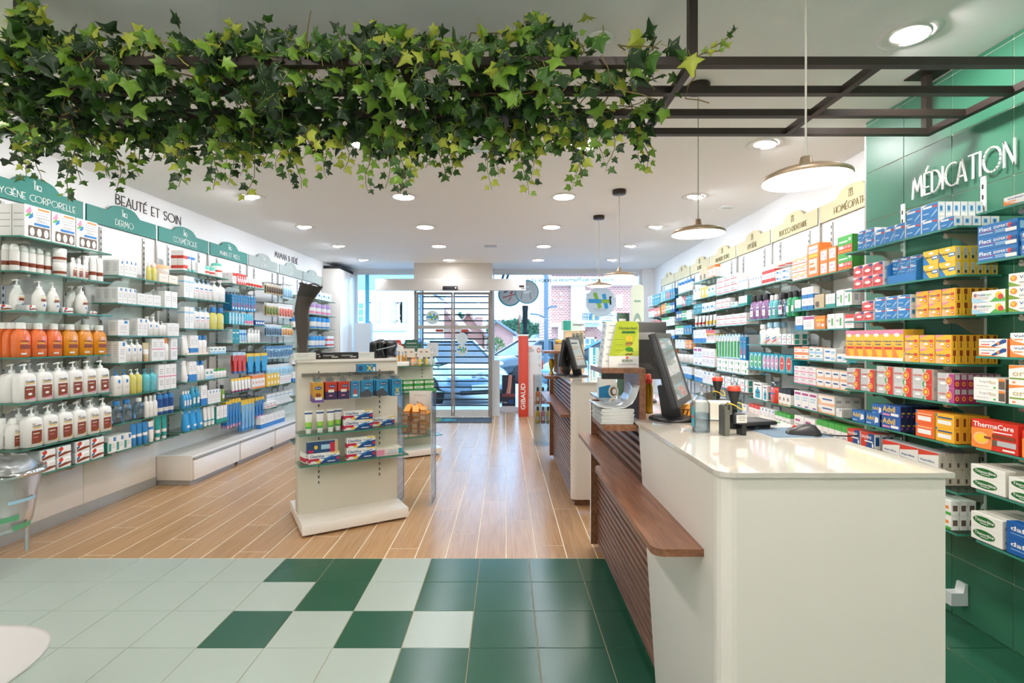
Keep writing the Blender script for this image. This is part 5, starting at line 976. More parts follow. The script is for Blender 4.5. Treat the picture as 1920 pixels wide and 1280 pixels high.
def T_blister(w, h, d, card='b', fill='i', top='w', **k):
    """hanging card with a clear bubble; hangs from its top edge (z = 0)"""
    m = MB(); m.prism([(-w / 2, -h), (w / 2, -h), (w / 2, -.012), (w * .3, 0), (-w * .3, 0), (-w / 2, -.012)], 0, .0015, K(card), T=Matrix(((1, 0, 0, 0), (0, 0, 1, 0), (0, 1, 0, 0), (0, 0, 0, 1))))
    m.face([tr(0, .78, 1, .98, top), tr(.15, .84, .7, .9, 's')], (-w / 2, 0, -h), (1, 0, 0), (0, 0, 1), w, h, (0, -1, 0))
    c = MB(); c.loft([(0, w * .34, h * .30, 3), (d * .6, w * .32, h * .28, 3), (d * .9, w * .22, h * .2, 2.4)], K(fill), 12, T=Matrix.Translation((0, -.001, -h * .6)) @ Matrix.Rotation(PI / 2, 4, 'X'))
    return 'blister_pack', 'blister pack', m.mesh('blister_pack'), [('bubble', c.mesh('bubble'))]
def T_insole(w, h, d, card='y', fill='b', top='p', **k):
    """flat sole-shaped insole in a hanging sleeve"""
    m = MB(); m.prism([(-w / 2, -h * .4), (w / 2, -h * .4), (w / 2, -.01), (w * .25, 0), (-w * .25, 0), (-w / 2, -.01)], 0, .003, K(card), T=Matrix(((1, 0, 0, 0), (0, 0, 1, 0), (0, 1, 0, 0), (0, 0, 0, 1))))
    P = [(-w * .4, -h * .15), (-w * .44, -h * .5), (-w * .3, -h * .75), (-w * .34, -h * .9), (-w * .2, -h), (w * .15, -h), (w * .32, -h * .9), (w * .3, -h * .7), (w * .45, -h * .45), (w * .42, -h * .15)]
    c = MB().prism(P, -.006, 0, K(fill), T=Matrix(((1, 0, 0, 0), (0, 0, 1, 0), (0, 1, 0, 0), (0, 0, 0, 1)))); c.prism([P[3], P[4], P[5], P[6]], -.007, -.006, K(top), T=Matrix(((1, 0, 0, 0), (0, 0, 1, 0), (0, 1, 0, 0), (0, 0, 0, 1))))
    return 'insole_pack', 'insole pack', m.mesh('insole_pack'), [('insole', c.mesh('insole'))]
def T_hangbox(w, h, d, v='gold', **k):
    n, c, me, p = T_box(w, h, d, v, 'hanging_box')
    me.transform(Matrix.Translation((0, 0, -h - .02)))
    t = MB().box(-w * .3, -.001, -.022, w * .3, .001, .008, 'clear_film')
    return n, c, me, [('hang_tab', t.mesh('hang_tab'))]
def T_brush(w, h, d, card='w', fill='g', top='t', **k):
    m = MB(); m.prism([(-w / 2, -h), (w / 2, -h), (w / 2, -w * .3), (w * .2, 0), (-w * .2, 0), (-w / 2, -w * .3)], 0, .0015, K(card), T=Matrix(((1, 0, 0, 0), (0, 0, 1, 0), (0, 1, 0, 0), (0, 0, 0, 1))))
    c = MB().bar((0, -.008, -h * .95), (0, -.008, -h * .3), w * .22, .01, K(fill)).bar((0, -.008, -h * .3), (0, -.008, -h * .12), w * .34, .014, K(top))
    return 'toothbrush_pack', 'toothbrush pack', m.mesh('toothbrush_pack'), [('toothbrush', c.mesh('toothbrush'))]
def T_soap(w, h, d, **k):
    """twin soap bars shrink-wrapped side by side, seen end on"""
    m = MB(); m.bbox(-w / 2, -d / 2, 0, w / 2, d / 2, h, 'gloss_white', .008)
    m.face([pl_('e', (.02, .08), (.98, .3), (.98, .62), (.02, .3)), pl_('n', (0, .3), (.2, .45), (.3, 1), (.2, 1), (.12, .6), (0, .5)), el(.2, .78, .17, .18, 'r'), tr(.55, .45, .95, .8, 'w')], (-w / 2, -d / 2, 0), (1, 0, 0), (0, 0, 1), w, h, (0, -1, 0))
    f = MB().bbox(-w / 2 - .003, -d / 2 + .01, .002, w / 2 + .003, d / 2 - .004, h + .003, 'clear_film', .01)
    return 'soap_multipack', 'soap pack', m.mesh('soap_multipack'), [('shrink_wrap', f.mesh('shrink_wrap'))]
def T_bottle(w, h, d, body='clear_bottle', cap='b', v='none', name='lotion_bottle', **k):
    m = MB(); r = w / 2; hb = h * .76; m.lathe([(r * .92, 0), (r, hb * .03), (r, hb * .82), (r * .75, hb * .95), (r * .4, hb)], body, 14, sy=d / w)
    label_rect(m, w * .55, -d * .5 - .0008, hb * .1, hb * .75, LBL[v])
    c = MB().lathe([(r * .5, 0), (r * .48, h * .2), (r * .4, h * .23)], K(cap), 12, c=(0, 0, hb))
    return name, 'bottle', m.mesh(name), [('cap', c.mesh('cap'))]
TYPES = dict(box=T_box, pump=T_pump, flat=T_flat, spray=T_spray, tube=T_tube, pouch=T_pouch, jar=T_jar, blister=T_blister, insole=T_insole, hangbox=T_hangbox, brush=T_brush, soap=T_soap, bottle=T_bottle)
DEPTH = dict(box=.06, pump=.06, flat=.05, spray=.05, tube=.04, pouch=.06, jar=.06, blister=.02, insole=.01, hangbox=.03, brush=.02, soap=.16, bottle=.05)
PROTO = {}
def proto(t, w, h, d, kw):
    q = lambda x: round(x / .003) * .003 if x > .03 else round(x, 3)
    w, h, d = max(q(w), .006), max(q(h), .006), max(q(d), .004)
    key = (t, round(w, 4), round(h, 4), round(d, 4), repr(sorted(kw.items())))
    if key not in PROTO: PROTO[key] = TYPES[t](w, h, d, **kw)
    return PROTO[key], w, h, d
REG = {}
def put(pr, loc, rz, desc, place, order, small=False, label=None, tilt=None):
    name, cat, me, parts = pr; o = obj(name, me, None, loc, rz)
    if tilt: o.rotation_euler = tilt
    for pn, pm in parts: obj(pn, pm, o)
    o['category'] = cat
    if label: o['label'] = label
    else: REG.setdefault((desc, place), []).append((order, o))
    return o
def row(sh, t, n, ua, ub, hpx, desc, levels=1, deep=0, inset=.012, d=None, fill=.94, dz=0., jit=.0, zz=None, hang=False, **kw):
    """n items side by side between two picture columns measured along the shelf front"""
    W, z, dep, place = SHELF[sh]; off = dep - inset
    if zz is not None: z = zz
    Ya, Yb = W.Y(ua, off), W.Y(ub, off); Ym = (Ya + Yb) / 2; pitch = (Yb - Ya) / n; h = hpx / F * Ym; d = d or DEPTH[t]
    pr, w_, h_, d_ = proto(t, abs(pitch) * fill, h, d, kw)
    if t in ('spray', 'jar', 'bottle') : d_ = w_ if t != 'bottle' else d_
    for i in range(n):
        Y = Ya + pitch * (i + .5) + random.uniform(-jit, jit)
        for L in range(levels):
            nearest = (i == 0 if W.s < 0 else i == n - 1)
            for q in range(1 + (deep if nearest else min(deep, 1))):
                o_ = off - d_ / 2 - q * (d_ + .003)
                if o_ - d_ / 2 < .02: continue
                p = W.P(Y, o_, z + dz + L * (h_ + .0012) + .0003)
                dd = (('upper ' if L == levels - 1 else 'middle ' if L else 'lower ') if levels > 1 else '') + desc
                if q: put(pr, p, W.rz, dd, place, (q, -Y))
                else: put(pr, p, W.rz + random.uniform(-.02, .02) * (jit > 0), dd, place, -Y)
def hooks(W, place, t, n, ua, ub, v0, v1, desc, off=.24, d=None, wid=.9, rail=True, deep=1, fan=0., **kw):
    """n hanging packs on prongs from a rail; v0 is the top edge in the picture"""
    Ya, Yb = W.Y(ua, off), W.Y(ub, off); Ym = (Ya + Yb) / 2; pitch = (Yb - Ya) / n; z = EYE - (v0 - VC) / F * Ym; h = (v1 - v0) / F * Ym; d = d or DEPTH[t]
    if rail:
        lo, hi = sorted((Ya, Yb)); L = hi - lo; Yc = (lo + hi) / 2; e = tag(empty('hook_rail', W.P(Yc, .05, z + .012), W.rz), f'grey hook rail for {desc}s, {place}', 'hook rail', 'hook rails on the wall units')
        if any(o.get('label') == e['label'] for o in COL.objects if o is not e and o.name.startswith('hook_rail')): e['label'] = f'another grey hook rail for {desc}s, {place}, {ORD[len(COL.objects) % 7]} down'
        MB().box(-L / 2, -.01, -.008, L / 2, .008, .008, 'steel').build('rail', e)
        pm = MB().tube([(0, 0, 0), (0, -off + .04, -.006), (0, -off + .028, .003)], .0025, 'steel', 5).mesh('prong')
        for i in range(n): obj('prong', pm, e, (-L / 2 + L * (i + .5) / n, -.008, 0))
    pr, w_, h_, d_ = proto(t, abs(pitch) * wid, h, d, kw)
    for i in range(n):
        for q in range(1 + deep):
            p = W.P(Ya + pitch * (i + .5), off - q * max(d_ * 1.2, .03) - .004, z + random.uniform(-.004, .004))
            put(pr, p, W.rz + random.uniform(-.06, .06), desc, place, -(Ya + pitch * i) if not q else (q, -(Ya + pitch * i)))
def finish_labels():
    for (desc, place), L in REG.items():
        fr = sorted([x for x in L if not isinstance(x[0], tuple)], key=lambda x: x[0]); bk = sorted([x for x in L if isinstance(x[0], tuple)], key=lambda x: x[0])
        gname = f'{desc}{"es" if desc.endswith("x") else "s"}, {place}'[:90]; seen = {}
        for i, (k, o) in enumerate(fr):
            if len(fr) == 1: o['label'] = f'{desc} on the {place}'
            else: o['label'] = f'{ORD[i]} {desc} from window end, {place}'; o['group'] = gname
        for q in sorted({x[0][0] for x in bk}):
            B_ = [x for x in bk if x[0][0] == q]
            for n, (k, o) in enumerate(B_):
                o['group'] = gname
                if len(B_) > 1: o['label'] = f'{ORD[n]} {desc} in {ORD[q]} row, {place}'
                else: o['label'] = f'{desc} right behind the front, {place}' if q == 1 else f'{desc}, {ORD[q]} row from the front, {place}'
# ================================================================ stock on the wall units
R = row
# ---- body hygiene bay
R('A1', 'box', 3, 45, 184, 57, 'white care kit with bottle windows', d=.085, deep=1, v='kit', name='gift_box')
R('A2', 'spray', 5, 27, 102, 50, 'white spray with brown band', jit=.004, deep=1, inset=.08)
R('A2', 'jar', 1, 112, 132, 26, 'squat white roll-on with brown label', levels=2, cap='w', name='deodorant', bands=(('e', .3, .6),))
R('A2', 'bottle', 3, 135, 169, 38, 'white deodorant with green band', body='gloss_white', cap='w', v='brown', name='deodorant', d=.035)
R('A2', 'spray', 2, 173, 198, 44, 'tall white spray with brown label', fill=.8)
R('A3', 'pump', 1, 27, 54, 58, 'squat-shouldered oval pump bottle', d=.065, v='oval', round_=True, inset=.1)
R('A3', 'pump', 2, 69, 119, 54, 'oval white pump bottle, middle pair,', d=.065, v='oval', round_=True)
R('A3', 'pump', 1, 149, 171, 50, 'single oval white pump bottle', d=.065, v='oval', round_=True, deep=1)
R('A3', 'soap', 1, 1, 26, 11, 'flat wrapped soap pack', d=.12, inset=.13); R('A3', 'soap', 1, 55, 69, 11, 'small wrapped soap pack', d=.1); R('A3', 'soap', 1, 120, 139, 10, 'low wrapped soap pack', d=.1); R('A3', 'soap', 1, 172, 183, 6, 'tiny wrapped soap pack', d=.06)
R('A4', 'flat', 3, 30, 121, 63, 'coral shower gel bottle', deep=2, d=.055, body='gel_orange', inset=.05)
R('A4', 'flat', 3, 122, 204, 57, 'amber shower gel bottle', deep=1, d=.055, body='gel_amber', inset=.05)
R('A5', 'pump', 6, 40, 209, 67, 'white pump bottle with brown label', deep=2, d=.08, v='brownp', fill=.97)
R('A6', 'flat', 1, 23, 47, 57, 'pumpless white bottle with brown label', deep=1, d=.07, v='brown', body='gloss_white', name='lotion_bottle', inset=.08)
R('A6', 'pump', 6, 54, 213, 68, 'white pump bottle with russet label', deep=2, d=.08, v='brown', fill=.97)
R('A7', 'soap', 2, 77, 137, 20, 'wrapped soap pack of near half', levels=2, d=.2, fill=.86); R('A7', 'soap', 2, 143, 198, 19, 'wrapped soap pack of far half', levels=2, d=.2, fill=.86)
# ---- dermo bay
R('B1', 'box', 1, 223, 232, 29, 'single white box with blue square', deep=2); R('B1', 'box', 3, 233, 257, 30, 'white box with blue square', deep=1)
R('B1', 'bottle', 2, 277, 297, 34, 'slim oil bottle', body='gel_yellow', cap='w', d=.03, fill=.8)
R('B1', 'box', 2, 298, 334, 16, 'peach cream box', v='peach', name='cosmetic_box'); R('B1', 'jar', 1, 303, 326, 17, 'peach cream jar on the boxes', dz=.078, cap='f')
R('B2', 'box', 4, 221, 256, 29, 'white carton with blue corner', deep=2); R('B2', 'box', 3, 258, 302, 10, 'flat white carton', levels=2, v='skin_plain', name='cosmetic_box'); R('B2', 'box', 2, 309, 333, 30, 'tall plain white carton', v='skin_plain', name='cosmetic_box', deep=1)
R('B3', 'box', 1, 221, 243, 29, 'wide white box', d=.08); R('B3', 'box', 2, 258, 277, 32, 'white box next to pumps', deep=1); R('B3', 'pump', 2, 278, 299, 35, 'white pump bottle with blue square', v='blue'); R('B3', 'pump', 2, 300, 313, 27, 'small white pump bottle', v='none'); R('B3', 'box', 2, 314, 336, 24, 'plain cream-white box', v='skin_plain', name='cosmetic_box')
R('B4', 'box', 1, 222, 237, 40, 'tall white box with blue square', deep=2, d=.05); R('B4', 'pump', 3, 237, 269, 43, 'white pump bottle with blue label', v='blue'); R('B4', 'tube', 1, 270, 284, 35, 'tan sun cream tube', body='c9b58c', cap='f', bands=(('w', .3, .6),)); R('B4', 'box', 2, 285, 309, 41, 'white box with pink lettering', v='skin_pink', name='cosmetic_box'); R('B4', 'bottle', 1, 309, 319, 42, 'white bottle with orange cap', body='gloss_white', cap='o', d=.045); R('B4', 'box', 1, 321, 333, 40, 'narrow white box near upright', v='skin_pink', name='cosmetic_box')
R('B5', 'pump', 2, 216, 246, 49, 'pump bottle with blue head', v='blue', cap='b' and PK['b']); R('B5', 'pump', 2, 247, 269, 47, 'yellow-green gel pump bottle', v='none', body='gel_yellow'); R('B5', 'pump', 2, 271, 296, 44, 'turquoise gel pump bottle', v='none', body='gel_teal', cap=PK['t']); R('B5', 'box', 3, 297, 331, 46, 'white carton with pink stripes', v='skin_pink', deep=1, name='cosmetic_box')
R('B6', 'flat', 2, 214, 251, 42, 'clear micellar bottle with blue cap', body='clear_bottle', cap=PK['b'], v='none', name='lotion_bottle'); R('B6', 'flat', 1, 257, 273, 40, 'clear bottle with white cap', body='clear_bottle', v='none', name='lotion_bottle'); R('B6', 'bottle', 3, 274, 298, 40, 'white lotion bottle', body='gloss_white', cap='w', d=.045); R('B6', 'spray', 3, 299, 329, 38, 'blue sun spray', body=PK['n'], cap=PK['b'], bands=(('n', 0, .2), ('h', .2, .45), ('n', .45, 1)))
R('B7', 'box', 3, 204, 247, 29, 'white box with green side', v='skin_teal', deep=1); R('B7', 'tube', 3, 248, 281, 41, 'bright blue cream tube', body='2f86c8', cap='2f86c8', bands=(('w', .3, .45),)); R('B7', 'tube', 1, 281, 292, 38, 'plain white cream tube'); R('B7', 'tube', 2, 293, 317, 43, 'teal cream tube', body='219a92', bands=(('w', .2, .35),))
# ---- cosmetics bay
R('C1', 'box', 1, 344, 352, 37, 'red and white box', v='redband', deep=1); R('C1', 'tube', 2, 353, 370, 38, 'white cream tube with aqua foot', cap='7fd0cc'); R('C1', 'box', 2, 371, 385, 20, 'small frosted carton', v='skin_plain', name='cosmetic_box'); R('C1', 'jar', 2, 386, 408, 17, 'white jar with mint lid', cap='6fc9b4', bands=(('r', .4, .7),)); R('C1', 'spray', 1, 409, 422, 28, 'mint-capped spray', cap='6fc9b4', bands=(('w', 0, .5), ('r', .5, .65), ('w', .65, 1)))
R('C2', 'box', 2, 345, 364, 40, 'white carton with blue stripe', v='skin_stripe', d=.07, name='cosmetic_box'); R('C2', 'pump', 4, 365, 399, 40, 'white pump bottle with pale blue head', v='bluep', cap='8fc3e2'); R('C2', 'pump', 2, 401, 424, 38, 'all white pump bottle', v='none')
R('C3', 'box', 2, 346, 364, 40, 'white carton with pale stripe', v='skin_stripe', d=.07, name='cosmetic_box'); R('C3', 'pump', 3, 365, 395, 42, 'white pump bottle with blue band', v='bluep', cap='8fc3e2'); R('C3', 'bottle', 2, 397, 423, 41, 'yellow oil bottle with blue cap', body='gel_yellow', cap='b', d=.05)
R('C4', 'pouch', 1, 346, 357, 37, 'white refill pouch', body='gloss_white'); R('C4', 'box', 2, 357, 372, 36, 'white box with blue foot', v='bluewhite'); R('C4', 'bottle', 2, 373, 390, 36, 'white bottle with blue cap', body='gloss_white', cap='b', d=.045); R('C4', 'box', 4, 394, 424, 13, 'small white box with aqua mark', v='flatteal'); R('C4', 'box', 1, 349, 392, 4, 'flat peach leaflet box before bottles', d=.02, inset=.001, v='peach', name='cosmetic_box')
R('C5', 'pouch', 1, 346, 355, 39, 'white and blue refill pouch', body='gloss_white'); R('C5', 'box', 2, 355, 369, 36, 'white carton with blue foot', v='bluewhite'); R('C5', 'bottle', 2, 370, 385, 37, 'white lotion bottle with blue cap', body='gloss_white', cap='b', d=.045); R('C5', 'box', 2, 386, 401, 19, 'pale blue carton', v='flatteal'); R('C5', 'bottle', 4, 402, 426, 17, 'short bottle with green cap', body='gloss_white', cap='g', d=.035)
R('C6', 'flat', 3, 345, 360, 33, 'blue shampoo bottle', body='gel_blue', v='white', name='lotion_bottle'); R('C6', 'flat', 2, 361, 376, 37, 'blue bottle with wide cap', body='1f8fb4', cap='4ab4d2', v='white', name='lotion_bottle'); R('C6', 'box', 1, 377, 389, 36, 'tall white and blue box', v='bluewhite'); R('C6', 'box', 4, 390, 414, 25, 'white box with grey lettering', v='skin'); R('C6', 'bottle', 1, 415, 423, 31, 'olive-green bottle with black cap', body='v' and PK['v'], cap='k', v='white', d=.04)
R('C7', 'pouch', 3, 347, 383, 40, 'blue refill pouch', body='2f9bd8'); R('C7', 'tube', 3, 384, 405, 35, 'white cream tube with teal line', bands=(('t', .12, .2),)); R('C7', 'box', 3, 406, 426, 30, 'white box with teal side', v='mint')
# ---- hand and foot bay
R('D1', 'box', 1, 436, 444, 20, 'red and white small box', v='redtop', deep=1); R('D1', 'box', 4, 445, 462, 20, 'orange-red box', v='redwhite', deep=1); R('D1', 'tube', 6, 463, 494, 17, 'small white and red tube', bands=(('r', .0, .3),))
hooks(WL, 'foot bay', 'hangbox', 9, 433, 478, 552, 580, 'blue hanging pack', v='bluef', deep=2)
R('D3', 'box', 5, 430, 459, 21, 'teal and white carton', v='tealwhite', deep=1); R('D3', 'tube', 4, 460, 477, 20, 'aqua and pink tube', body='5fbcd8', bands=(('p', 0, .3),)); R('D3', 'box', 4, 479, 496, 9, 'tiny dark blue box', v='navy', levels=1)
R('D4', 'box', 2, 436, 449, 26, 'turquoise box', v='tealpack'); R('D4', 'tube', 3, 450, 465, 25, 'pale blue cream tube', body='a7cfe6'); R('D4', 'bottle', 4, 466, 489, 25, 'white and red nail care bottle', body='gloss_white', cap='w', d=.03)
hooks(WL, 'foot bay', 'insole', 3, 437, 462, 660, 700, 'red and blue sock pack', card='l', fill='r', top='b'); hooks(WL, 'foot bay', 'insole', 3, 463, 502, 662, 700, 'turquoise sock pack with yellow header', card='y', fill='3f9fd0', top='n')
R('D6', 'tube', 6, 436, 472, 25, 'white tube with purple cap', cap='b04a86', bands=(('y', .8, 1.),)); R('D6', 'box', 4, 473, 497, 25, 'white and orange box', v='orangewhite', deep=1)
hooks(WL, 'foot bay', 'insole', 5, 424, 452, 748, 800, 'blue and pink insole', card='y', fill='3484c4', top='p', deep=2); hooks(WL, 'foot bay', 'insole', 4, 453, 478, 748, 806, 'pale blue long insole', card='y', fill='7db4dc', top='b', deep=2); hooks(WL, 'foot bay', 'insole', 3, 479, 496, 744, 782, 'short blue insole pair', card='y', fill='b', top='p', deep=1)
# ---- grey-signed bays
hooks(WL, 'grey soins bay', 'blister', 7, 500, 530, 533, 552, 'brown comb pack', card='c', fill='d', top='q'); hooks(WL, 'grey soins bay', 'blister', 4, 531, 548, 535, 560, 'clear baby teat pack', card='l', fill='i')
hooks(WL, 'grey soins bay', 'blister', 4, 500, 522, 568, 592, 'brown and green card pack', card='c', fill='7a8a4e'); hooks(WL, 'grey soins bay', 'blister', 5, 523, 549, 570, 596, 'white and red card pack', card='w', fill='d87a6a')
hooks(WL, 'grey soins bay', 'blister', 6, 500, 528, 608, 630, 'slate-blue card pack', card='i', fill='5f7890'); hooks(WL, 'grey soins bay', 'blister', 4, 529, 549, 610, 630, 'orange-green card pack', card='w', fill='d8a05a', top='g')
hooks(WL, 'grey soins bay', 'blister', 10, 500, 549, 648, 671, 'clear bottle teat pack', card='l', fill='clear_bottle', top='b'); hooks(WL, 'grey soins bay', 'blister', 9, 500, 549, 682, 703, 'pale blue soother pack', card='l', fill='i')
R('E6', 'box', 4, 500, 524, 11, 'yellow food box', v='yellow', levels=2); R('E6', 'box', 3, 525, 546, 15, 'white box with lilac mark', v='skin_pink', name='cosmetic_box')
R('E7', 'box', 6, 500, 549, 23, 'tall white box in row', v='skin_stripe', inset=.06); R('E7', 'box', 3, 499, 520, 11, 'low pink-white box', v='flatpink', inset=.0)
SHELF['Etop'] = (WL, .285, .36, 'drawer top, grey soins bay'); R('Etop', 'box', 6, 489, 534, 22, 'white box with blue foot', v='bluewhite', inset=.08)
for s_, t_, v_ in (('F3', 'jar', None), ('F5', 'box', 'skin_stripe'), ('F6', 'box', 'bluewhite')):
    if t_ == 'jar': R(s_, 'jar', 3, 551, 566, 18, 'white baby jar with blue lid', cap='b')
    else: R(s_, 'box', 4, 549, 568, 18, 'white baby food box', v=v_)
R('G2', 'jar', 4, 586, 624, 21, 'white milk tin with purple lid', cap='a98bb8', bands=(('p', .2, .5),), name='milk_tin', fill=.85); R('G3', 'jar', 4, 588, 622, 21, 'white milk tin with blue lid', cap='2f8fd0', bands=(('b', .1, .3),), name='milk_tin', fill=.85); R('G4', 'jar', 4, 586, 612, 21, 'white tin with bright blue lid', cap='2f8fd0', bands=(('b', .1, .3),), name='milk_tin', fill=.85); R('G4', 'box', 2, 614, 626, 20, 'white and pink box', v='redband')
R('G1', 'box', 4, 586, 622, 14, 'pale blue flat pack', v='flatblue'); R('G5', 'box', 4, 588, 624, 16, 'white box near the cabinet', v='skin')
# ---- tiled wall, inner end
R('P1', 'box', 2, 1608, 1640, 18, 'small blue pill box, far pair,', levels=2, d=.04, v='effer', deep=1); R('P1', 'box', 3, 1641, 1697, 30, 'tall blue pill box', d=.035, v='effer', deep=1); R('P1', 'box', 2, 1698, 1760, 26, 'blue pill box', levels=2, d=.034, v='effer', deep=5); R('P1', 'box', 1, 1762, 1790, 20, 'single low blue box at the end', d=.04, v='effer', deep=4)
R('P2', 'box', 3, 1600, 1656, 22, 'pink-red pill box', levels=2, d=.04, v='nexred', deep=2); R('P2', 'box', 2, 1730, 1792, 26, 'yellow and blue tablet box', levels=2, d=.03, v='dolib', deep=6)
R('P3', 'box', 2, 1603, 1638, 17, 'pink pill box', d=.04, v='nexred'); R('P3', 'box', 1, 1616, 1638, 18, 'red pill box on the pink pair', dz=.056, d=.04, v='nexred'); R('P3', 'box', 3, 1640, 1707, 21, 'blue paracetamol box', levels=2, d=.04, v='effer', deep=2); R('P3', 'box', 3, 1717, 1792, 25, 'golden tablet box', levels=2, d=.03, v='doliy', deep=7)
R('P4', 'box', 6, 1586, 1694, 55, 'tall yellow and pink sachet box', d=.05, v='doliliq', deep=1, fill=.98); R('P4', 'box', 3, 1696, 1785, 25, 'yellow tablet box', levels=2, d=.028, v='doliy', deep=7)
R('P5', 'box', 2, 1587, 1641, 19, 'silver and red pill box', levels=2, d=.03, v='nuro', deep=2); R('P5', 'box', 3, 1643, 1749, 26, 'silver, green and red pill box', levels=2, d=.03, v='nurog', deep=2); R('P5', 'box', 1, 1757, 1790, 26, 'silver and magenta pill box', levels=2, d=.028, v='nurom', deep=6)
R('P6', 'box', 2, 1597, 1650, 22, 'bright blue pill box', d=.03, v='advil', deep=3); R('P6', 'box', 1, 1634, 1655, 21, 'bright blue box on top', dz=.056, d=.03, v='advil', inset=.03); R('P6', 'box', 1, 1652, 1690, 22, 'dark blue pill box', levels=2, d=.026, v='advild', deep=6); R('P6', 'box', 1, 1716, 1752, 24, 'orange capsule box', levels=2, d=.04, v='parao', deep=2); R('P6', 'box', 1, 1754, 1790, 25, 'yellow capsule box', levels=2, d=.03, v='paray', deep=4)
R('P7', 'box', 2, 1588, 1640, 26, 'red and blue pill box', levels=2, d=.035, v='dalf', deep=2); R('P7', 'box', 3, 1655, 1760, 28, 'silver box with red flash', levels=2, d=.036, v='iprafeine', deep=5, fill=.97)
R('P8', 'box', 2, 1690, 1785, 25, 'white and green effervescent box', levels=2, d=.035, v='upsa', deep=2)
# ---- tiled wall, till end
def flatrow(sh, n, ua, ub, h, desc, v, levels=1, deep=0, d=.04, **k): R(sh, 'box', n, ua, ub, h, desc, levels=levels, deep=deep, d=d, v=v, name='ointment_box', **k)
flatrow('O2', 1, 1831, 1911, 23, 'long blue ointment box', 'flect', 3, 1, .045); flatrow('O2', 1, 1913, 1995, 23, 'cropped long blue box', 'flect', 2, 1, .045)
flatrow('O3', 1, 1821, 1887, 21, 'white ointment box with fruit', 'voltn', 2, 2, .04); flatrow('O3', 1, 1889, 1965, 25, 'white ointment box with orange sun', 'volt', 3, 1, .045)
flatrow('O4', 1, 1834, 1890, 16, 'slim ointment box with blue swoosh', 'volta', 2, 2, .035); flatrow('O4', 1, 1892, 1968, 23, 'white and orange ointment box', 'volto', 2, 1, .045)
flatrow('O5', 1, 1824, 1887, 21, 'silver-white joint care box', 'lupi', 2, 2, .045); flatrow('O5', 1, 1889, 1970, 37, 'tall white joint care box', 'oro', 2, 0, .06)
R('O6', 'box', 1, 1819, 1912, 53, 'big red heat-patch box', d=.085, v='therma', deep=0); R('O6', 'box', 1, 1914, 2010, 53, 'second red heat-patch box', d=.085, v='therma')
flatrow('O7', 1, 1819, 1887, 22, 'white box with green oval', 'titan', 2, 4, .038); flatrow('O7', 1, 1889, 1965, 22, 'cropped box with green oval', 'titan', 2, 2, .038)
flatrow('O8', 1, 1819, 1882, 25, 'white box with large green oval', 'titan', 2, 4, .04); flatrow('O8', 1, 1885, 1972, 30, 'blue tablet box', 'daflon', 2, 0, .05)
flatrow('O1', 2, 1880, 2040, 18, 'small white tube box above', 'volto', 1, 0, .04)
# ---- homeopathy bay
R('H1', 'box', 2, 1486, 1513, 15, 'orange and white sachet box', levels=3, v='homeo', deep=1); R('H1', 'box', 1, 1514, 1536, 62, 'tall orange display box', v='homeobig', d=.09, fill=.99); R('H1', 'box', 2, 1537, 1569, 24, 'orange square box', levels=2, v='homeopair'); R('H1', 'box', 1, 1570, 1599, 32, 'green and red special-offer box', levels=2, v='offer', deep=1)
R('H2', 'box', 1, 1490, 1502, 20, 'green and blue box', v='mint'); R('H2', 'box', 2, 1503, 1525, 21, 'blue and white small box', levels=2, v='bluewhite', d=.05); R('H2', 'box', 1, 1527, 1546, 26, 'brown cardboard tray', v='card', d=.1, name='cardboard_box'); R('H2', 'box', 3, 1548, 1566, 25, 'slim white and green box', v='mint'); R('H2', 'box', 2, 1568, 1598, 30, 'white box with green flash', v='greenwhite', deep=1)
R('H3', 'box', 1, 1491, 1505, 25, 'white and blue box', v='bluewhite'); R('H3', 'box', 1, 1506, 1527, 25, 'white and violet box', v='violet'); R('H3', 'box', 1, 1528, 1548, 25, 'orange box', v='orangebox', deep=1); R('H3', 'box', 2, 1551, 1582, 28, 'white box with green corner', v='greenwhite', deep=1); R('H3', 'box', 1, 1584, 1602, 26, 'white and red box', v='redtop')
R('H4', 'box', 2, 1489, 1516, 11, 'flat orange and white box', levels=2, v='orangewhite'); R('H4', 'box', 2, 1517, 1543, 12, 'flat white and aqua box', levels=2, v='flatteal'); R('H4', 'box', 1, 1545, 1568, 12, 'flat white box with blue mark', levels=2, v='flatblue', d=.05, deep=1); R('H4', 'box', 1, 1569, 1588, 15, 'white box with blue lettering', v='flatblue'); R('H4', 'box', 5, 1590, 1606, 7, 'tiny teal box', v='tealpack')
R('H5', 'box', 3, 1489, 1530, 11, 'flat pink and white box', levels=3, v='pink', deep=1); R('H5', 'box', 4, 1531, 1590, 17, 'white box with apricot corner', levels=2, v='pinko', deep=1)
R('H6', 'box', 3, 1489, 1532, 31, 'tall white box with violet top', v='pinktall', deep=2, d=.05); R('H6', 'box', 1, 1534, 1566, 17, 'wide white box with apricot corner', levels=2, v='pinko', deep=2); R('H6', 'box', 1, 1568, 1579, 15, 'small white box', v='skin', deep=1)
R('H7', 'box', 2, 1489, 1529, 30, 'white and pink box', v='pink', deep=1); R('H7', 'box', 6, 1531, 1604, 37, 'white box with green top', v='greencap', deep=1)
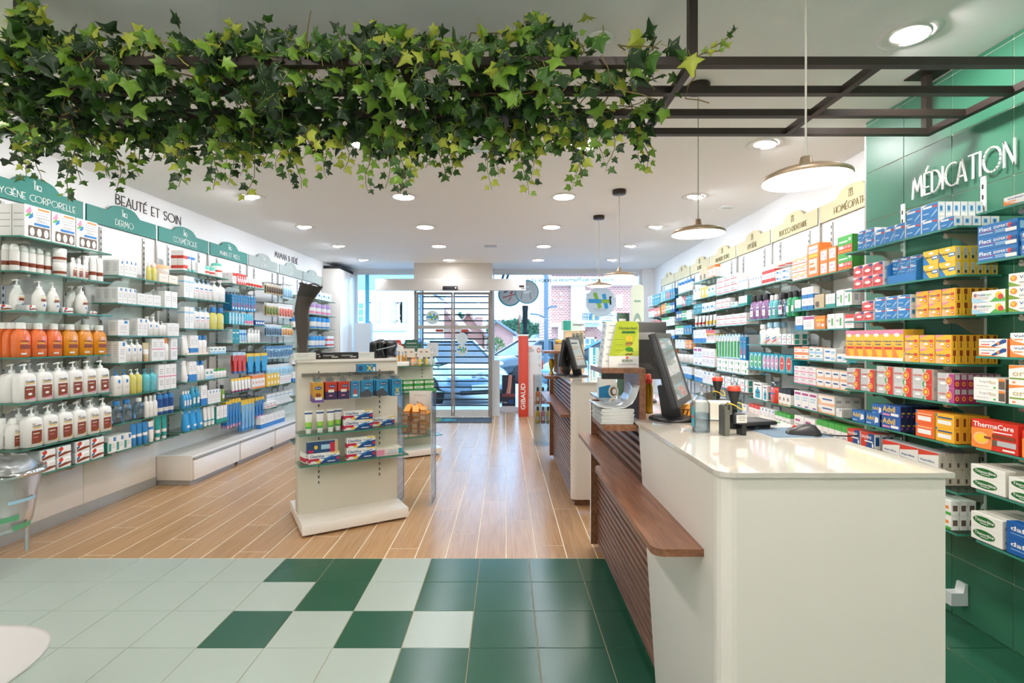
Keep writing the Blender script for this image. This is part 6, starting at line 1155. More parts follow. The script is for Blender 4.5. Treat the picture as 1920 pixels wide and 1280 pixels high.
# ---- dental bay
R('I1', 'box', 5, 1405, 1428, 19, 'slim white toothpaste carton', v='skin', deep=1); R('I1', 'box', 3, 1429, 1453, 35, 'tall white and coral box', v='redband', deep=1); R('I1', 'box', 2, 1454, 1480, 11, 'flat white and blue box', levels=2, v='flatblue'); R('I1', 'jar', 2, 1455, 1480, 12, 'round white and coral tin', dz=.125, cap='w', bands=(('r', .2, .5),))
MW = dict(name='mouthwash_bottle', d=.05)
R('I2', 'bottle', 3, 1404, 1438, 46, 'purple mouthwash bottle', body='gel_purple', cap='k', v='mouth', deep=1, **MW); R('I2', 'bottle', 2, 1439, 1455, 44, 'turquoise mouthwash bottle', body='gel_teal', cap='w', v='mouth', **MW); R('I2', 'bottle', 1, 1456, 1470, 46, 'clear mouthwash bottle with crimson label', body='clear_bottle', cap='k', v='mouthr', deep=1, **MW); R('I2', 'bottle', 2, 1472, 1491, 48, 'green mouthwash bottle', body='gel_green', cap='k', v='white', deep=1, **MW)
R('I3', 'bottle', 1, 1421, 1433, 38, 'white mouthwash bottle with teal stripe', body='gloss_white', cap='w', v='stripe', **MW); R('I3', 'bottle', 2, 1434, 1458, 42, 'white mouthwash bottle with red-blue swoosh', body='gloss_white', cap='i', v='redblue', deep=1, **MW); R('I3', 'box', 3, 1460, 1488, 10, 'toothpaste box', levels=2, v='toothpaste', deep=1)
R('I4', 'box', 3, 1405, 1428, 31, 'teal box with green oval', v='tealgreen', deep=1); R('I4', 'box', 4, 1429, 1459, 32, 'teal box with pink oval', v='tealrose', deep=1); R('I4', 'box', 2, 1460, 1486, 33, 'teal box with red bottle picture', v='tealred', deep=1)
R('I5', 'box', 1, 1412, 1429, 30, 'white box picturing a blue bottle', v='mouthbox', d=.06); R('I5', 'box', 1, 1430, 1439, 28, 'narrow box picturing a blue bottle', v='mouthbox'); R('I5', 'bottle', 1, 1440, 1458, 40, 'red mouthwash bottle with clear cap', body='gel_red', cap='clear_bottle', v='bluep', **MW); R('I5', 'box', 3, 1460, 1483, 31, 'black and white dropper box', v='blackwhite', deep=3)
R('I6', 'box', 3, 1404, 1425, 22, 'small red and white box', v='redtop', levels=1); R('I6', 'box', 4, 1426, 1452, 23, 'small white box by the counter', v='skin'); R('I6', 'box', 4, 1453, 1482, 24, 'small green and white box', v='greencap')
# ---- gold hygiene bay
R('J1', 'box', 3, 1344, 1383, 11, 'flat white box', levels=3, v='flatpink', deep=1); R('J1', 'box', 5, 1384, 1402, 19, 'thin upright white box', v='skin')
R('J2', 'box', 3, 1343, 1368, 9, 'flat white and red box', levels=2, v='flatpink'); R('J2', 'box', 1, 1370, 1383, 9, 'small pale teal box', v='flatteal'); R('J2', 'box', 3, 1385, 1401, 18, 'mint and white box', v='mint')
R('J3', 'box', 4, 1343, 1400, 10, 'flat white box with red line', levels=2, v='flatpink', deep=1)
hooks(WR, 'gold hygiene bay', 'brush', 8, 1343, 1388, 626, 671, 'toothbrush card', card='l', fill='g', top='w', deep=0); hooks(WR, 'gold hygiene bay', 'tube' if 0 else 'hangbox', 2, 1389, 1401, 628, 672, 'blue hanging toothpaste pack', v='bluef', d=.03, deep=0)
hooks(WR, 'dental bay', 'hangbox', 3, 1402, 1426, 630, 672, 'red hanging toothpaste pack', v='redv', d=.03, deep=0, rail=False) if 0 else None
R('J5', 'box', 5, 1344, 1403, 12, 'white box with green mark', levels=2, v='greenwhite', deep=1); R('J6', 'box', 4, 1352, 1402, 11, 'white box with small red mark', levels=2, v='toothpaste', deep=1); R('J7', 'box', 5, 1344, 1400, 14, 'small mixed white box', v='skin')
# ---- first-aid bay and beyond: small in the picture
def many(sh, ua, ub, h, spec):
    k = len(spec); w_ = (ub - ua) / sum(s[1] for s in spec); u = ua
    for s in spec: R(sh, s[0], s[1], u, u + w_ * s[1], h * (s[4] if len(s) > 4 else 1), s[2], **s[3]); u += w_ * s[1]
B = lambda v, **k: dict(v=v, **k)
many('K1', 1312, 1341, 22, [('box', 2, 'kraft and white box', B('card')), ('box', 2, 'white and brown box', B('orangewhite'))])
many('K2', 1300, 1341, 20, [('box', 2, 'white plaster box', B('skin')), ('box', 2, 'white and yellow box', B('yellow')), ('box', 2, 'pale blue box', B('flatteal'))])
many('K3', 1300, 1341, 17, [('box', 2, 'teal box', B('tealpack')), ('box', 3, 'white bandage box', B('flatblue'))])
many('K4', 1300, 1341, 20, [('tube', 3, 'white and red tube', dict(bands=(('r', .1, .3),))), ('tube', 3, 'white and yellow tube', dict(bands=(('y', .1, .4),)))])
hooks(WR, 'first-aid bay', 'hangbox', 8, 1299, 1335, 617, 632, 'blue hanging card', v='blued', deep=0)
many('K5', 1300, 1340, 24, [('box', 3, 'white and blue dressing box', B('bluewhite')), ('box', 2, 'red-topped dressing box', B('redtop'))])
many('K6', 1300, 1340, 33, [('box', 2, 'tall mauve and white box', B('pinktall')), ('box', 3, 'tall white and pink box', B('skin_pink'))])
many('K7', 1302, 1340, 22, [('box', 2, 'white box with blue foot', B('bluewhite')), ('box', 3, 'white box with grey text', B('skin'))])
many('L1', 1270, 1297, 22, [('bottle', 5, 'white bottle with blue cap', dict(body='gloss_white', cap='b', d=.05))])
many('L2', 1268, 1297, 18, [('box', 2, 'white and teal box', B('mint')), ('box', 1, 'red box', B('redwhite')), ('box', 2, 'teal carton', B('tealpack'))])
many('L3', 1268, 1297, 17, [('box', 2, 'navy box', B('navy')), ('box', 2, 'green box', B('greenled')), ('box', 2, 'white box', B('skin'))])
many('L4', 1266, 1297, 16, [('box', 3, 'green and white pack', B('greencap')), ('box', 3, 'blue pack', B('bluexh'))])
many('L5', 1266, 1297, 16, [('box', 3, 'white carton', B('skin')), ('box', 2, 'orange carton', B('orangebox'))])
many('L6', 1266, 1297, 16, [('jar', 4, 'white jar', dict(cap='w'))]); many('L7', 1266, 1297, 20, [('box', 4, 'white and blue carton', B('bluewhite'))])
many('M1', 1240, 1265, 19, [('box', 2, 'teal and white box', B('tealwhite')), ('box', 2, 'teal and red box', B('tealred')), ('box', 2, 'bright blue box', B('bluexh'))])
many('M2', 1240, 1265, 18, [('box', 2, 'orange box', B('orangebox')), ('box', 2, 'green box', B('greenled')), ('box', 2, 'dark blue box', B('navy'))])
many('M3', 1240, 1265, 16, [('box', 3, 'green and white box', B('greencap')), ('box', 2, 'white box', B('skin'))])
many('M4', 1240, 1265, 16, [('box', 4, 'blue and white pack', B('bluewhite'))]); many('M5', 1240, 1265, 14, [('box', 3, 'plain white box', B('skin_plain')), ('box', 1, 'orange pack', B('homeopair'))])
many('N1', 1214, 1238, 19, [('box', 2, 'lilac and white box', B('lilac')), ('box', 3, 'teal box', B('tealpack'))]); many('N2', 1216, 1238, 16, [('box', 2, 'red and white box', B('redtop')), ('box', 2, 'orange and red box', B('parao'))])
many('N3', 1214, 1238, 14, [('box', 3, 'orange-red flat box', B('redwhite'))]); many('N4', 1216, 1238, 14, [('box', 3, 'white flat box', B('flatblue'))]); many('N5', 1216, 1238, 14, [('box', 3, 'small white carton', B('skin'))])
pr, *_ = proto('pouch', .26, .16, .06, dict(body=PK['y'], cap=PK['y'])); o = put(pr, WR.P(WR.Y(1357, .12), .13, 1.4 + .055), WR.rz, None, None, None, label='yellow soft pack lying over the toothbrush hooks, gold hygiene bay'); o.rotation_euler = (PI / 2 * .95, 0, WR.rz)
# ================================================================ artificial ivy laid over the trellis
mat('ivy_dark', '203a18', .45, noise=.25, nscale=25); mat('ivy_mid', '3f651f', .45, noise=.22, nscale=25); mat('ivy_light', '7a9f2e', .45, noise=.2, nscale=25); mat('ivy_lime', 'aeb53a', .5, noise=.2, nscale=25); mat('ivy_vein', 'a9bd7c', .6); mat('ivy_stem', '7d6a3c', .6, noise=.2, nscale=30); mat('ivy_shoot', 'b5ac4e', .6)
ri = random.Random(21)
def leaf_geo(var):
    half = [[(.08, -.10), (.32, -.20), (.27, .02), (.62, .20), (.27, .36), (.19, .52), (.10, .80)], [(.10, -.06), (.42, -.08), (.31, .12), (.58, .38), (.25, .44), (.20, .58), (.10, .82)], [(.14, -.10), (.34, -.08), (.40, .12), (.52, .34), (.30, .42), (.16, .62), (.07, .86)]][var]
    out = [(0, 0)] + half + [(0, 1)] + [(-x, y) for x, y in half[::-1]]
    def z(x, y): return -.22 * abs(x) - .16 * max(0, y - .35) ** 1.5 + (.08 if abs(x) < .01 else 0)
    vs = [(0, .28, z(0, .28) + .02)] + [(x, y, z(x, y)) for x, y in out]
    fs = [(0, i, i + 1 if i < len(out) else 1) for i in range(1, len(out) + 1)]
    return vs, [f[::-1] for f in fs]
VEINS = [(0, .92), (.5, .28), (-.5, .28), (.3, -.08), (-.3, -.08)]
def leaf_mesh(var, k):
    m = MB(); vs, fs = leaf_geo(var); m.add(vs, fs, k, True)
    for (x, y) in VEINS:
        d = Vector((x, y - .02, 0)); p = Vector((-d.y, d.x, 0)).normalized() * .02; a = Vector((0, .03, .03)); b = Vector((x, y, -.22 * abs(x) - .16 * max(0, y - .35) ** 1.5 + .012)); mid = (a + b) / 2 + Vector((0, 0, .03))
        m.add([a - p, a + p, mid + p * .7, b, mid - p * .7], [(0, 4, 2, 1), (4, 3, 2)], 'ivy_vein')
    m.tube([(0, 0, .02), (0, -.18, -.03), (.03, -.4, -.02)], .014, 'ivy_shoot', 4)
    return m.mesh('leaf')
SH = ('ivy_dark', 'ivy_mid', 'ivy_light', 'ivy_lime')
LM = {(v, k): leaf_mesh(v, k) for v in range(3) for k in SH}
LG = [leaf_geo(v) for v in range(3)]
def leaf_matrix(p, t, n, s):
    t = t.normalized(); x = t.cross(n)
    if x.length < 1e-3: x = t.orthogonal()
    x.normalize(); n = x.cross(t)
    return Matrix(((x.x * s, t.x * s, n.x * s, p.x), (x.y * s, t.y * s, n.y * s, p.y), (x.z * s, t.z * s, n.z * s, p.z), (0, 0, 0, 1)))
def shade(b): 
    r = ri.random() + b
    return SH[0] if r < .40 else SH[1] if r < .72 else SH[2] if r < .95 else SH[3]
XS = [-2.75, -2.05, -1.45, -.9, -.38, .12, .74]
WHERE = ['at the frame edge, over the hygiene sign', 'above the dermo sign', 'above the cosmetics shelves', 'above the gondola', 'above the sliding door', 'at the bare end of the trellis']
STR = [(45, 335), (75, 342), (125, 378), (150, 345), (222, 358), (205, 330), (262, 330), (285, 300), (335, 350), (350, 340), (405, 356), (430, 345), (468, 372), (455, 330), (540, 340), (560, 352), (592, 378), (614, 334), (600, 345), (690, 362), (650, 320), (725, 352), (757, 366), (770, 350), (844, 335), (868, 300), (830, 330), (917, 356), (930, 330), (987, 365), (1003, 345), (1078, 356), (1092, 335), (1141, 322), (1125, 300), (1200, 322), (1215, 318), (1240, 285), (700, 300), (520, 320), (310, 300), (180, 300), (960, 300), (1040, 290), (800, 315)]
UPS = [(40, 25), (70, 20), (95, 55), (60, 0), (500, 38), (545, 60), (640, 52), (690, 42), (722, 48), (760, 55), (800, 58), (860, 75), (1000, 30), (1012, 26), (1045, 50), (1080, 62), (985, 38), (440, 45), (600, 70), (930, 65), (135, 60), (180, 65), (275, 55), (385, 75)]
for gi in range(6):
    g = tag(empty('ivy_garland', ((XS[gi] + XS[gi + 1]) / 2, 2.26, 2.50)), f'artificial ivy bunch draped on the trellis {WHERE[gi]}', 'ivy', 'ivy bunches on the trellis'); G0 = g.location.copy()
    a, b = XS[gi], XS[gi + 1]; leaves = []; st = MB()
    def spray(p, t, s0, b_=0.): leaves.append((p, t, s0, b_))
    # body of the bunch
    thin = .55 if gi == 5 else 1
    nb = int((b - a) * 640 * thin)
    for i in range(nb):
        y = ri.choice((1.93, 1.95, 2.05, 2.155, 2.25, 2.37, 2.46, 2.58)) + ri.gauss(0, .055); x = ri.uniform(a, b)
        if gi == 5 and x > .55 and ri.random() < .6: continue
        zz = 2.47 + (ri.gauss(.01, .06) if y < 2.1 else ri.gauss(-.01, .055)); zz = min(max(zz, 2.36), 2.585)
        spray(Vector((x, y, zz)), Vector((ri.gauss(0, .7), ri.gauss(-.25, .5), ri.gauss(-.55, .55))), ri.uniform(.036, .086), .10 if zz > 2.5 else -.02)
    # hanging strands and upright shoots
    def strand(u, v0, v1, Y, n):
        p0 = at(u + ri.uniform(-14, 14), v0, Y); p1 = at(u, v1, Y - .02)
        if not (a <= p1.x < b): return
        path = [p0.lerp(p1, k / 7) + Vector((math.sin(k * 1.1 + u) * .014, ri.uniform(-.01, .01), 0)) for k in range(8)]
        st.tube([p - G0 for p in path], .0034, 'ivy_stem', 4, taper=.4)
        for k in range(n):
            f = (k + .6) / n; q = f * 7; i = min(int(q), 6); p = path[i].lerp(path[i + 1], q - i); sd = 1 if k % 2 else -1
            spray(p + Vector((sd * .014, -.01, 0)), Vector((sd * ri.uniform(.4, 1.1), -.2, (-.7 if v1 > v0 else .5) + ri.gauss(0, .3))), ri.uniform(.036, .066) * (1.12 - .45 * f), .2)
    for u, v in STR:
        strand(u, 235 + ri.uniform(-15, 10), v, ri.uniform(2.18, 2.52), max(5, int((v - 225) / 9.5)))
        if ri.random() < .5: strand(u + ri.uniform(-25, 25), 235, v - ri.uniform(30, 60), ri.uniform(2.1, 2.5), 6)
    for u, v in UPS:
        strand(u, 105, v, 1.93, max(4, int((110 - v) / 11)))
        for k in range(8):
            p = at(u + ri.gauss(0, 15), v + 14 + (96 - v) * ri.random(), 1.93 + ri.gauss(0, .03))
            if a <= p.x < b: spray(p, Vector((ri.gauss(0, .7), ri.gauss(-.2, .4), ri.gauss(.1, .6))), ri.uniform(.045, .085), .0)
    if gi == 5:
        for pts, nn in (([(1290, 118), (1330, 92), (1360, 75), (1383, 52)], 6), ([(1318, 100), (1350, 95), (1368, 82)], 3)):
            path = [at(u, v, 1.92) for u, v in pts]; st.tube([p - G0 for p in path], .003, 'ivy_stem', 4, taper=.5)
            for k in range(nn): q = (k + .5) / nn * (len(path) - 1); i = min(int(q), len(path) - 2); spray(path[i].lerp(path[i + 1], q - i), Vector((ri.gauss(.5, .4), -.2, ri.gauss(.4, .5))), ri.uniform(.022, .036), .3)
        spray(at(1294, 108, 1.90), Vector((.1, -.1, -1)), .085, .35); spray(at(1283, 108, 1.90), Vector((-.7, -.1, .5)), .05, .35)
    if gi == 0:
        for k in range(9): spray(at(45 + ri.uniform(-22, 22), 2 + k * 11, 1.9), Vector((ri.choice((-1, 1)) * .8, -.3, ri.gauss(-.3, .4))), ri.uniform(.06, .09), -.05)
    # loose vines woven over the bars
    for i in range(int(16 * (b - a) / .55)):
        x = ri.uniform(a, b); y = ri.uniform(1.9, 2.6); path = []; p = Vector((x, y, 2.5 + ri.uniform(-.02, .08))); d = Vector((ri.gauss(0, 1), ri.gauss(0, .5), ri.gauss(0, .3))).normalized()
        for k in range(7): path.append(p - G0); d = (d + Vector((ri.gauss(0, .5), ri.gauss(0, .4), ri.gauss(-.1, .4)))).normalized(); p = p + d * .05
        st.tube(path, .0034, 'ivy_stem' if ri.random() < .6 else 'ivy_shoot', 4, taper=.6)
    tag(st.build('vine_stems', g), kind='stuff')
    # the leaves nearest the eye as single leaves, the rest joined behind them
    leaves.sort(key=lambda q: q[0].y - (.5 if q[0].z < 2.36 else 0))
    inner = MB(); cam_p = Vector((0, 0, EYE))
    for i, (p, t, s, bb) in enumerate(leaves):
        n = (cam_p - p).normalized() + Vector((ri.gauss(0, .45), ri.gauss(0, .4), ri.gauss(.25, .45)))
        T = leaf_matrix(p - G0, t, n, s)
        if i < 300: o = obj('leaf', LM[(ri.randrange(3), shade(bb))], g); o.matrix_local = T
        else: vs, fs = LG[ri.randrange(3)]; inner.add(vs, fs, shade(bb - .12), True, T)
    if inner.v: tag(inner.build('inner_leaves', g), kind='stuff')
# ================================================================ on and around the first gondola
def on_gondola(C, t, x, y, z, w, h, desc_label, d=None, rz=0, tilt=None, **kw):
    pr, w_, h_, d_ = proto(t, w, h, d or DEPTH[t], kw); return put(pr, gp(C, x, y, z), TH + rz, None, None, None, label=desc_label)
def hang_stack(x, n, w, h, d, v, label, ztop=1.085, lean=0.):
    for i in range(n):
        pr, w_, h_, d_ = proto('hangbox', w, h, d, dict(v=v)); o = put(pr, gp(C1, x + lean * i, -.245 + i * (d_ + .004), ztop + .024), TH + lean * 3, None, None, None, label=(f'{ORD[i]} {label}, counting back along the gondola prong' if n > 1 else f'{label} on the gondola prong')); o['group'] = label + 's'
hang_stack(-.272, 4, .074, .145, .026, 'gold', 'gold and purple hanging box'); hang_stack(-.182, 3, .08, .128, .03, 'redv', 'red and navy hanging box of first stack'); hang_stack(-.092, 2, .08, .128, .03, 'redv', 'red and navy hanging box of second stack')
hang_stack(-.008, 1, .062, .125, .03, 'bluef', 'small blue hanging box with red flame'); hang_stack(.082, 3, .09, .122, .028, 'blued', 'blue and charcoal hanging box', lean=.008); hang_stack(.198, 4, .09, .122, .028, 'blued', 'blue and charcoal box of second stack', lean=-.01); hang_stack(.315, 4, .078, .128, .026, 'bluex', 'blue hanging box with yellow cross', lean=-.006)
on_gondola(C1, 'box', .10, -.16, 1.149, .145, .062, 'blue box with yellow cross lying on the gondola hook rail', .05, v='bluexh', name='lying_box')
for i, x in enumerate((-.33, -.25, -.175, -.115)): on_gondola(C1, 'tube', x, -.2 if i < 3 else -.17, .7175, .056, .165, f'{ORD[i]} white and green gel tube along the gondola upper shelf', .042, cap='e8eee6', bands=(('g', .1, .2), ('9ccf4a', .2, .42), ('n', .82, .9)))
CB = dict(v='clear', name='test_kit_box')
for i in (0, 1): on_gondola(C1, 'box', .025, -.2, .7175 + i * .0735, .215, .072, ('lower', 'upper')[i] + ' long test kit box of the pair on the gondola upper shelf', .05, **CB)
on_gondola(C1, 'box', -.01, -.13, .7175, .2, .10, 'dark test kit box behind the pair on the upper gondola shelf', .04, v='cleard', name='test_kit_box')
on_gondola(C1, 'box', .235, -.13, .7175, .19, .068, 'single long test kit box at the far end of the upper shelf', .05, **CB)
on_gondola(C1, 'box', -.225, -.205, .4935, .215, .075, 'long test kit box under the dark one on the lower gondola shelf', .05, **CB); on_gondola(C1, 'box', -.235, -.2, .5695, .215, .085, 'dark blue test kit box lying on a white one, lower gondola shelf', .045, v='cleard', name='test_kit_box')
on_gondola(C1, 'box', -.335, -.13, .4935, .05, .075, 'short test kit box seen end on, lower gondola shelf', .11, v='clear', name='test_kit_box', rz=.2)
for i in (0, 1): on_gondola(C1, 'box', .045, -.2, .4935 + i * .082, .215, .0805, ('lower', 'upper')[i] + ' long test kit box of the pair on the gondola lower shelf', .055, **CB)
on_gondola(C1, 'box', .265, -.17, .4935, .205, .055, 'low lilac and beige box on the lower gondola shelf', .13, v='lilac', name='test_kit_box')
ZT = 1.2505
on_gondola(C1, 'box', -.336, -.045, ZT, .155, .05, 'white box on the gondola top at the leg end', .06, v='whitepost', name='stocking_box'); on_gondola(C1, 'box', -.235, -.01, ZT, .035, .068, 'upright black box on the gondola top beside the leg', .09, v='black', name='stocking_box')
on_gondola(C1, 'box', -.147, -.02, ZT, .135, .052, 'long black stocking box closer to the leg on the gondola top', .08, v='black', name='stocking_box'); on_gondola(C1, 'box', -.008, -.02, ZT, .14, .052, 'long black stocking box closer to the black bag bundle', .08, v='black', name='stocking_box'); on_gondola(C1, 'box', .13, -.02, ZT, .125, .052, 'white stocking box between black boxes and bag bundle', .08, v='whitepost', name='stocking_box')
# mannequin leg in a stocking
mat('nylon', '4f463f', .6, noise=.1, nscale=90, bump=.3, bscale=300); mat('nylon_welt', '37322f', .6, noise=.08, nscale=90, bump=.3, bscale=300)
lg = tag(empty('leg_mannequin', gp(C1, -.325, .055, ZT)), 'mannequin leg in a sheer grey-brown stocking on the gondola top', 'mannequin leg')
SEC = [(765, 128, 222), (735, 132, 214), (700, 133, 206), (660, 132, 203), (610, 126, 208), (560, 120, 215), (510, 114, 220), (470, 110, 220), (430, 105, 216), (400, 104, 214), (370, 104, 216), (340, 107, 222), (310, 113, 236), (280, 120, 254), (262, 124, 264)]
SEC2 = [(262, 123, 265), (235, 131, 280), (205, 141, 300), (180, 148, 314), (165, 152, 322)]
def legpart(S, k, cap=True):
    m = MB(); vs = []; n = 18; q = 1 / 1044.
    for (yy, xa, xb) in S:
        cx, r = ((xa + xb) / 2 - 175) * q, (xb - xa) / 2 * q; tl = 0 if yy > 300 else (300 - yy) / 135 * .02
        for i in range(n): a = 2 * PI * i / n; c_ = math.cos(a); vs.append((cx + r * c_, r * .85 * math.sin(a) + (.02 if yy > 740 and math.sin(a) < 0 else 0) * math.sin(a), (765 - yy) * q - tl * c_))
    fs = [(j * n + i, j * n + (i + 1) % n, (j + 1) * n + (i + 1) % n, (j + 1) * n + i) for j in range(len(S) - 1) for i in range(n)]
    m.add(vs, fs, k, True)
    if cap: m.add(vs[-n:], [tuple(range(n))], k); m.add(vs[:n], [tuple(range(n))[::-1]], k)
    return m
legpart(SEC, 'nylon').build('stocking', lg); w2 = legpart(SEC2, 'nylon_welt').build('welt', lg)
MB().tube([((140 - 175 + i * 17) / 1044, -.05 * math.sin(PI * i / 11), .585 + .008 * math.sin(i) - .02 * (i / 11)) for i in range(12)], .006, 'nylon_welt', 6).build('rolled_hem', w2)
# bundle of black plastic pouches
mat('film_black', '26282b', .18, coat=.6); bb = tag(empty('bag_bundle', gp(C1, .29, -.01, ZT)), 'shiny black plastic pouches bundled with a band on the gondola top', 'plastic pouches')
rb = random.Random(5)
for i in range(7):
    m = MB(); NB = 6; vs = []
    for a in range(NB):
        for b_ in range(NB): vs.append((-.07 + .14 * a / 5 + rb.uniform(-.006, .006), rb.uniform(-.006, .006), .005 + .14 * b_ / 5 + rb.uniform(-.004, .004)))
    m.add(vs, [(a * NB + b_, (a + 1) * NB + b_, (a + 1) * NB + b_ + 1, a * NB + b_ + 1) for a in range(5) for b_ in range(5)], 'film_black', True)
    o = m.build('pouch', bb, (-.055 + i * .018, -.03 + i * .012, 0), TH + .5 + rb.uniform(-.15, .15)); o.rotation_euler = (rb.uniform(-.1, .1), -.12 + rb.uniform(-.1, .1), TH + .6 + rb.uniform(-.15, .15)); md = o.modifiers.new('t', 'SOLIDIFY'); md.thickness = .008
MB().tube([(.09 * math.cos(a), .06 * math.sin(a), .085 + .02 * math.cos(a)) for a in [2 * PI * i / 16 for i in range(17)]], .003, 'sticker_grey', 5).build('band', bb, (0, 0, 0), TH)
# ---- second gondola
S2 = dict(y=-.17)
tr_ = tag(empty('vial_display', gp(C2, -.12, -.16, 1.0905), TH), 'white counter display of amber vials on the second gondola', 'display box')
MB().bbox(-.13, -.07, 0, .13, .07, .05, 'gloss_white', .003).build('tray', tr_); MB().prism([(-.1, .05), (.1, .05), (.1, .23), (.03, .26), (-.03, .26), (-.1, .23)], .05, .056, 'gloss_white', T=Matrix(((1, 0, 0, 0), (0, 0, 1, 0), (0, 1, 0, 0), (0, 0, 0, 1)))).face([tr(.3, .35, .7, .5, 's'), tr(.25, .55, .75, .62, 'c')], (-.1, .0495, .05), (1, 0, 0), (0, 0, 1), .2, .2, (0, -1, 0)).build('header_card', tr_)
mat('amber_glass', 'c58a1c', .12, coat=.5)
for i in range(6):
    o = MB().lathe([(.013, 0), (.014, .07), (.006, .08)], 'amber_glass', 10).build('amber_vial', None, gp(C2, -.225 + i * .042, -.185, 1.141), TH); MB().lathe([(.008, .08), (.009, .115), (.002, .118)], 'clear_bottle', 8).build('cap', o); tag(o, f'{ORD[i]} amber vial in the white display, from the gondola end', 'vial', 'amber vials in the display')
for i, (k, c) in enumerate((('f', 'o'), ('f', 'o'), ('y', 'w'), ('v', 'w'), ('y', 'y'), ('l', 'n'), ('l', 'n'))):
    pr, *_ = proto('bottle', .042, .1, .03, dict(body=PK[k], cap=c, v='white', name='oil_bottle')); put(pr, gp(C2, .06 + i * .046, -.2 + (i % 2) * .05, 1.0905), TH, None, None, None, label=f'{ORD[i]} small oil bottle after the amber vials, second gondola')
for x, c, lab in ((-.1, 'r', 'red header card at the top of the second gondola'), (.12, '2f5f4c', 'dark green tabbed header card at the top of the second gondola')):
    m = MB(); m.prism([(-.13, 0), (.13, 0), (.13, .10), (.09, .10), (.08, .15), (-.08, .15), (-.09, .10), (-.13, .10)], -.004, .004, PK.get(c, c), T=Matrix(((1, 0, 0, 0), (0, 0, 1, 0), (0, 1, 0, 0), (0, 0, 0, 1)))); m.face([tr(.25, .7, .75, .74, 'w'), tr(.2, .4, .8, .44, 's'), tr(.2, .25, .6, .28, 's')], (-.13, -.0045, 0), (1, 0, 0), (0, 0, 1), .26, .15, (0, -1, 0)); tag(m.build('header_card', None, gp(C2, x, .0, 1.2505), TH), lab, 'card')
for i, x in enumerate((.05, .25)):
    m = MB(); m.prism([(-.09, 0), (.09, 0), (.08, .11), (-.08, .11)], -.003, .003, 'q' if 0 else PK['q'], T=Matrix(((1, 0, 0, 0), (0, 0, 1, 0), (0, 1, 0, 0), (0, 0, 0, 1)))); m.face([el(.3, .6, .1, .06, 'e'), el(.7, .6, .1, .06, 'e')], (-.09, -.0035, 0), (1, 0, 0), (0, 0, 1), .18, .11, (0, -1, 0)); o = tag(m.build('tester_card', None, gp(C2, x, -.085, 1.1905 if 0 else 1.0905 + .1), TH), ('first', 'second')[i] + ' cream card with two brown spots above the oil bottles', 'card'); o.location.z = 1.0905 + .095
    MB().box(-.06, -.02, -.095, .06, .02, 0, 'clear_plastic').build('stand', o)
on2 = [(-.3 + .13 * c, L) for c in range(5) for L in (0, 1)]
for c in range(5):
    for L in (0, 1):
        pr, w_, h_, d_ = proto('box', .12, .06, .05, dict(v='greenled', name='pastille_box')); put(pr, gp(C2, -.27 + .135 * c, -.2, .7655 + .03 + L * (h_ + .001)), TH, None, None, None, label=f'{("lower", "upper")[L]} green and white pastille box, {ORD[4 - c]} from the door')
m = MB().box(-.36, -.04, 0, .36, .04, .029, PK['g']); m.face([tr(.3, .3, .7, .7, 'w')], (-.36, -.0405, 0), (1, 0, 0), (0, 0, 1), .72, .029, (0, -1, 0)); tag(m.build('shelf_tray', None, gp(C2, .0, -.2, .7656), TH), 'green cardboard tray under the green and white boxes', 'tray')
for i in range(4): pr, *_ = proto('box', .1, .07, .07, dict(v='peach', name='cosmetic_box')); put(pr, gp(C2, -.05 + i * .115, -.18, .2405), TH, None, None, None, label=f'{ORD[i]} peach box along the lowest shelf of the second gondola')
# ---- clear floor bin with orange boxes
X0, X1, Y0_, Y1_ = -.915, -.625, 4.17, 4.45
ab = tag(empty('acrylic_bin', ((X0 + X1) / 2, (Y0_ + Y1_) / 2, 0)), 'tall clear acrylic dump bin of orange boxes between the gondolas', 'display bin'); hx_, hy_ = (X1 - X0) / 2, (Y1_ - Y0_) / 2
mat('acrylic_edge', 'c9d9e2', .15)
for nme, bx in (('side_panel', (-hx_, -hy_, 0, -hx_ + .005, hy_, .95)), ('side_panel', (hx_ - .005, -hy_, 0, hx_, hy_, .95)), ('front_panel', (-hx_ + .006, -hy_, .60, hx_ - .006, -hy_ + .005, .78)), ('back_panel', (-hx_ + .006, hy_ - .005, .55, hx_ - .006, hy_, .96)), ('bin_floor', (-hx_ + .006, -hy_ + .006, .60, hx_ - .006, hy_ - .006, .605))):
    MB().box(*bx, 'clear_plastic').build(nme, ab)
for x in (-hx_ - .0005, hx_ - .0045):
    for y in (-hy_ - .001, hy_): MB().box(x, y, 0, x + .005, y + .001, .95, 'acrylic_edge').build('bright_edge', ab)
ro = random.Random(9); n = 0
for L in range(4):
    for i in range(5 if L > 2 else 6):
        pr, w_, h_, d_ = proto('box', .102, .05, .052, dict(v='orangebox', name='orange_box'))
        p = Vector((X0 + .078 + .067 * (i % 3) + ro.uniform(-.006, .006), Y0_ + .078 + .12 * (i // 3) + ro.uniform(-.008, .008), .612 + L * .052)); o = put(pr, p, 0, None, None, None, label='orange box tumbled in the clear bin among others alike'); o['group'] = 'orange boxes tumbled in the clear bin'
        o.rotation_euler = (ro.uniform(-.2, .2), ro.uniform(-.25, .25) - .2, ro.uniform(-.3, .3) + 1.57 * (L % 2 == 0) * 0 + 1.57); n += 1
m = MB().box(-.1, -.002, 0, .1, .002, .17, 'paper_white'); E_ = (.1, .003, 0)
def rtx(s, x0, y0, x1, y1, c): m.text(s, (.1 - .2 * x0, .0031, .17 * y0), (-1, 0, 0), (0, 0, 1), .2 * (x1 - x0), .17 * (y1 - y0), K(c)); m.text(s, (.1 - .2 * x0, -.0031, .17 * y0), (-1, 0, 0), (0, 0, 1), .2 * (x1 - x0), .17 * (y1 - y0), K(c))
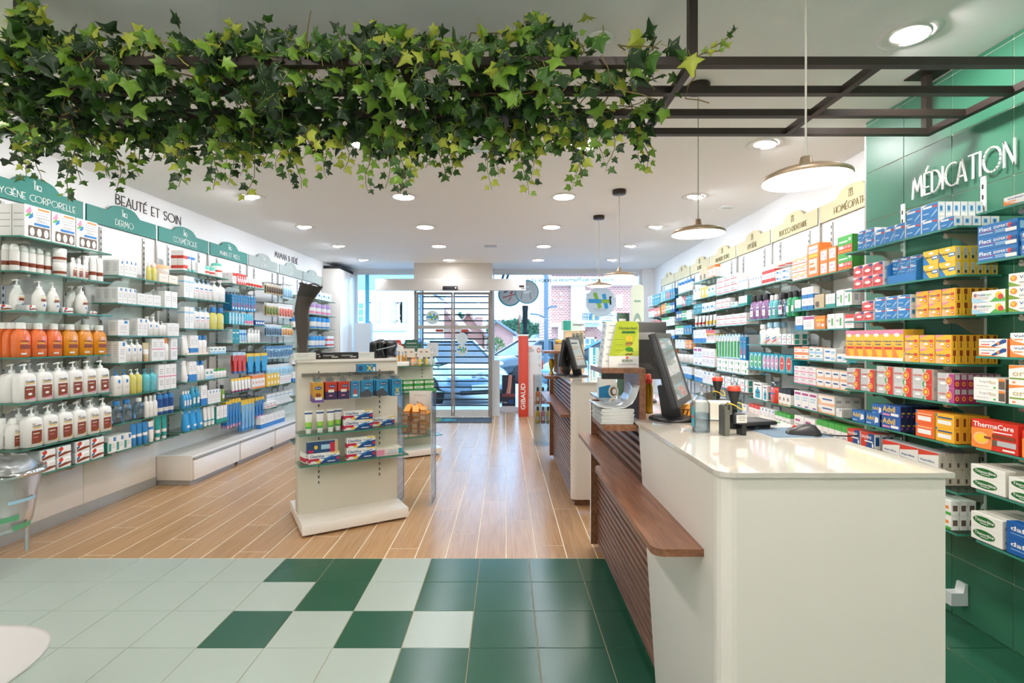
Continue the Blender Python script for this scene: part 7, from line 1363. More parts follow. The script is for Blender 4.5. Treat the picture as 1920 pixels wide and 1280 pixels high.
rtx('4', .35, .12, .55, .42, 'f'); rtx('95', .55, .12, .78, .3, 'f'); rtx('€', .56, .34, .68, .46, 'f'); rtx('VITAMINE', .2, .72, .8, .8, 'h')
tag(m.build('price_sheet', None, (-.76, 4.437, .775)), 'white price sheet with mirrored 4.95 figure in the clear bin', 'sign')

# ================================================================ on the first counter
TOPZ = 1.0301
def cprint(m, prims, O, w, h): m.face(prims, O, (1, 0, 0), (0, 0, 1), w, h, (0, -1, 0))
hd = tag(empty('display_box', (.545, 2.36, 1.2685)), 'lime green plant-picture counter display on the walnut riser', 'display box')
m = MB(); FP = [(-.052, 0), (.088, 0), (.088, .205), (.078, .218), (.0, .222), (-.018, .212), (-.055, .05)]
m.prism(FP, -.002, .002, 'gloss_white', T=Matrix(((1, 0, 0, 0), (0, 0, 1, 0), (0, 1, 0, 0), (0, 0, 0, 1))))
mat('lime', 'b5c327', .5); mat('lime_light', 'c9d24a', .5); mat('lime_dark', '8fa51e', .5)
m.face([('p', [(.0, .25), (1, .25), (1, .92), (.93, .98), (.38, 1), (.26, .955), (.02, .27)], 'lime'), ('p', [(.25, .25), (1, .25), (1, .8), (.8, .5)], 'lime_light'), tx('Homéodent', .34, .80, .95, .89, '4a5a1a'), tr(.44, .73, .88, .78, '2f6b2c'), el(.68, .62, .12, .06, 'y'), ('p', [(.62, .64), (.7, .7), (.76, .62), (.7, .57)], K('f2b434')), el(.68, .52, .13, .025, '9a6a34'), el(.66, .49, .12, .022, 'b98a4a'), el(.68, .39, .13, .05, '3f8f2c'), ('p', [(.72, .4), (.86, .33), (.74, .35)], K('2f7a24')), *[el(.58 + .06 * i, .28 + .012 * (i % 2), .03, .018, '6a4428') for i in range(4)], tr(.24, .61, .48, .625, 'lime_light'), tr(.24, .5, .46, .515, 'lime_light'), tr(.24, .39, .46, .405, 'lime_light'), tr(.2, .29, .46, .30, 'lime_light'), tx('BOIRON', .44, .12, .78, .18, '2f6b3c'), el(.61, .215, .04, .025, 'r'), tr(.3, .07, .92, .085, 's')], (-.055, -.0022, 0), (1, 0, 0), (0, 0, 1), .143, .222, (0, -1, 0)); m.build('front_card', hd)
m = MB().box(-.088, .004, 0, .086, .006, .0, 'lime'); MB().prism([(-.085, 0), (.088, 0), (.088, .2), (.03, .222), (-.045, .222), (-.06, .2)], .115, .119, 'lime', T=Matrix(((1, 0, 0, 0), (0, 0, 1, 0), (0, 1, 0, 0), (0, 0, 0, 1)))).build('back_card', hd); MB().box(-.086, .004, 0, .088, .114, .012, 'gloss_white').build('tray', hd)
for i in range(6):
    pr, w_, h_, d_ = proto('box', .125, .033, .10, dict(v='greenwhite', name='toothpaste_box')); o = put(pr, (.525 + i * .004, 2.36 + .06, 1.2685 + .0125 + i * .034), 0, None, None, None, label=f'{ORD[5 - i]} white toothpaste box from the top inside the lime display')
# silver magazine curling off a stack
mat('magazine_grey', 'b9b9b6', .55, noise=.05, nscale=40); mat('magazine_silver', 'cfd3d6', .22, metal=.35)
for i in range(9):
    m = MB().bbox(-.075, -.125, 0, .075, .125, .0075, 'magazine_grey', .002); m.face([tr(.02, .15, .3, .85, 'w'), *[tr(.05 + .06 * j, .2, .08 + .06 * j, .7, 's') for j in range(14)]], (-.0752, .125, 0), (0, -1, 0), (0, 0, 1), .25, .0075, (-1, 0, 0))
    tag(m.build('magazine', None, (.514 + (i % 3) * .002, 2.405, 1.0125 + i * .0077), (i % 2) * .02 - .01), f'{ORD[8 - i]} grey magazine from the top in the walnut tray stack', 'magazine')
m = MB(); cur = [(-.10, .012), (-.06, .004), (-.01, .0), (.03, .006), (.06, .024), (.078, .052), (.088, .085), (.094, .105)]; vs = []
for x, z in cur: vs += [(x, -.125, z), (x, .115, z)]
m.add(vs, [(2 * i, 2 * i + 2, 2 * i + 3, 2 * i + 1) for i in range(len(cur) - 1)], 'magazine_silver', True); o = m.build('silver_magazine', None, (.522, 2.41, 1.0835)); md = o.modifiers.new('t', 'SOLIDIFY'); md.thickness = .003; tag(o, 'silver magazine curling up against the riser over the stack', 'magazine')
m = MB().box(-.055, -.03, 0, .055, .03, .13, 'gloss_white'); cprint(m, [('p', [(0, 0), (1, 0), (1, .45), (.6, .62), (0, .5)], K('1f7fb4')), el(.85, .3, .3, .32, 'h'), el(.85, .3, .2, .22, 'd'), el(.9, .3, .12, .14, 'w')], (-.055, -.0305, 0), .11, .13); tag(m.build('poster_box', None, (.655, 3.22, TOPZ)), 'white and blue leaflet box at the far end of the first counter', 'box')
m = MB().box(-.05, -.03, 0, .05, .03, .001, 'd' and PK['d']); tag(m.build('leaflet', None, (.69, 2.86, TOPZ), .3), 'small flat brown leaflet on the counter behind the curled magazine', 'leaflet')
gb = tag(MB().lathe([(.0, 0), (.021, 0), (.0225, .004), (.0225, .125), (.02, .14), (.016, .148)], 'champagne' if 0 else 'gold_foil', 16).build('spray_bottle', None, (.725, 2.52, TOPZ)) if mat('gold_foil', 'b98f1c', .3, metal=.5) else None, 'golden spray bottle with red cap behind the walnut riser', 'bottle')
MB().lathe([(.017, .148), (.02, .152), (.02, .17), (.015, .173), (.014, .195), (.0, .198)], 'r', 14).build('cap', gb)
mat('screen_dark', '3a3d40', .12, coat=.6); mat('screen_lit', '9aa0a0', .1, coat=.8); mat('grey_plastic', '4a4a4c', .45)
def monitor(base, bl, br, h, tilt, label, screen='screen_lit', name='touch_monitor', stand=True, rows=()):
    """bl, br: lower screen corners seen by its user"""
    bl, br = Vector(bl), Vector(br); ax = (br - bl); wd = ax.length; ax.normalize(); n = ax.cross(Vector((0, 0, 1))); n.normalize()
    up = (Vector((0, 0, 1)) * math.cos(tilt) - n * math.sin(tilt)).normalized(); nn = ax.cross(up).normalized()
    T = Matrix(((ax.x, -nn.x, up.x, bl.x), (ax.y, -nn.y, up.y, bl.y), (ax.z, -nn.z, up.z, bl.z), (0, 0, 0, 1)))
    o = tag(empty(name, base), label, 'monitor'); Ti = Matrix.Translation(-Vector(base)) @ T
    MB().bbox(-.0, 0, 0, wd, .03, h, 'black_plastic', .006, T=Ti).add([Ti @ Vector(p) for p in ((.06, .03, .06), (wd - .06, .03, .06), (wd - .06, .03, h - .06), (.06, .03, h - .06), (.1, .055, .1), (wd - .1, .055, .1), (wd - .1, .055, h - .1), (.1, .055, h - .1))], [(4, 7, 6, 5), (0, 4, 5, 1), (1, 5, 6, 2), (2, 6, 7, 3), (3, 7, 4, 0)], 'black_plastic').build('housing', o)
    b = MB(); e = .022
    for q in ((0, 0, wd, e * 1.3), (0, h - e, wd, h), (0, e * 1.3, e, h - e), (wd - e, e * 1.3, wd, h - e)): b.box(q[0], -.006, q[1], q[2], 0, q[3], 'grey_plastic', T=Ti)
    b.build('bezel', o)
    s = MB().box(e, -.002, e * 1.3, wd - e, 0, h - e, screen, T=Ti)
    for (y0, y1, x1, k) in rows: s.box(e + .02, -.0025, h * y0, e + (wd - 2 * e) * x1, -.002, h * y1, k, T=Ti)
    s.build('screen', o)
    if stand:
        mid = (bl + br) / 2 + up * h * .3 - nn * .05 - Vector(base)
        MB().bar((0, 0, .015), (mid.x, mid.y, mid.z), .085, .03, 'black_plastic', up=(ax.x, ax.y, 0)).build('neck', o); MB().lathe([(0, 0), (.105, 0), (.105, .008), (.09, .014), (0, .018)], 'black_plastic', 28).build('foot', o)
    return o
monitor((.775, 2.31, TOPZ), (.736, 2.12, 1.11), (.903, 2.42, 1.11), .335, .30, 'black touchscreen till monitor leaning back on a round foot, first counter', rows=((.5, .9, .95, 'screen_lit'),))
monitor((.80, 2.98, TOPZ), (.945, 2.98, 1.17), (.575, 2.98, 1.17), .34, .12, 'grey-topped monitor facing away behind the lime display', 'screen_dark')
# sanitiser and clear dispenser
def clearpump(x, y, w_, h_, label, lab=True):
    o = tag(MB().loft([(0, w_ * .46, w_ * .34, 3), (.004, w_ * .5, w_ * .36, 3), (h_ * .62, w_ * .5, w_ * .36, 3), (h_ * .74, w_ * .3, w_ * .25, 2), (h_ * .78, w_ * .2, w_ * .2, 2)], 'clear_film', 16).build('gel_dispenser', None, (x, y, TOPZ)), label, 'bottle')
    MB().loft([(.004, w_ * .46, w_ * .32, 3), (h_ * .42, w_ * .46, w_ * .32, 3)], 'clear_bottle', 14).build('gel', o); obj('pump_head', pump_mesh(h_ * .78, w_ * .4, 'clear_film'), o, (0, 0, 0), PI)
    if lab: MB().box(-w_ * .52, -w_ * .2, h_ * .12, -w_ * .5, w_ * .2, h_ * .55, 'sticker_teal').box(-w_ * .523, -w_ * .2, h_ * .32, -w_ * .52, w_ * .2, h_ * .36, PK['r']).build('label', o)
clearpump(.785, 1.99, .066, .185, 'clear hand gel pump bottle with teal label on the counter'); clearpump(1.115, 2.42, .07, .19, 'clear pump dispenser behind the date stamps', False)
# date stamps
mat('stamp_red', 'd9402a', .35)
def stamp(x, y, rz, label, band=True):
    o = tag(empty('date_stamp', (x, y, TOPZ), rz), label, 'stamp')
    f = MB(); f.box(-.045, -.02, 0, -.028, .02, .115, 'steel').box(.028, -.02, 0, .045, .02, .06, 'black_plastic').box(-.028, .012, .02, .028, .02, .10, 'black_plastic').bbox(.0, -.024, .045, .046, .024, .085, 'grey_plastic', .012); f.build('frame', o)
    MB().box(-.044, -.0235, .0, -.024, -.0205, .10, 'steel').lathe([(.011, -.012), (.011, .012)], 'steel', 12, T=Matrix.Translation((-.034, 0, .112)) @ Matrix.Rotation(PI / 2, 4, 'X')).box(-.018, -.012, .08, -.008, .012, .125, 'steel').build('spring_post', o)
    p = MB().box(.002, -.0255, .05, .044, -.0245, .08, 'h' and PK['h']); p.face([tr(.2, .3, .8, .36, 'd'), tr(.1, .55, .9, .6, 'd'), tr(.15, .75, .85, .8, 'd')], (.002, -.0256, .05), (1, 0, 0), (0, 0, 1), .042, .03, (0, -1, 0)); p.build('text_plate', o)
    MB().lathe([(.010, .10), (.012, .125), (.020, .15), (.024, .175), (.024, .184), (.018, .19), (0, .191)], 'black_plastic', 16, c=(.006, 0, 0)).build('handle', o); MB().lathe([(.0245, .172), (.0245, .185), (.018, .191), (0, .192)], 'stamp_red', 16, c=(.006, 0, 0)).build('handle_cap', o)
    if band: MB().tube([(.005 + .036 * math.cos(a), .022 * math.sin(a) - .004, .112 + .012 * math.sin(2 * a)) for a in [2 * PI * i / 20 for i in range(21)]], .002, 'y', 5).build('rubber_band', o)
stamp(.885, 1.935, .1, 'red-topped date stamp with rubber band nearest the counter edge'); stamp(1.02, 2.40, .2, 'second red-topped stamp standing behind the beige printer')
# beige label printer, keypad, card, mouse and mat
pr_ = tag(empty('label_printer', (.915, 2.20, TOPZ), -.25), 'beige wedge-shaped label printer between monitor and stamp', 'printer')
mat('beige_plastic', 'e2dbcd', .45)
MB().prism([(-.11, 0), (.11, 0), (.11, .07), (-.02, .105), (-.11, .105)], -.08, .08, 'beige_plastic', T=Matrix(((0, 0, 1, 0), (1, 0, 0, 0), (0, 1, 0, 0), (0, 0, 0, 1)))).build('body', pr_); MB().box(-.078, -.1125, .03, .078, -.11, .034, 'slot_dark').build('paper_slot', pr_); MB().box(-.06, -.12, .034, .05, -.09, .036, 'paper_white').build('paper', pr_)
kp = tag(empty('card_terminal', (1.04, 2.08, TOPZ), .25), 'flat black card terminal on a low stand beside the mouse mat', 'terminal')
MB().bbox(-.10, -.06, .022, .07, .06, .036, 'black_plastic', .012).build('body', kp); MB().box(-.085, -.045, .036, .03, .045, .0365, 'grey_plastic').build('display', kp); MB().bbox(-.03, -.045, 0, .05, .04, .022, 'black_plastic', .012).build('foot', kp)
tag(MB().bbox(-.06, -.06, 0, .07, .06, .004, '3f9a52', .003).build('card', None, (1.10, 2.17, TOPZ + .012), .3), 'green card lying behind the card terminal', 'card')
m = MB().bbox(-.12, -.1, 0, .12, .1, .004, 'mouse_mat' if mat('mouse_mat', '5f7488', .8, noise=.1, nscale=80) else '', .01); tag(m.build('mouse_mat', None, (1.13, 1.98, TOPZ), .05), 'blue-grey mouse mat on the white counter', 'mouse mat')
mo = tag(empty('computer_mouse', (1.155, 1.925, TOPZ + .0042), -.35), 'black mouse with red wheel on the blue-grey mat', 'mouse')
vs = []; SX = [(-.058, .018, .006), (-.05, .026, .016), (-.02, .031, .027), (.015, .032, .036), (.04, .030, .031), (.056, .022, .014), (.06, .014, .005)]; n = 12
m = MB()
for x, ry, hz_ in SX:
    for i in range(n): a = PI * i / (n - 1); vs.append((x, ry * math.cos(a), hz_ * math.sin(a) ** .7))
m.add(vs, [(j * n + i, j * n + i + 1, (j + 1) * n + i + 1, (j + 1) * n + i) for j in range(len(SX) - 1) for i in range(n - 1)] + [tuple(range(n)), tuple(range((len(SX) - 1) * n, len(SX) * n))[::-1]], 'black_plastic', True); m.build('body', mo); mo.scale = (1, 1, 1.2)
MB().lathe([(.007, -.003), (.008, 0), (.007, .003)], 'stamp_red', 12, T=Matrix.Translation((-.03, 0, .021)) @ Matrix.Rotation(PI / 2, 4, 'X')).build('scroll_wheel', mo); MB().tube([(.058, 0, .004), (.10, -.01, .003), (.15, .0, .002), (.19, .03, .002), (.08, .20, .002)][:4], .0022, 'black_plastic', 5).build('cable', mo)
ob = MB().bbox(-.035, -.03, 0, .035, .03, .055, PK['o'] if 0 else 'f0a024', .002); ob.face([tr(0, .55, 1, .65, 'e')], (-.035, -.0302, 0), (1, 0, 0), (0, 0, 1), .07, .055, (0, -1, 0)); tag(ob.build('note_block', None, (.885, 2.43, TOPZ)), 'bright orange-yellow note box behind the touchscreen foot', 'box')
cb = MB(); rc = random.Random(4)
for i in range(5): p0 = Vector((.80 + .02 * i, 2.36, TOPZ + .006)); cb.tube([p0, p0 + Vector((.03, .05, .03)), p0 + Vector((.06 + .01 * i, .1, .004)), p0 + Vector((.1, .12 + .02 * i, .004))], .003, 'black_plastic', 5)
tag(cb.build('cable_tangle', None), 'tangle of black cables behind the touchscreen monitor', 'cable', kind='stuff')
sn_ = tag(empty('barcode_scanner', (.90, 2.52, TOPZ)), 'small dark handset lying behind the touchscreen foot', 'scanner'); MB().bbox(-.05, -.02, 0, .05, .02, .02, 'black_plastic', .01).bbox(.04, -.025, 0, .09, .025, .03, 'grey_plastic', .012).build('body', sn_)
m = MB().box(-.042, -.004, 0, .042, .004, .70, 'd' and 'c3cfc6'); m.prism([(-.042, .70), (.042, .70), (.036, .725), (.012, .735), (-.02, .728), (-.036, .715)], -.004, .004, 'c3cfc6', T=Matrix(((1, 0, 0, 0), (0, 0, 1, 0), (0, 1, 0, 0), (0, 0, 0, 1)))); cprint(m, [el(.5, .68, .3, .1, '7f9a94'), el(.5, .66, .22, .07, 'q'), tr(.2, .5, .8, .52, 's'), tr(.25, .88, .75, .9, '7f9a94')], (-.042, -.0045, 0), .084, .7); tag(m.build('header_poster', None, (.86, 3.24, TOPZ)), 'tall pale card with a hooded figure standing behind the lime display', 'card')
m = MB().box(-.04, -.006, 0, .04, .006, .55, '4a6a5a'); cprint(m, [tr(.1, .9, .7, .93, 'w'), el(.6, .8, .25, .05, 'f')], (-.04, -.0065, 0), .08, .55); tag(m.build('header_card', None, (.79, 3.33, TOPZ), .1), 'dark green card behind the grey monitor', 'card')
m = MB().box(-.04, -.006, 0, .04, .006, .48, 'b9d3cc'); tag(m.build('header_card', None, (.70, 3.38, TOPZ), .05), 'pale aqua card behind the grey monitor', 'card')
# ---- second counter
T2 = 1.0451
ZM = 1.0452
monitor((.70, 4.82, ZM), (.665, 4.62, 1.13), (.80, 4.86, 1.13), .31, .30, 'black touchscreen till monitor on the second counter', rows=((.78, .82, .7, 'screen_dark'), (.68, .72, .8, 'champagne'), (.6, .64, .6, 'champagne'), (.36, .4, .9, 'champagne'), (.28, .32, .9, 'champagne')))
o = monitor((.60, 5.0, ZM), (.66, 4.98, 1.14), (.52, 4.86, 1.14), .27, -.0 + .2, 'twin customer screen facing away beside the second till monitor', 'screen_dark')
m = MB(); m.text('Lenovo', (-.03, 0, 0), (1, 0, 0), (0, 0, 1), .06, .014, 'tip_white'); lo_ = m.build('maker_mark', o); lo_.location = at(1052, 643, 4.83) - Vector((.60, 5.0, ZM)); lo_.rotation_euler = (0, 0, .5)
nd = tag(empty('skincare_display', (.76, 5.62, T2)), 'tan skincare display with teal arched header on the second counter', 'display box')
MB().bbox(-.10, -.06, 0, .12, .06, .46, 'c2a884', .004).build('body', nd); m = MB(); n = 12
pts = [(.14 * math.cos(PI * (i / n)) * .95 + .0, -.05 - .05 * math.sin(PI * i / n)) for i in range(n + 1)]
m.add([(x, y, z) for x, y in pts for z in (.46, .57)], [(2 * i, 2 * i + 1, 2 * i + 3, 2 * i + 2) for i in range(n)], 'cfe3e0', True); m.add([(x, y - .001, z) for x, y in pts[7:11] for z in (.46, .57)], [(2 * i, 2 * i + 1, 2 * i + 3, 2 * i + 2) for i in range(3)], '35a394', True); m.text('novexpert', (-.01, -.1025, .50), (1, 0, 0), (0, 0, 1), .13, .04, 'ink_dark'); m.build('arched_header', nd)
for i in range(5):
    o = MB().lathe([(.022, 0), (.024, .006), (.024, .03), (.02, .034)], 'gold_foil', 12, T=Matrix.Rotation(PI / 2, 4, 'Y')).build('gold_jar', None, (.55 + i * .036, 5.50, T2 + .335)); MB().lathe([(.0, .034), (.024, .034), (.024, .04), (0, .04)], 'champagne', 12, T=Matrix.Rotation(PI / 2, 4, 'Y')).build('lid', o); tag(o, f'{ORD[i]} gold jar in the row jutting from the tan display', 'jar', 'gold jars on the tan display')
tag(MB().box(-.1, -.03, 0, .1, .03, .308, 'c2a884').build('jar_shelf', None, (.635, 5.5, T2)), 'tan cardboard step carrying the row of gold jars', 'display step')
for i in range(3): o = MB().lathe([(.017, 0), (.017, .11), (.012, .12)], 'clear_bottle', 12).build('serum_tube', None, (.76 + i * .045, 5.53, T2 + .30)); MB().lathe([(.012, .12), (.012, .14), (0, .141)], 'steel', 10).build('cap', o); tag(o, f'{ORD[i]} clear serum tube before the tan display', 'bottle', 'serum tubes on the tan display')
tag(MB().box(-.075, -.012, 0, .075, .018, .299, 'c2a884').build('tube_shelf', None, (.80, 5.53, T2)), 'tan cardboard step carrying the clear serum tubes', 'display step')
pr, *_ = proto('box', .09, .265, .1, dict(v='tealwhite', name='product_box')); put(pr, (1.045, 5.98, T2), .0, None, None, None, label='pale box with blue shapes beside the teal box, second counter')
pr, *_ = proto('box', .115, .265, .1, dict(v='tealpack', name='product_box')); put(pr, (1.14, 5.9, T2), .3, None, None, None, label='large teal box at the staff edge of the second counter')
o = MB().lathe([(.0, 0), (.03, 0), (.02, .01), (.012, .05), (.022, .08), (.03, .12), (.028, .15), (.016, .17), (0, .175)], 'gold_foil', 14).build('trophy_bottle', None, (.49, 5.3, T2 - .0175)); MB().lathe([(.016, .17), (.018, .20), (0, .205)], 'clear_bottle', 12).build('stopper', o); tag(o, 'small gold bottle on the walnut tray of the second counter', 'bottle')
o = tag(empty('leaflet_holder', (.98, 5.3, T2), .2), 'white leaflet holder behind the second till monitor', 'leaflet holder'); MB().box(-.08, -.03, .08, .08, .05, .09, 'paper_white').box(-.07, -.01, 0, -.064, .03, .08, 'clear_plastic').box(.064, -.01, 0, .07, .03, .08, 'clear_plastic').build('tray', o)
# clear floor stand with coloured bottles, past the second counter
cs = tag(empty('bottle_stand', (.50, 6.70, 0)), 'clear acrylic stand of coloured bottles before the second counter end', 'display stand')
for nme, bx in (('front_panel', (-.115, -.12, 0, .115, -.115, .93)), ('back_panel', (-.115, .115, 0, .115, .12, .93)), ('side_panel', (-.12, -.12, 0, -.116, .12, .93)), ('side_panel', (.116, -.12, 0, .12, .12, .93)), ('tier', (-.114, -.114, .285, .114, .114, .29)), ('tier', (-.114, -.114, .545, .114, .114, .55))): MB().box(*bx, 'clear_plastic').build(nme, cs)
for L, z in ((0, .2905), (1, .5505)):
    for i, c in enumerate((('y', 'gel_pink', 'gel_yellow'), ('o', 'gel_pink', 'gel_green'))[L]):
        pr, *_ = proto('bottle', .062, .22, .05, dict(body=PK.get(c, c), cap='k', v='white', name='bath_bottle')); put(pr, (.43 + i * .07, 6.64, z), 0, None, None, None, label=f'{("golden", "pink", "yellow-green")[i] if L == 0 else ("orange", "rose", "green")[i]} bottle on the {("lower", "upper")[L]} tier of the clear stand')

# ================================================================ by the street window
gc = tag(empty('brand_column', (.325, 9.12, 0)), 'tall red column with vertical white letters before the shop window', 'display column')
mat('signal_red', 'd8432c', .4)
m = MB().bbox(-.09, -.09, 0, .09, .09, 1.47, 'signal_red', .006).bbox(-.095, -.095, 1.47, .095, .095, 1.5, 'gloss_white', .006); m.text('GIBAUD', (.035, -.0915, .13), (0, 0, 1), (-1, 0, 0), .48, .085, 'tip_white'); m.build('column', gc)
MB().box(-.085, .03, 1.5, -.07, .05, 1.95, 'signal_red').bbox(-.075, .02, 1.72, -.03, .06, 1.86, 'frame_white', .01).build('sign_blade', gc)
mat('navy_knit', '1f3a4a', .8, bump=.3, bscale=200)
m = MB(); vs = []
o = tag(MB().loft([(0, .062, .05, 2, -.03), (.025, .06, .075, 2, -.03), (.06, .036, .045, 2, 0), (.14, .036, .036, 2, 0), (.24, .048, .05, 2, .005), (.32, .052, .05, 2, .005), (.40, .05, .045, 2, 0), (.52, .06, .055, 2, 0)], 'navy_knit', 14).build('leg_mannequin', None, (.36, 9.12, 1.501)), 'small navy stocking leg standing on the red column', 'mannequin leg'); MB().lathe([(.052, .52), (.055, .525), (.03, .53), (0, .53)], 'ink_dark', 14).build('top_cap', o)
ws = tag(empty('belt_stand', (.53, 9.2, 0)), 'white hook stand with red round badge beside the red column', 'display stand')
m = MB().bbox(-.135, -.1, .0, .135, .1, 1.30, 'frame_white', .006); m.face([el(.78, .93, .12, .033, 'signal_red'), el(.78, .93, .08, .02, 'w'), tr(.08, .955, .36, .965, 'r'), tr(.08, .93, .5, .942, 's'), tr(.08, .91, .45, .92, 's')], (-.135, -.1005, 0), (1, 0, 0), (0, 0, 1), .27, 1.3, (0, -1, 0)); m.build('panel', ws)
for z in (.35, .65, .95, 1.1):
    for x in (-.09, .09): MB().tube([(x, -.1, z), (x, -.15, z)], .006, 'steel', 5).build('hook', ws)
MB().bbox(-.012, -.03, 0, .012, .03, .16, 'signal_red', .006).build('red_grip', ws, (.15, -.05, .86))
af = tag(empty('white_stand', (-.21, 9.25, 0)), 'slim white folding board leaning beside the door post', 'display stand')
MB().prism([(-.12, 0), (.12, 0), (.05, 1.02), (.03, 1.02)], -.1, .1, 'frame_white', T=Matrix(((0, 0, 1, 0), (1, 0, 0, 0), (0, 1, 0, 0), (0, 0, 0, 1)))).build('board', af)
m = MB().box(-.13, -.006, 0, .13, .006, .60, '2a2f3a'); m.face([('p', [(.45, .35), (.62, .35), (.7, .7), (.75, 1), (.55, 1), (.5, .7)], K('d8a08a')), ('p', [(.3, .38), (.42, .36), (.55, .6), (.7, .95), (.5, 1), (.42, .65)], K('c98f7a')), tr(0, .3, 1, .4, '8a4a4a'), tr(.5, .08, .85, .2, 'n'), tr(.1, .1, .4, .13, 's')], (-.13, -.0065, 0), (1, 0, 0), (0, 0, 1), .26, .6, (0, -1, 0)); o = tag(m.build('window_poster', None, (.06, 9.6, .12)), 'dark poster of bare legs at the foot of the shop window', 'poster'); MB().box(-.14, -.03, -.12, .14, .03, 0, 'frame_white').build('plinth', o)
m = MB().box(-.16, -.06, 0, .16, .06, .62, 'd9e3ea'); tag(m.build('window_box', None, (-2.72, 9.5, 1.1)), 'plain pale blue panel box in the window beside the corner cabinet', 'box')
MB().box(-.2, -.1, -1.1, .2, .1, 0, 'frame_white').build('pedestal', bpy.data.objects['window_box'])
pr, *_ = proto('pouch', .3, .3, .12, dict(body='gel_blue')); put(pr, (-2.29, 9.3, .951), .3, None, None, None, label='large blue and white pack in the window behind the gondola')
tag(MB().bbox(-.2, -.15, 0, .2, .15, .949, 'frame_white', .006).box(-.18, -.13, .3, .18, -.1505, .303, 'grey_strip').build('window_plinth', None, (-2.29, 9.3, 0)), 'white plinth under the blue pack by the shop window', 'plinth')

# ================================================================ close to the camera
ch = tag(empty('shell_chair', (-1.675, 1.355, 0), 0), 'white moulded shell chair with wooden legs on the pale tiles', 'chair')
mat('shell_white', 'c2bfbc', .35); mat('beech', '9a6236', .45, noise=.1, nscale=20)
m = MB(); n = 36; R = []
def rim(s, z):
    return [(s * .31 * math.copysign(abs(math.cos(a)) ** .9, math.cos(a)), s * .31 * math.copysign(abs(math.sin(a)) ** .9, math.sin(a)), z + (.01 * math.cos(2 * a) if s > .6 else 0)) for a in [2 * PI * i / n for i in range(n)]]
rings = [rim(.25, .405), rim(.6, .412), rim(.85, .428), rim(.97, .448), rim(1.0, .455), rim(.995, .446), rim(.95, .435), rim(.8, .412), rim(.4, .396)]
vs = sum(rings, []); m.add(vs, [(j * n + i, j * n + (i + 1) % n, (j + 1) * n + (i + 1) % n, (j + 1) * n + i) for j in range(len(rings) - 1) for i in range(n)], 'shell_white', True); m.add(rings[0], [tuple(range(n))], 'shell_white', True); m.add(rings[-1], [tuple(range(n))[::-1]], 'shell_white'); m.build('seat', ch)
m = MB(); vs = []
for j in range(6):
    t_ = j / 5
    for i in range(13): a = PI * (.62 + .76 * i / 12); r = .275 + .03 * t_; vs.append((r * math.cos(a) * .98 - .02 * t_, r * math.sin(a) * (1 - .15 * t_), .44 + t_ * .34 * (1 - abs(i - 6) / 6 * .55)))
m.add(vs, [(j * 13 + i, j * 13 + i + 1, (j + 1) * 13 + i + 1, (j + 1) * 13 + i) for j in range(5) for i in range(12)], 'shell_white', True); o = m.build('backrest', ch); md = o.modifiers.new('t', 'SOLIDIFY'); md.thickness = .012
for sx in (-1, 1):
    for sy in (-1, 1): MB().tube([(sx * .13, sy * .12, .405), (sx * .215, sy * .2, 0)], .019, 'beech', 10, taper=.65).build('leg', ch)
MB().box(-.14, -.015, .385, .14, .015, .40, 'steel').box(-.015, -.13, .385, .015, .13, .40, 'steel').build('under_frame', ch)
bn = tag(empty('recycling_bin', (-3.04, 2.95, .045)), 'chrome-rimmed recycling bag stand by the hygiene shelves', 'bin')
m = MB(); m.lathe([(.215 + .018 * math.cos(a), .565 + .018 * math.sin(a)) for a in [2 * PI * i / 10 for i in range(11)]], 'chrome', 36, cap=False); m.build('rim', bn)
mat('bag_film', 'e4e9ea', .3, alpha_glass=.32); m = MB(); rg = random.Random(8); vs = []; n = 28
for j, (r, z) in enumerate(((.21, .56), (.2, .48), (.185, .36), (.165, .26), (.14, .215), (.0, .21))):
    for i in range(n): a = 2 * PI * i / n; vs.append(((r + rg.uniform(-.008, .008)) * math.cos(a), (r + rg.uniform(-.008, .008)) * math.sin(a), z))
m.add(vs, [(j * n + i, j * n + (i + 1) % n, (j + 1) * n + (i + 1) % n, (j + 1) * n + i) for j in range(5) for i in range(n)], 'bag_film', True); m.build('bag', bn)
m = MB(); vs = []
for j, (r, z) in enumerate(((.19, .55), (.17, .60), (.13, .635), (.08, .65), (.0, .655))):
    for i in range(n): a = 2 * PI * i / n; q = r * (1 + rg.uniform(-.12, .12)); vs.append((q * math.cos(a), q * math.sin(a), z + rg.uniform(-.02, .02)))
m.add(vs, [(j * n + i, j * n + (i + 1) % n, (j + 1) * n + (i + 1) % n, (j + 1) * n + i) for j in range(4) for i in range(n)], 'bag_film', True); m.build('bag_neck', bn)
mat('bag_green', '5fa87a', .4)
pm = MB(); R_ = .192
for (a0, a1, z0, z1, k) in ((-1.9, -.2, .30, .33, 'bag_green'), (-1.6, -1.0, .44, .47, 'bag_green'), (-.5, .3, .40, .42, 'i'), (-.35, .25, .24, .27, 'bag_green')):
    P_ = [a0 + (a1 - a0) * i / 8 for i in range(9)]; rr = lambda z: .168 + (z - .26) * .13 + .012
    pm.add([(rr(z) * math.cos(a), rr(z) * math.sin(a), z) for a in P_ for z in (z0, z1)], [(2 * i, 2 * i + 2, 2 * i + 3, 2 * i + 1) for i in range(8)], PK.get(k, k), True)
pm.build('bag_print', bn)
MB().tube([(0, .2, .56), (0, .2, .02)], .012, 'chrome', 8).tube([(-.14, -.13, .56), (-.15, -.14, 0)], .010, 'chrome', 8).tube([(-.16, .12, .56), (-.17, .13, 0)], .010, 'chrome', 8).build('stand', bn)
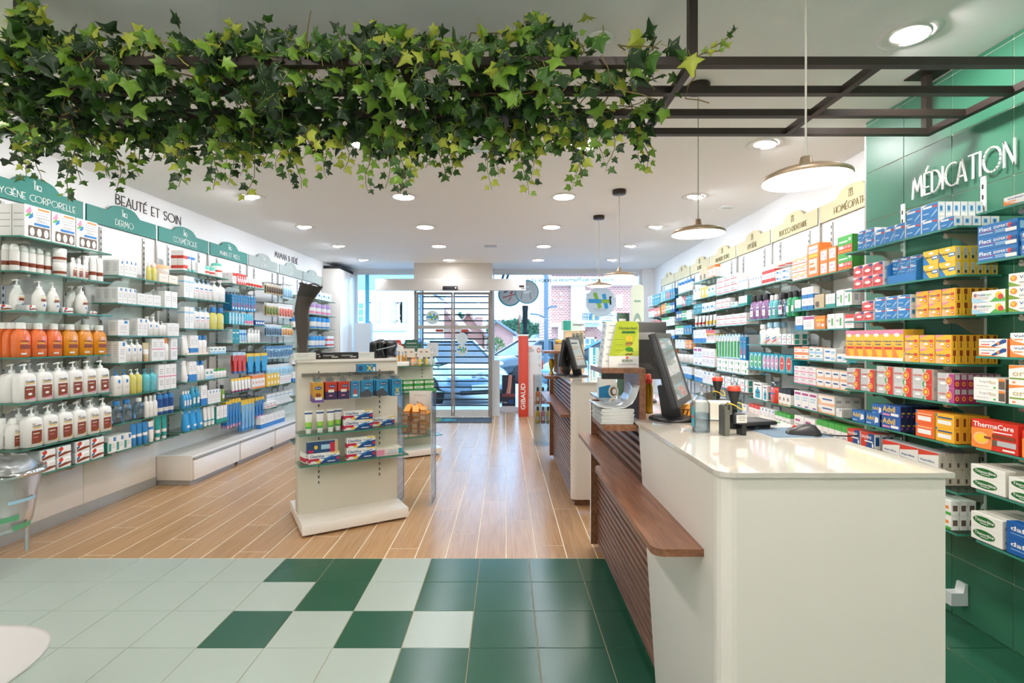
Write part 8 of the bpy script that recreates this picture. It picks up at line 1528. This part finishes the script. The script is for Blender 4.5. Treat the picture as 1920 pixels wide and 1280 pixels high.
wt = tag(empty('floor_tray', (2.22, 2.475, 0)), 'white angled plastic tray low on the green tiles behind the counter', 'tray'); MB().prism([(-.07, 0), (.068, 0), (.068, .17), (.045, .17), (.03, .10), (-.07, .10)], -.03, .03, 'frame_white', T=Matrix(((1, 0, 0, 0), (0, 0, 1, 0), (0, 1, 0, 0), (0, 0, 0, 1)))).build('body', wt); wt.scale = (.6, .8, .62); wt.location = (2.245, 2.475, .085)
# single things among the shelves
pq = WR.P(3.66, .12, 1.246 + .06); m = MB().box(-.07, -.002, 0, .07, .002, .09, 'paper_white'); m.text('?', (-.02, -.0025, .015), (1, 0, 0), (0, 0, 1), .04, .06, 'k'); o = m.build('question_card', None, pq, WR.rz); o.rotation_euler = (-.35, .1, WR.rz); tag(o, 'grey card with a question mark on the homeopathy bay shelf', 'card'); MB().box(-.03, 0, -.06, .03, .04, .005, 'clear_plastic').build('holder', o)
def daisy(u, k, label):
    Y = WR.Y(u, .2); o = tag(empty('paper_flower', WR.P(Y, .2, 1.245 + .052)), label, 'paper flower'); 
    MB().lathe([(0, 0), (.02, 0), (.024, .02), (0, .022)], k, 10).build('centre', o)
    for i in range(9): a = 2 * PI * i / 9; c_, s_ = math.cos(a), math.sin(a); MB().add([(.02 * c_ - .008 * s_, .02 * s_ + .008 * c_, .015), (.02 * c_ + .008 * s_, .02 * s_ - .008 * c_, .015), (.05 * c_ + .007 * s_, .05 * s_ - .007 * c_, .05), (.058 * c_, .058 * s_, .055), (.05 * c_ - .007 * s_, .05 * s_ + .007 * c_, .05)], [(0, 1, 2, 3, 4), (4, 3, 2, 1, 0)], k).build('petal', o)
daisy(1519, 'gloss_white', 'white paper flower topper in the homeopathy bay'); daisy(1538, 'o', 'orange paper flower topper in the homeopathy bay')
bt = tag(empty('box_tray', WG.P(WG.Y(1693, .22), .13, 1.697), WG.rz), 'blue cardboard tray of small pill boxes on the tiled wall', 'display tray')
m = MB(); m.box(-.095, -.1, 0, .095, -.096, .045, PK['b']).box(-.095, .05, 0, .095, .054, .16, PK['b']).box(-.095, -.096, 0, .095, .05, .004, PK['b']).build('tray', bt)
for s_ in (-1, 1): MB().prism([(-.1, 0), (.054, 0), (.054, .16), (-.02, .15), (-.1, .10)], s_ * .095 - .002, s_ * .095 + .002, PK['b'], T=Matrix(((0, 0, 1, 0), (1, 0, 0, 0), (0, 1, 0, 0), (0, 0, 0, 1)))).build('tray_side', bt)
for c in range(3):
    for L in range(3):
        pr, w_, h_, d_ = proto('box', .056, .042, .06, dict(v='effer', name='pill_box')); lp = bt.matrix_basis @ Vector((-.06 + .06 * c, -.045, .0045 + L * (h_ + .001))); put(pr, lp, WG.rz, None, None, None, label=f'{("lower", "middle", "upper")[L]} pill box, {ORD[2 - c]} column from the till, in the blue tray')
finish_labels()
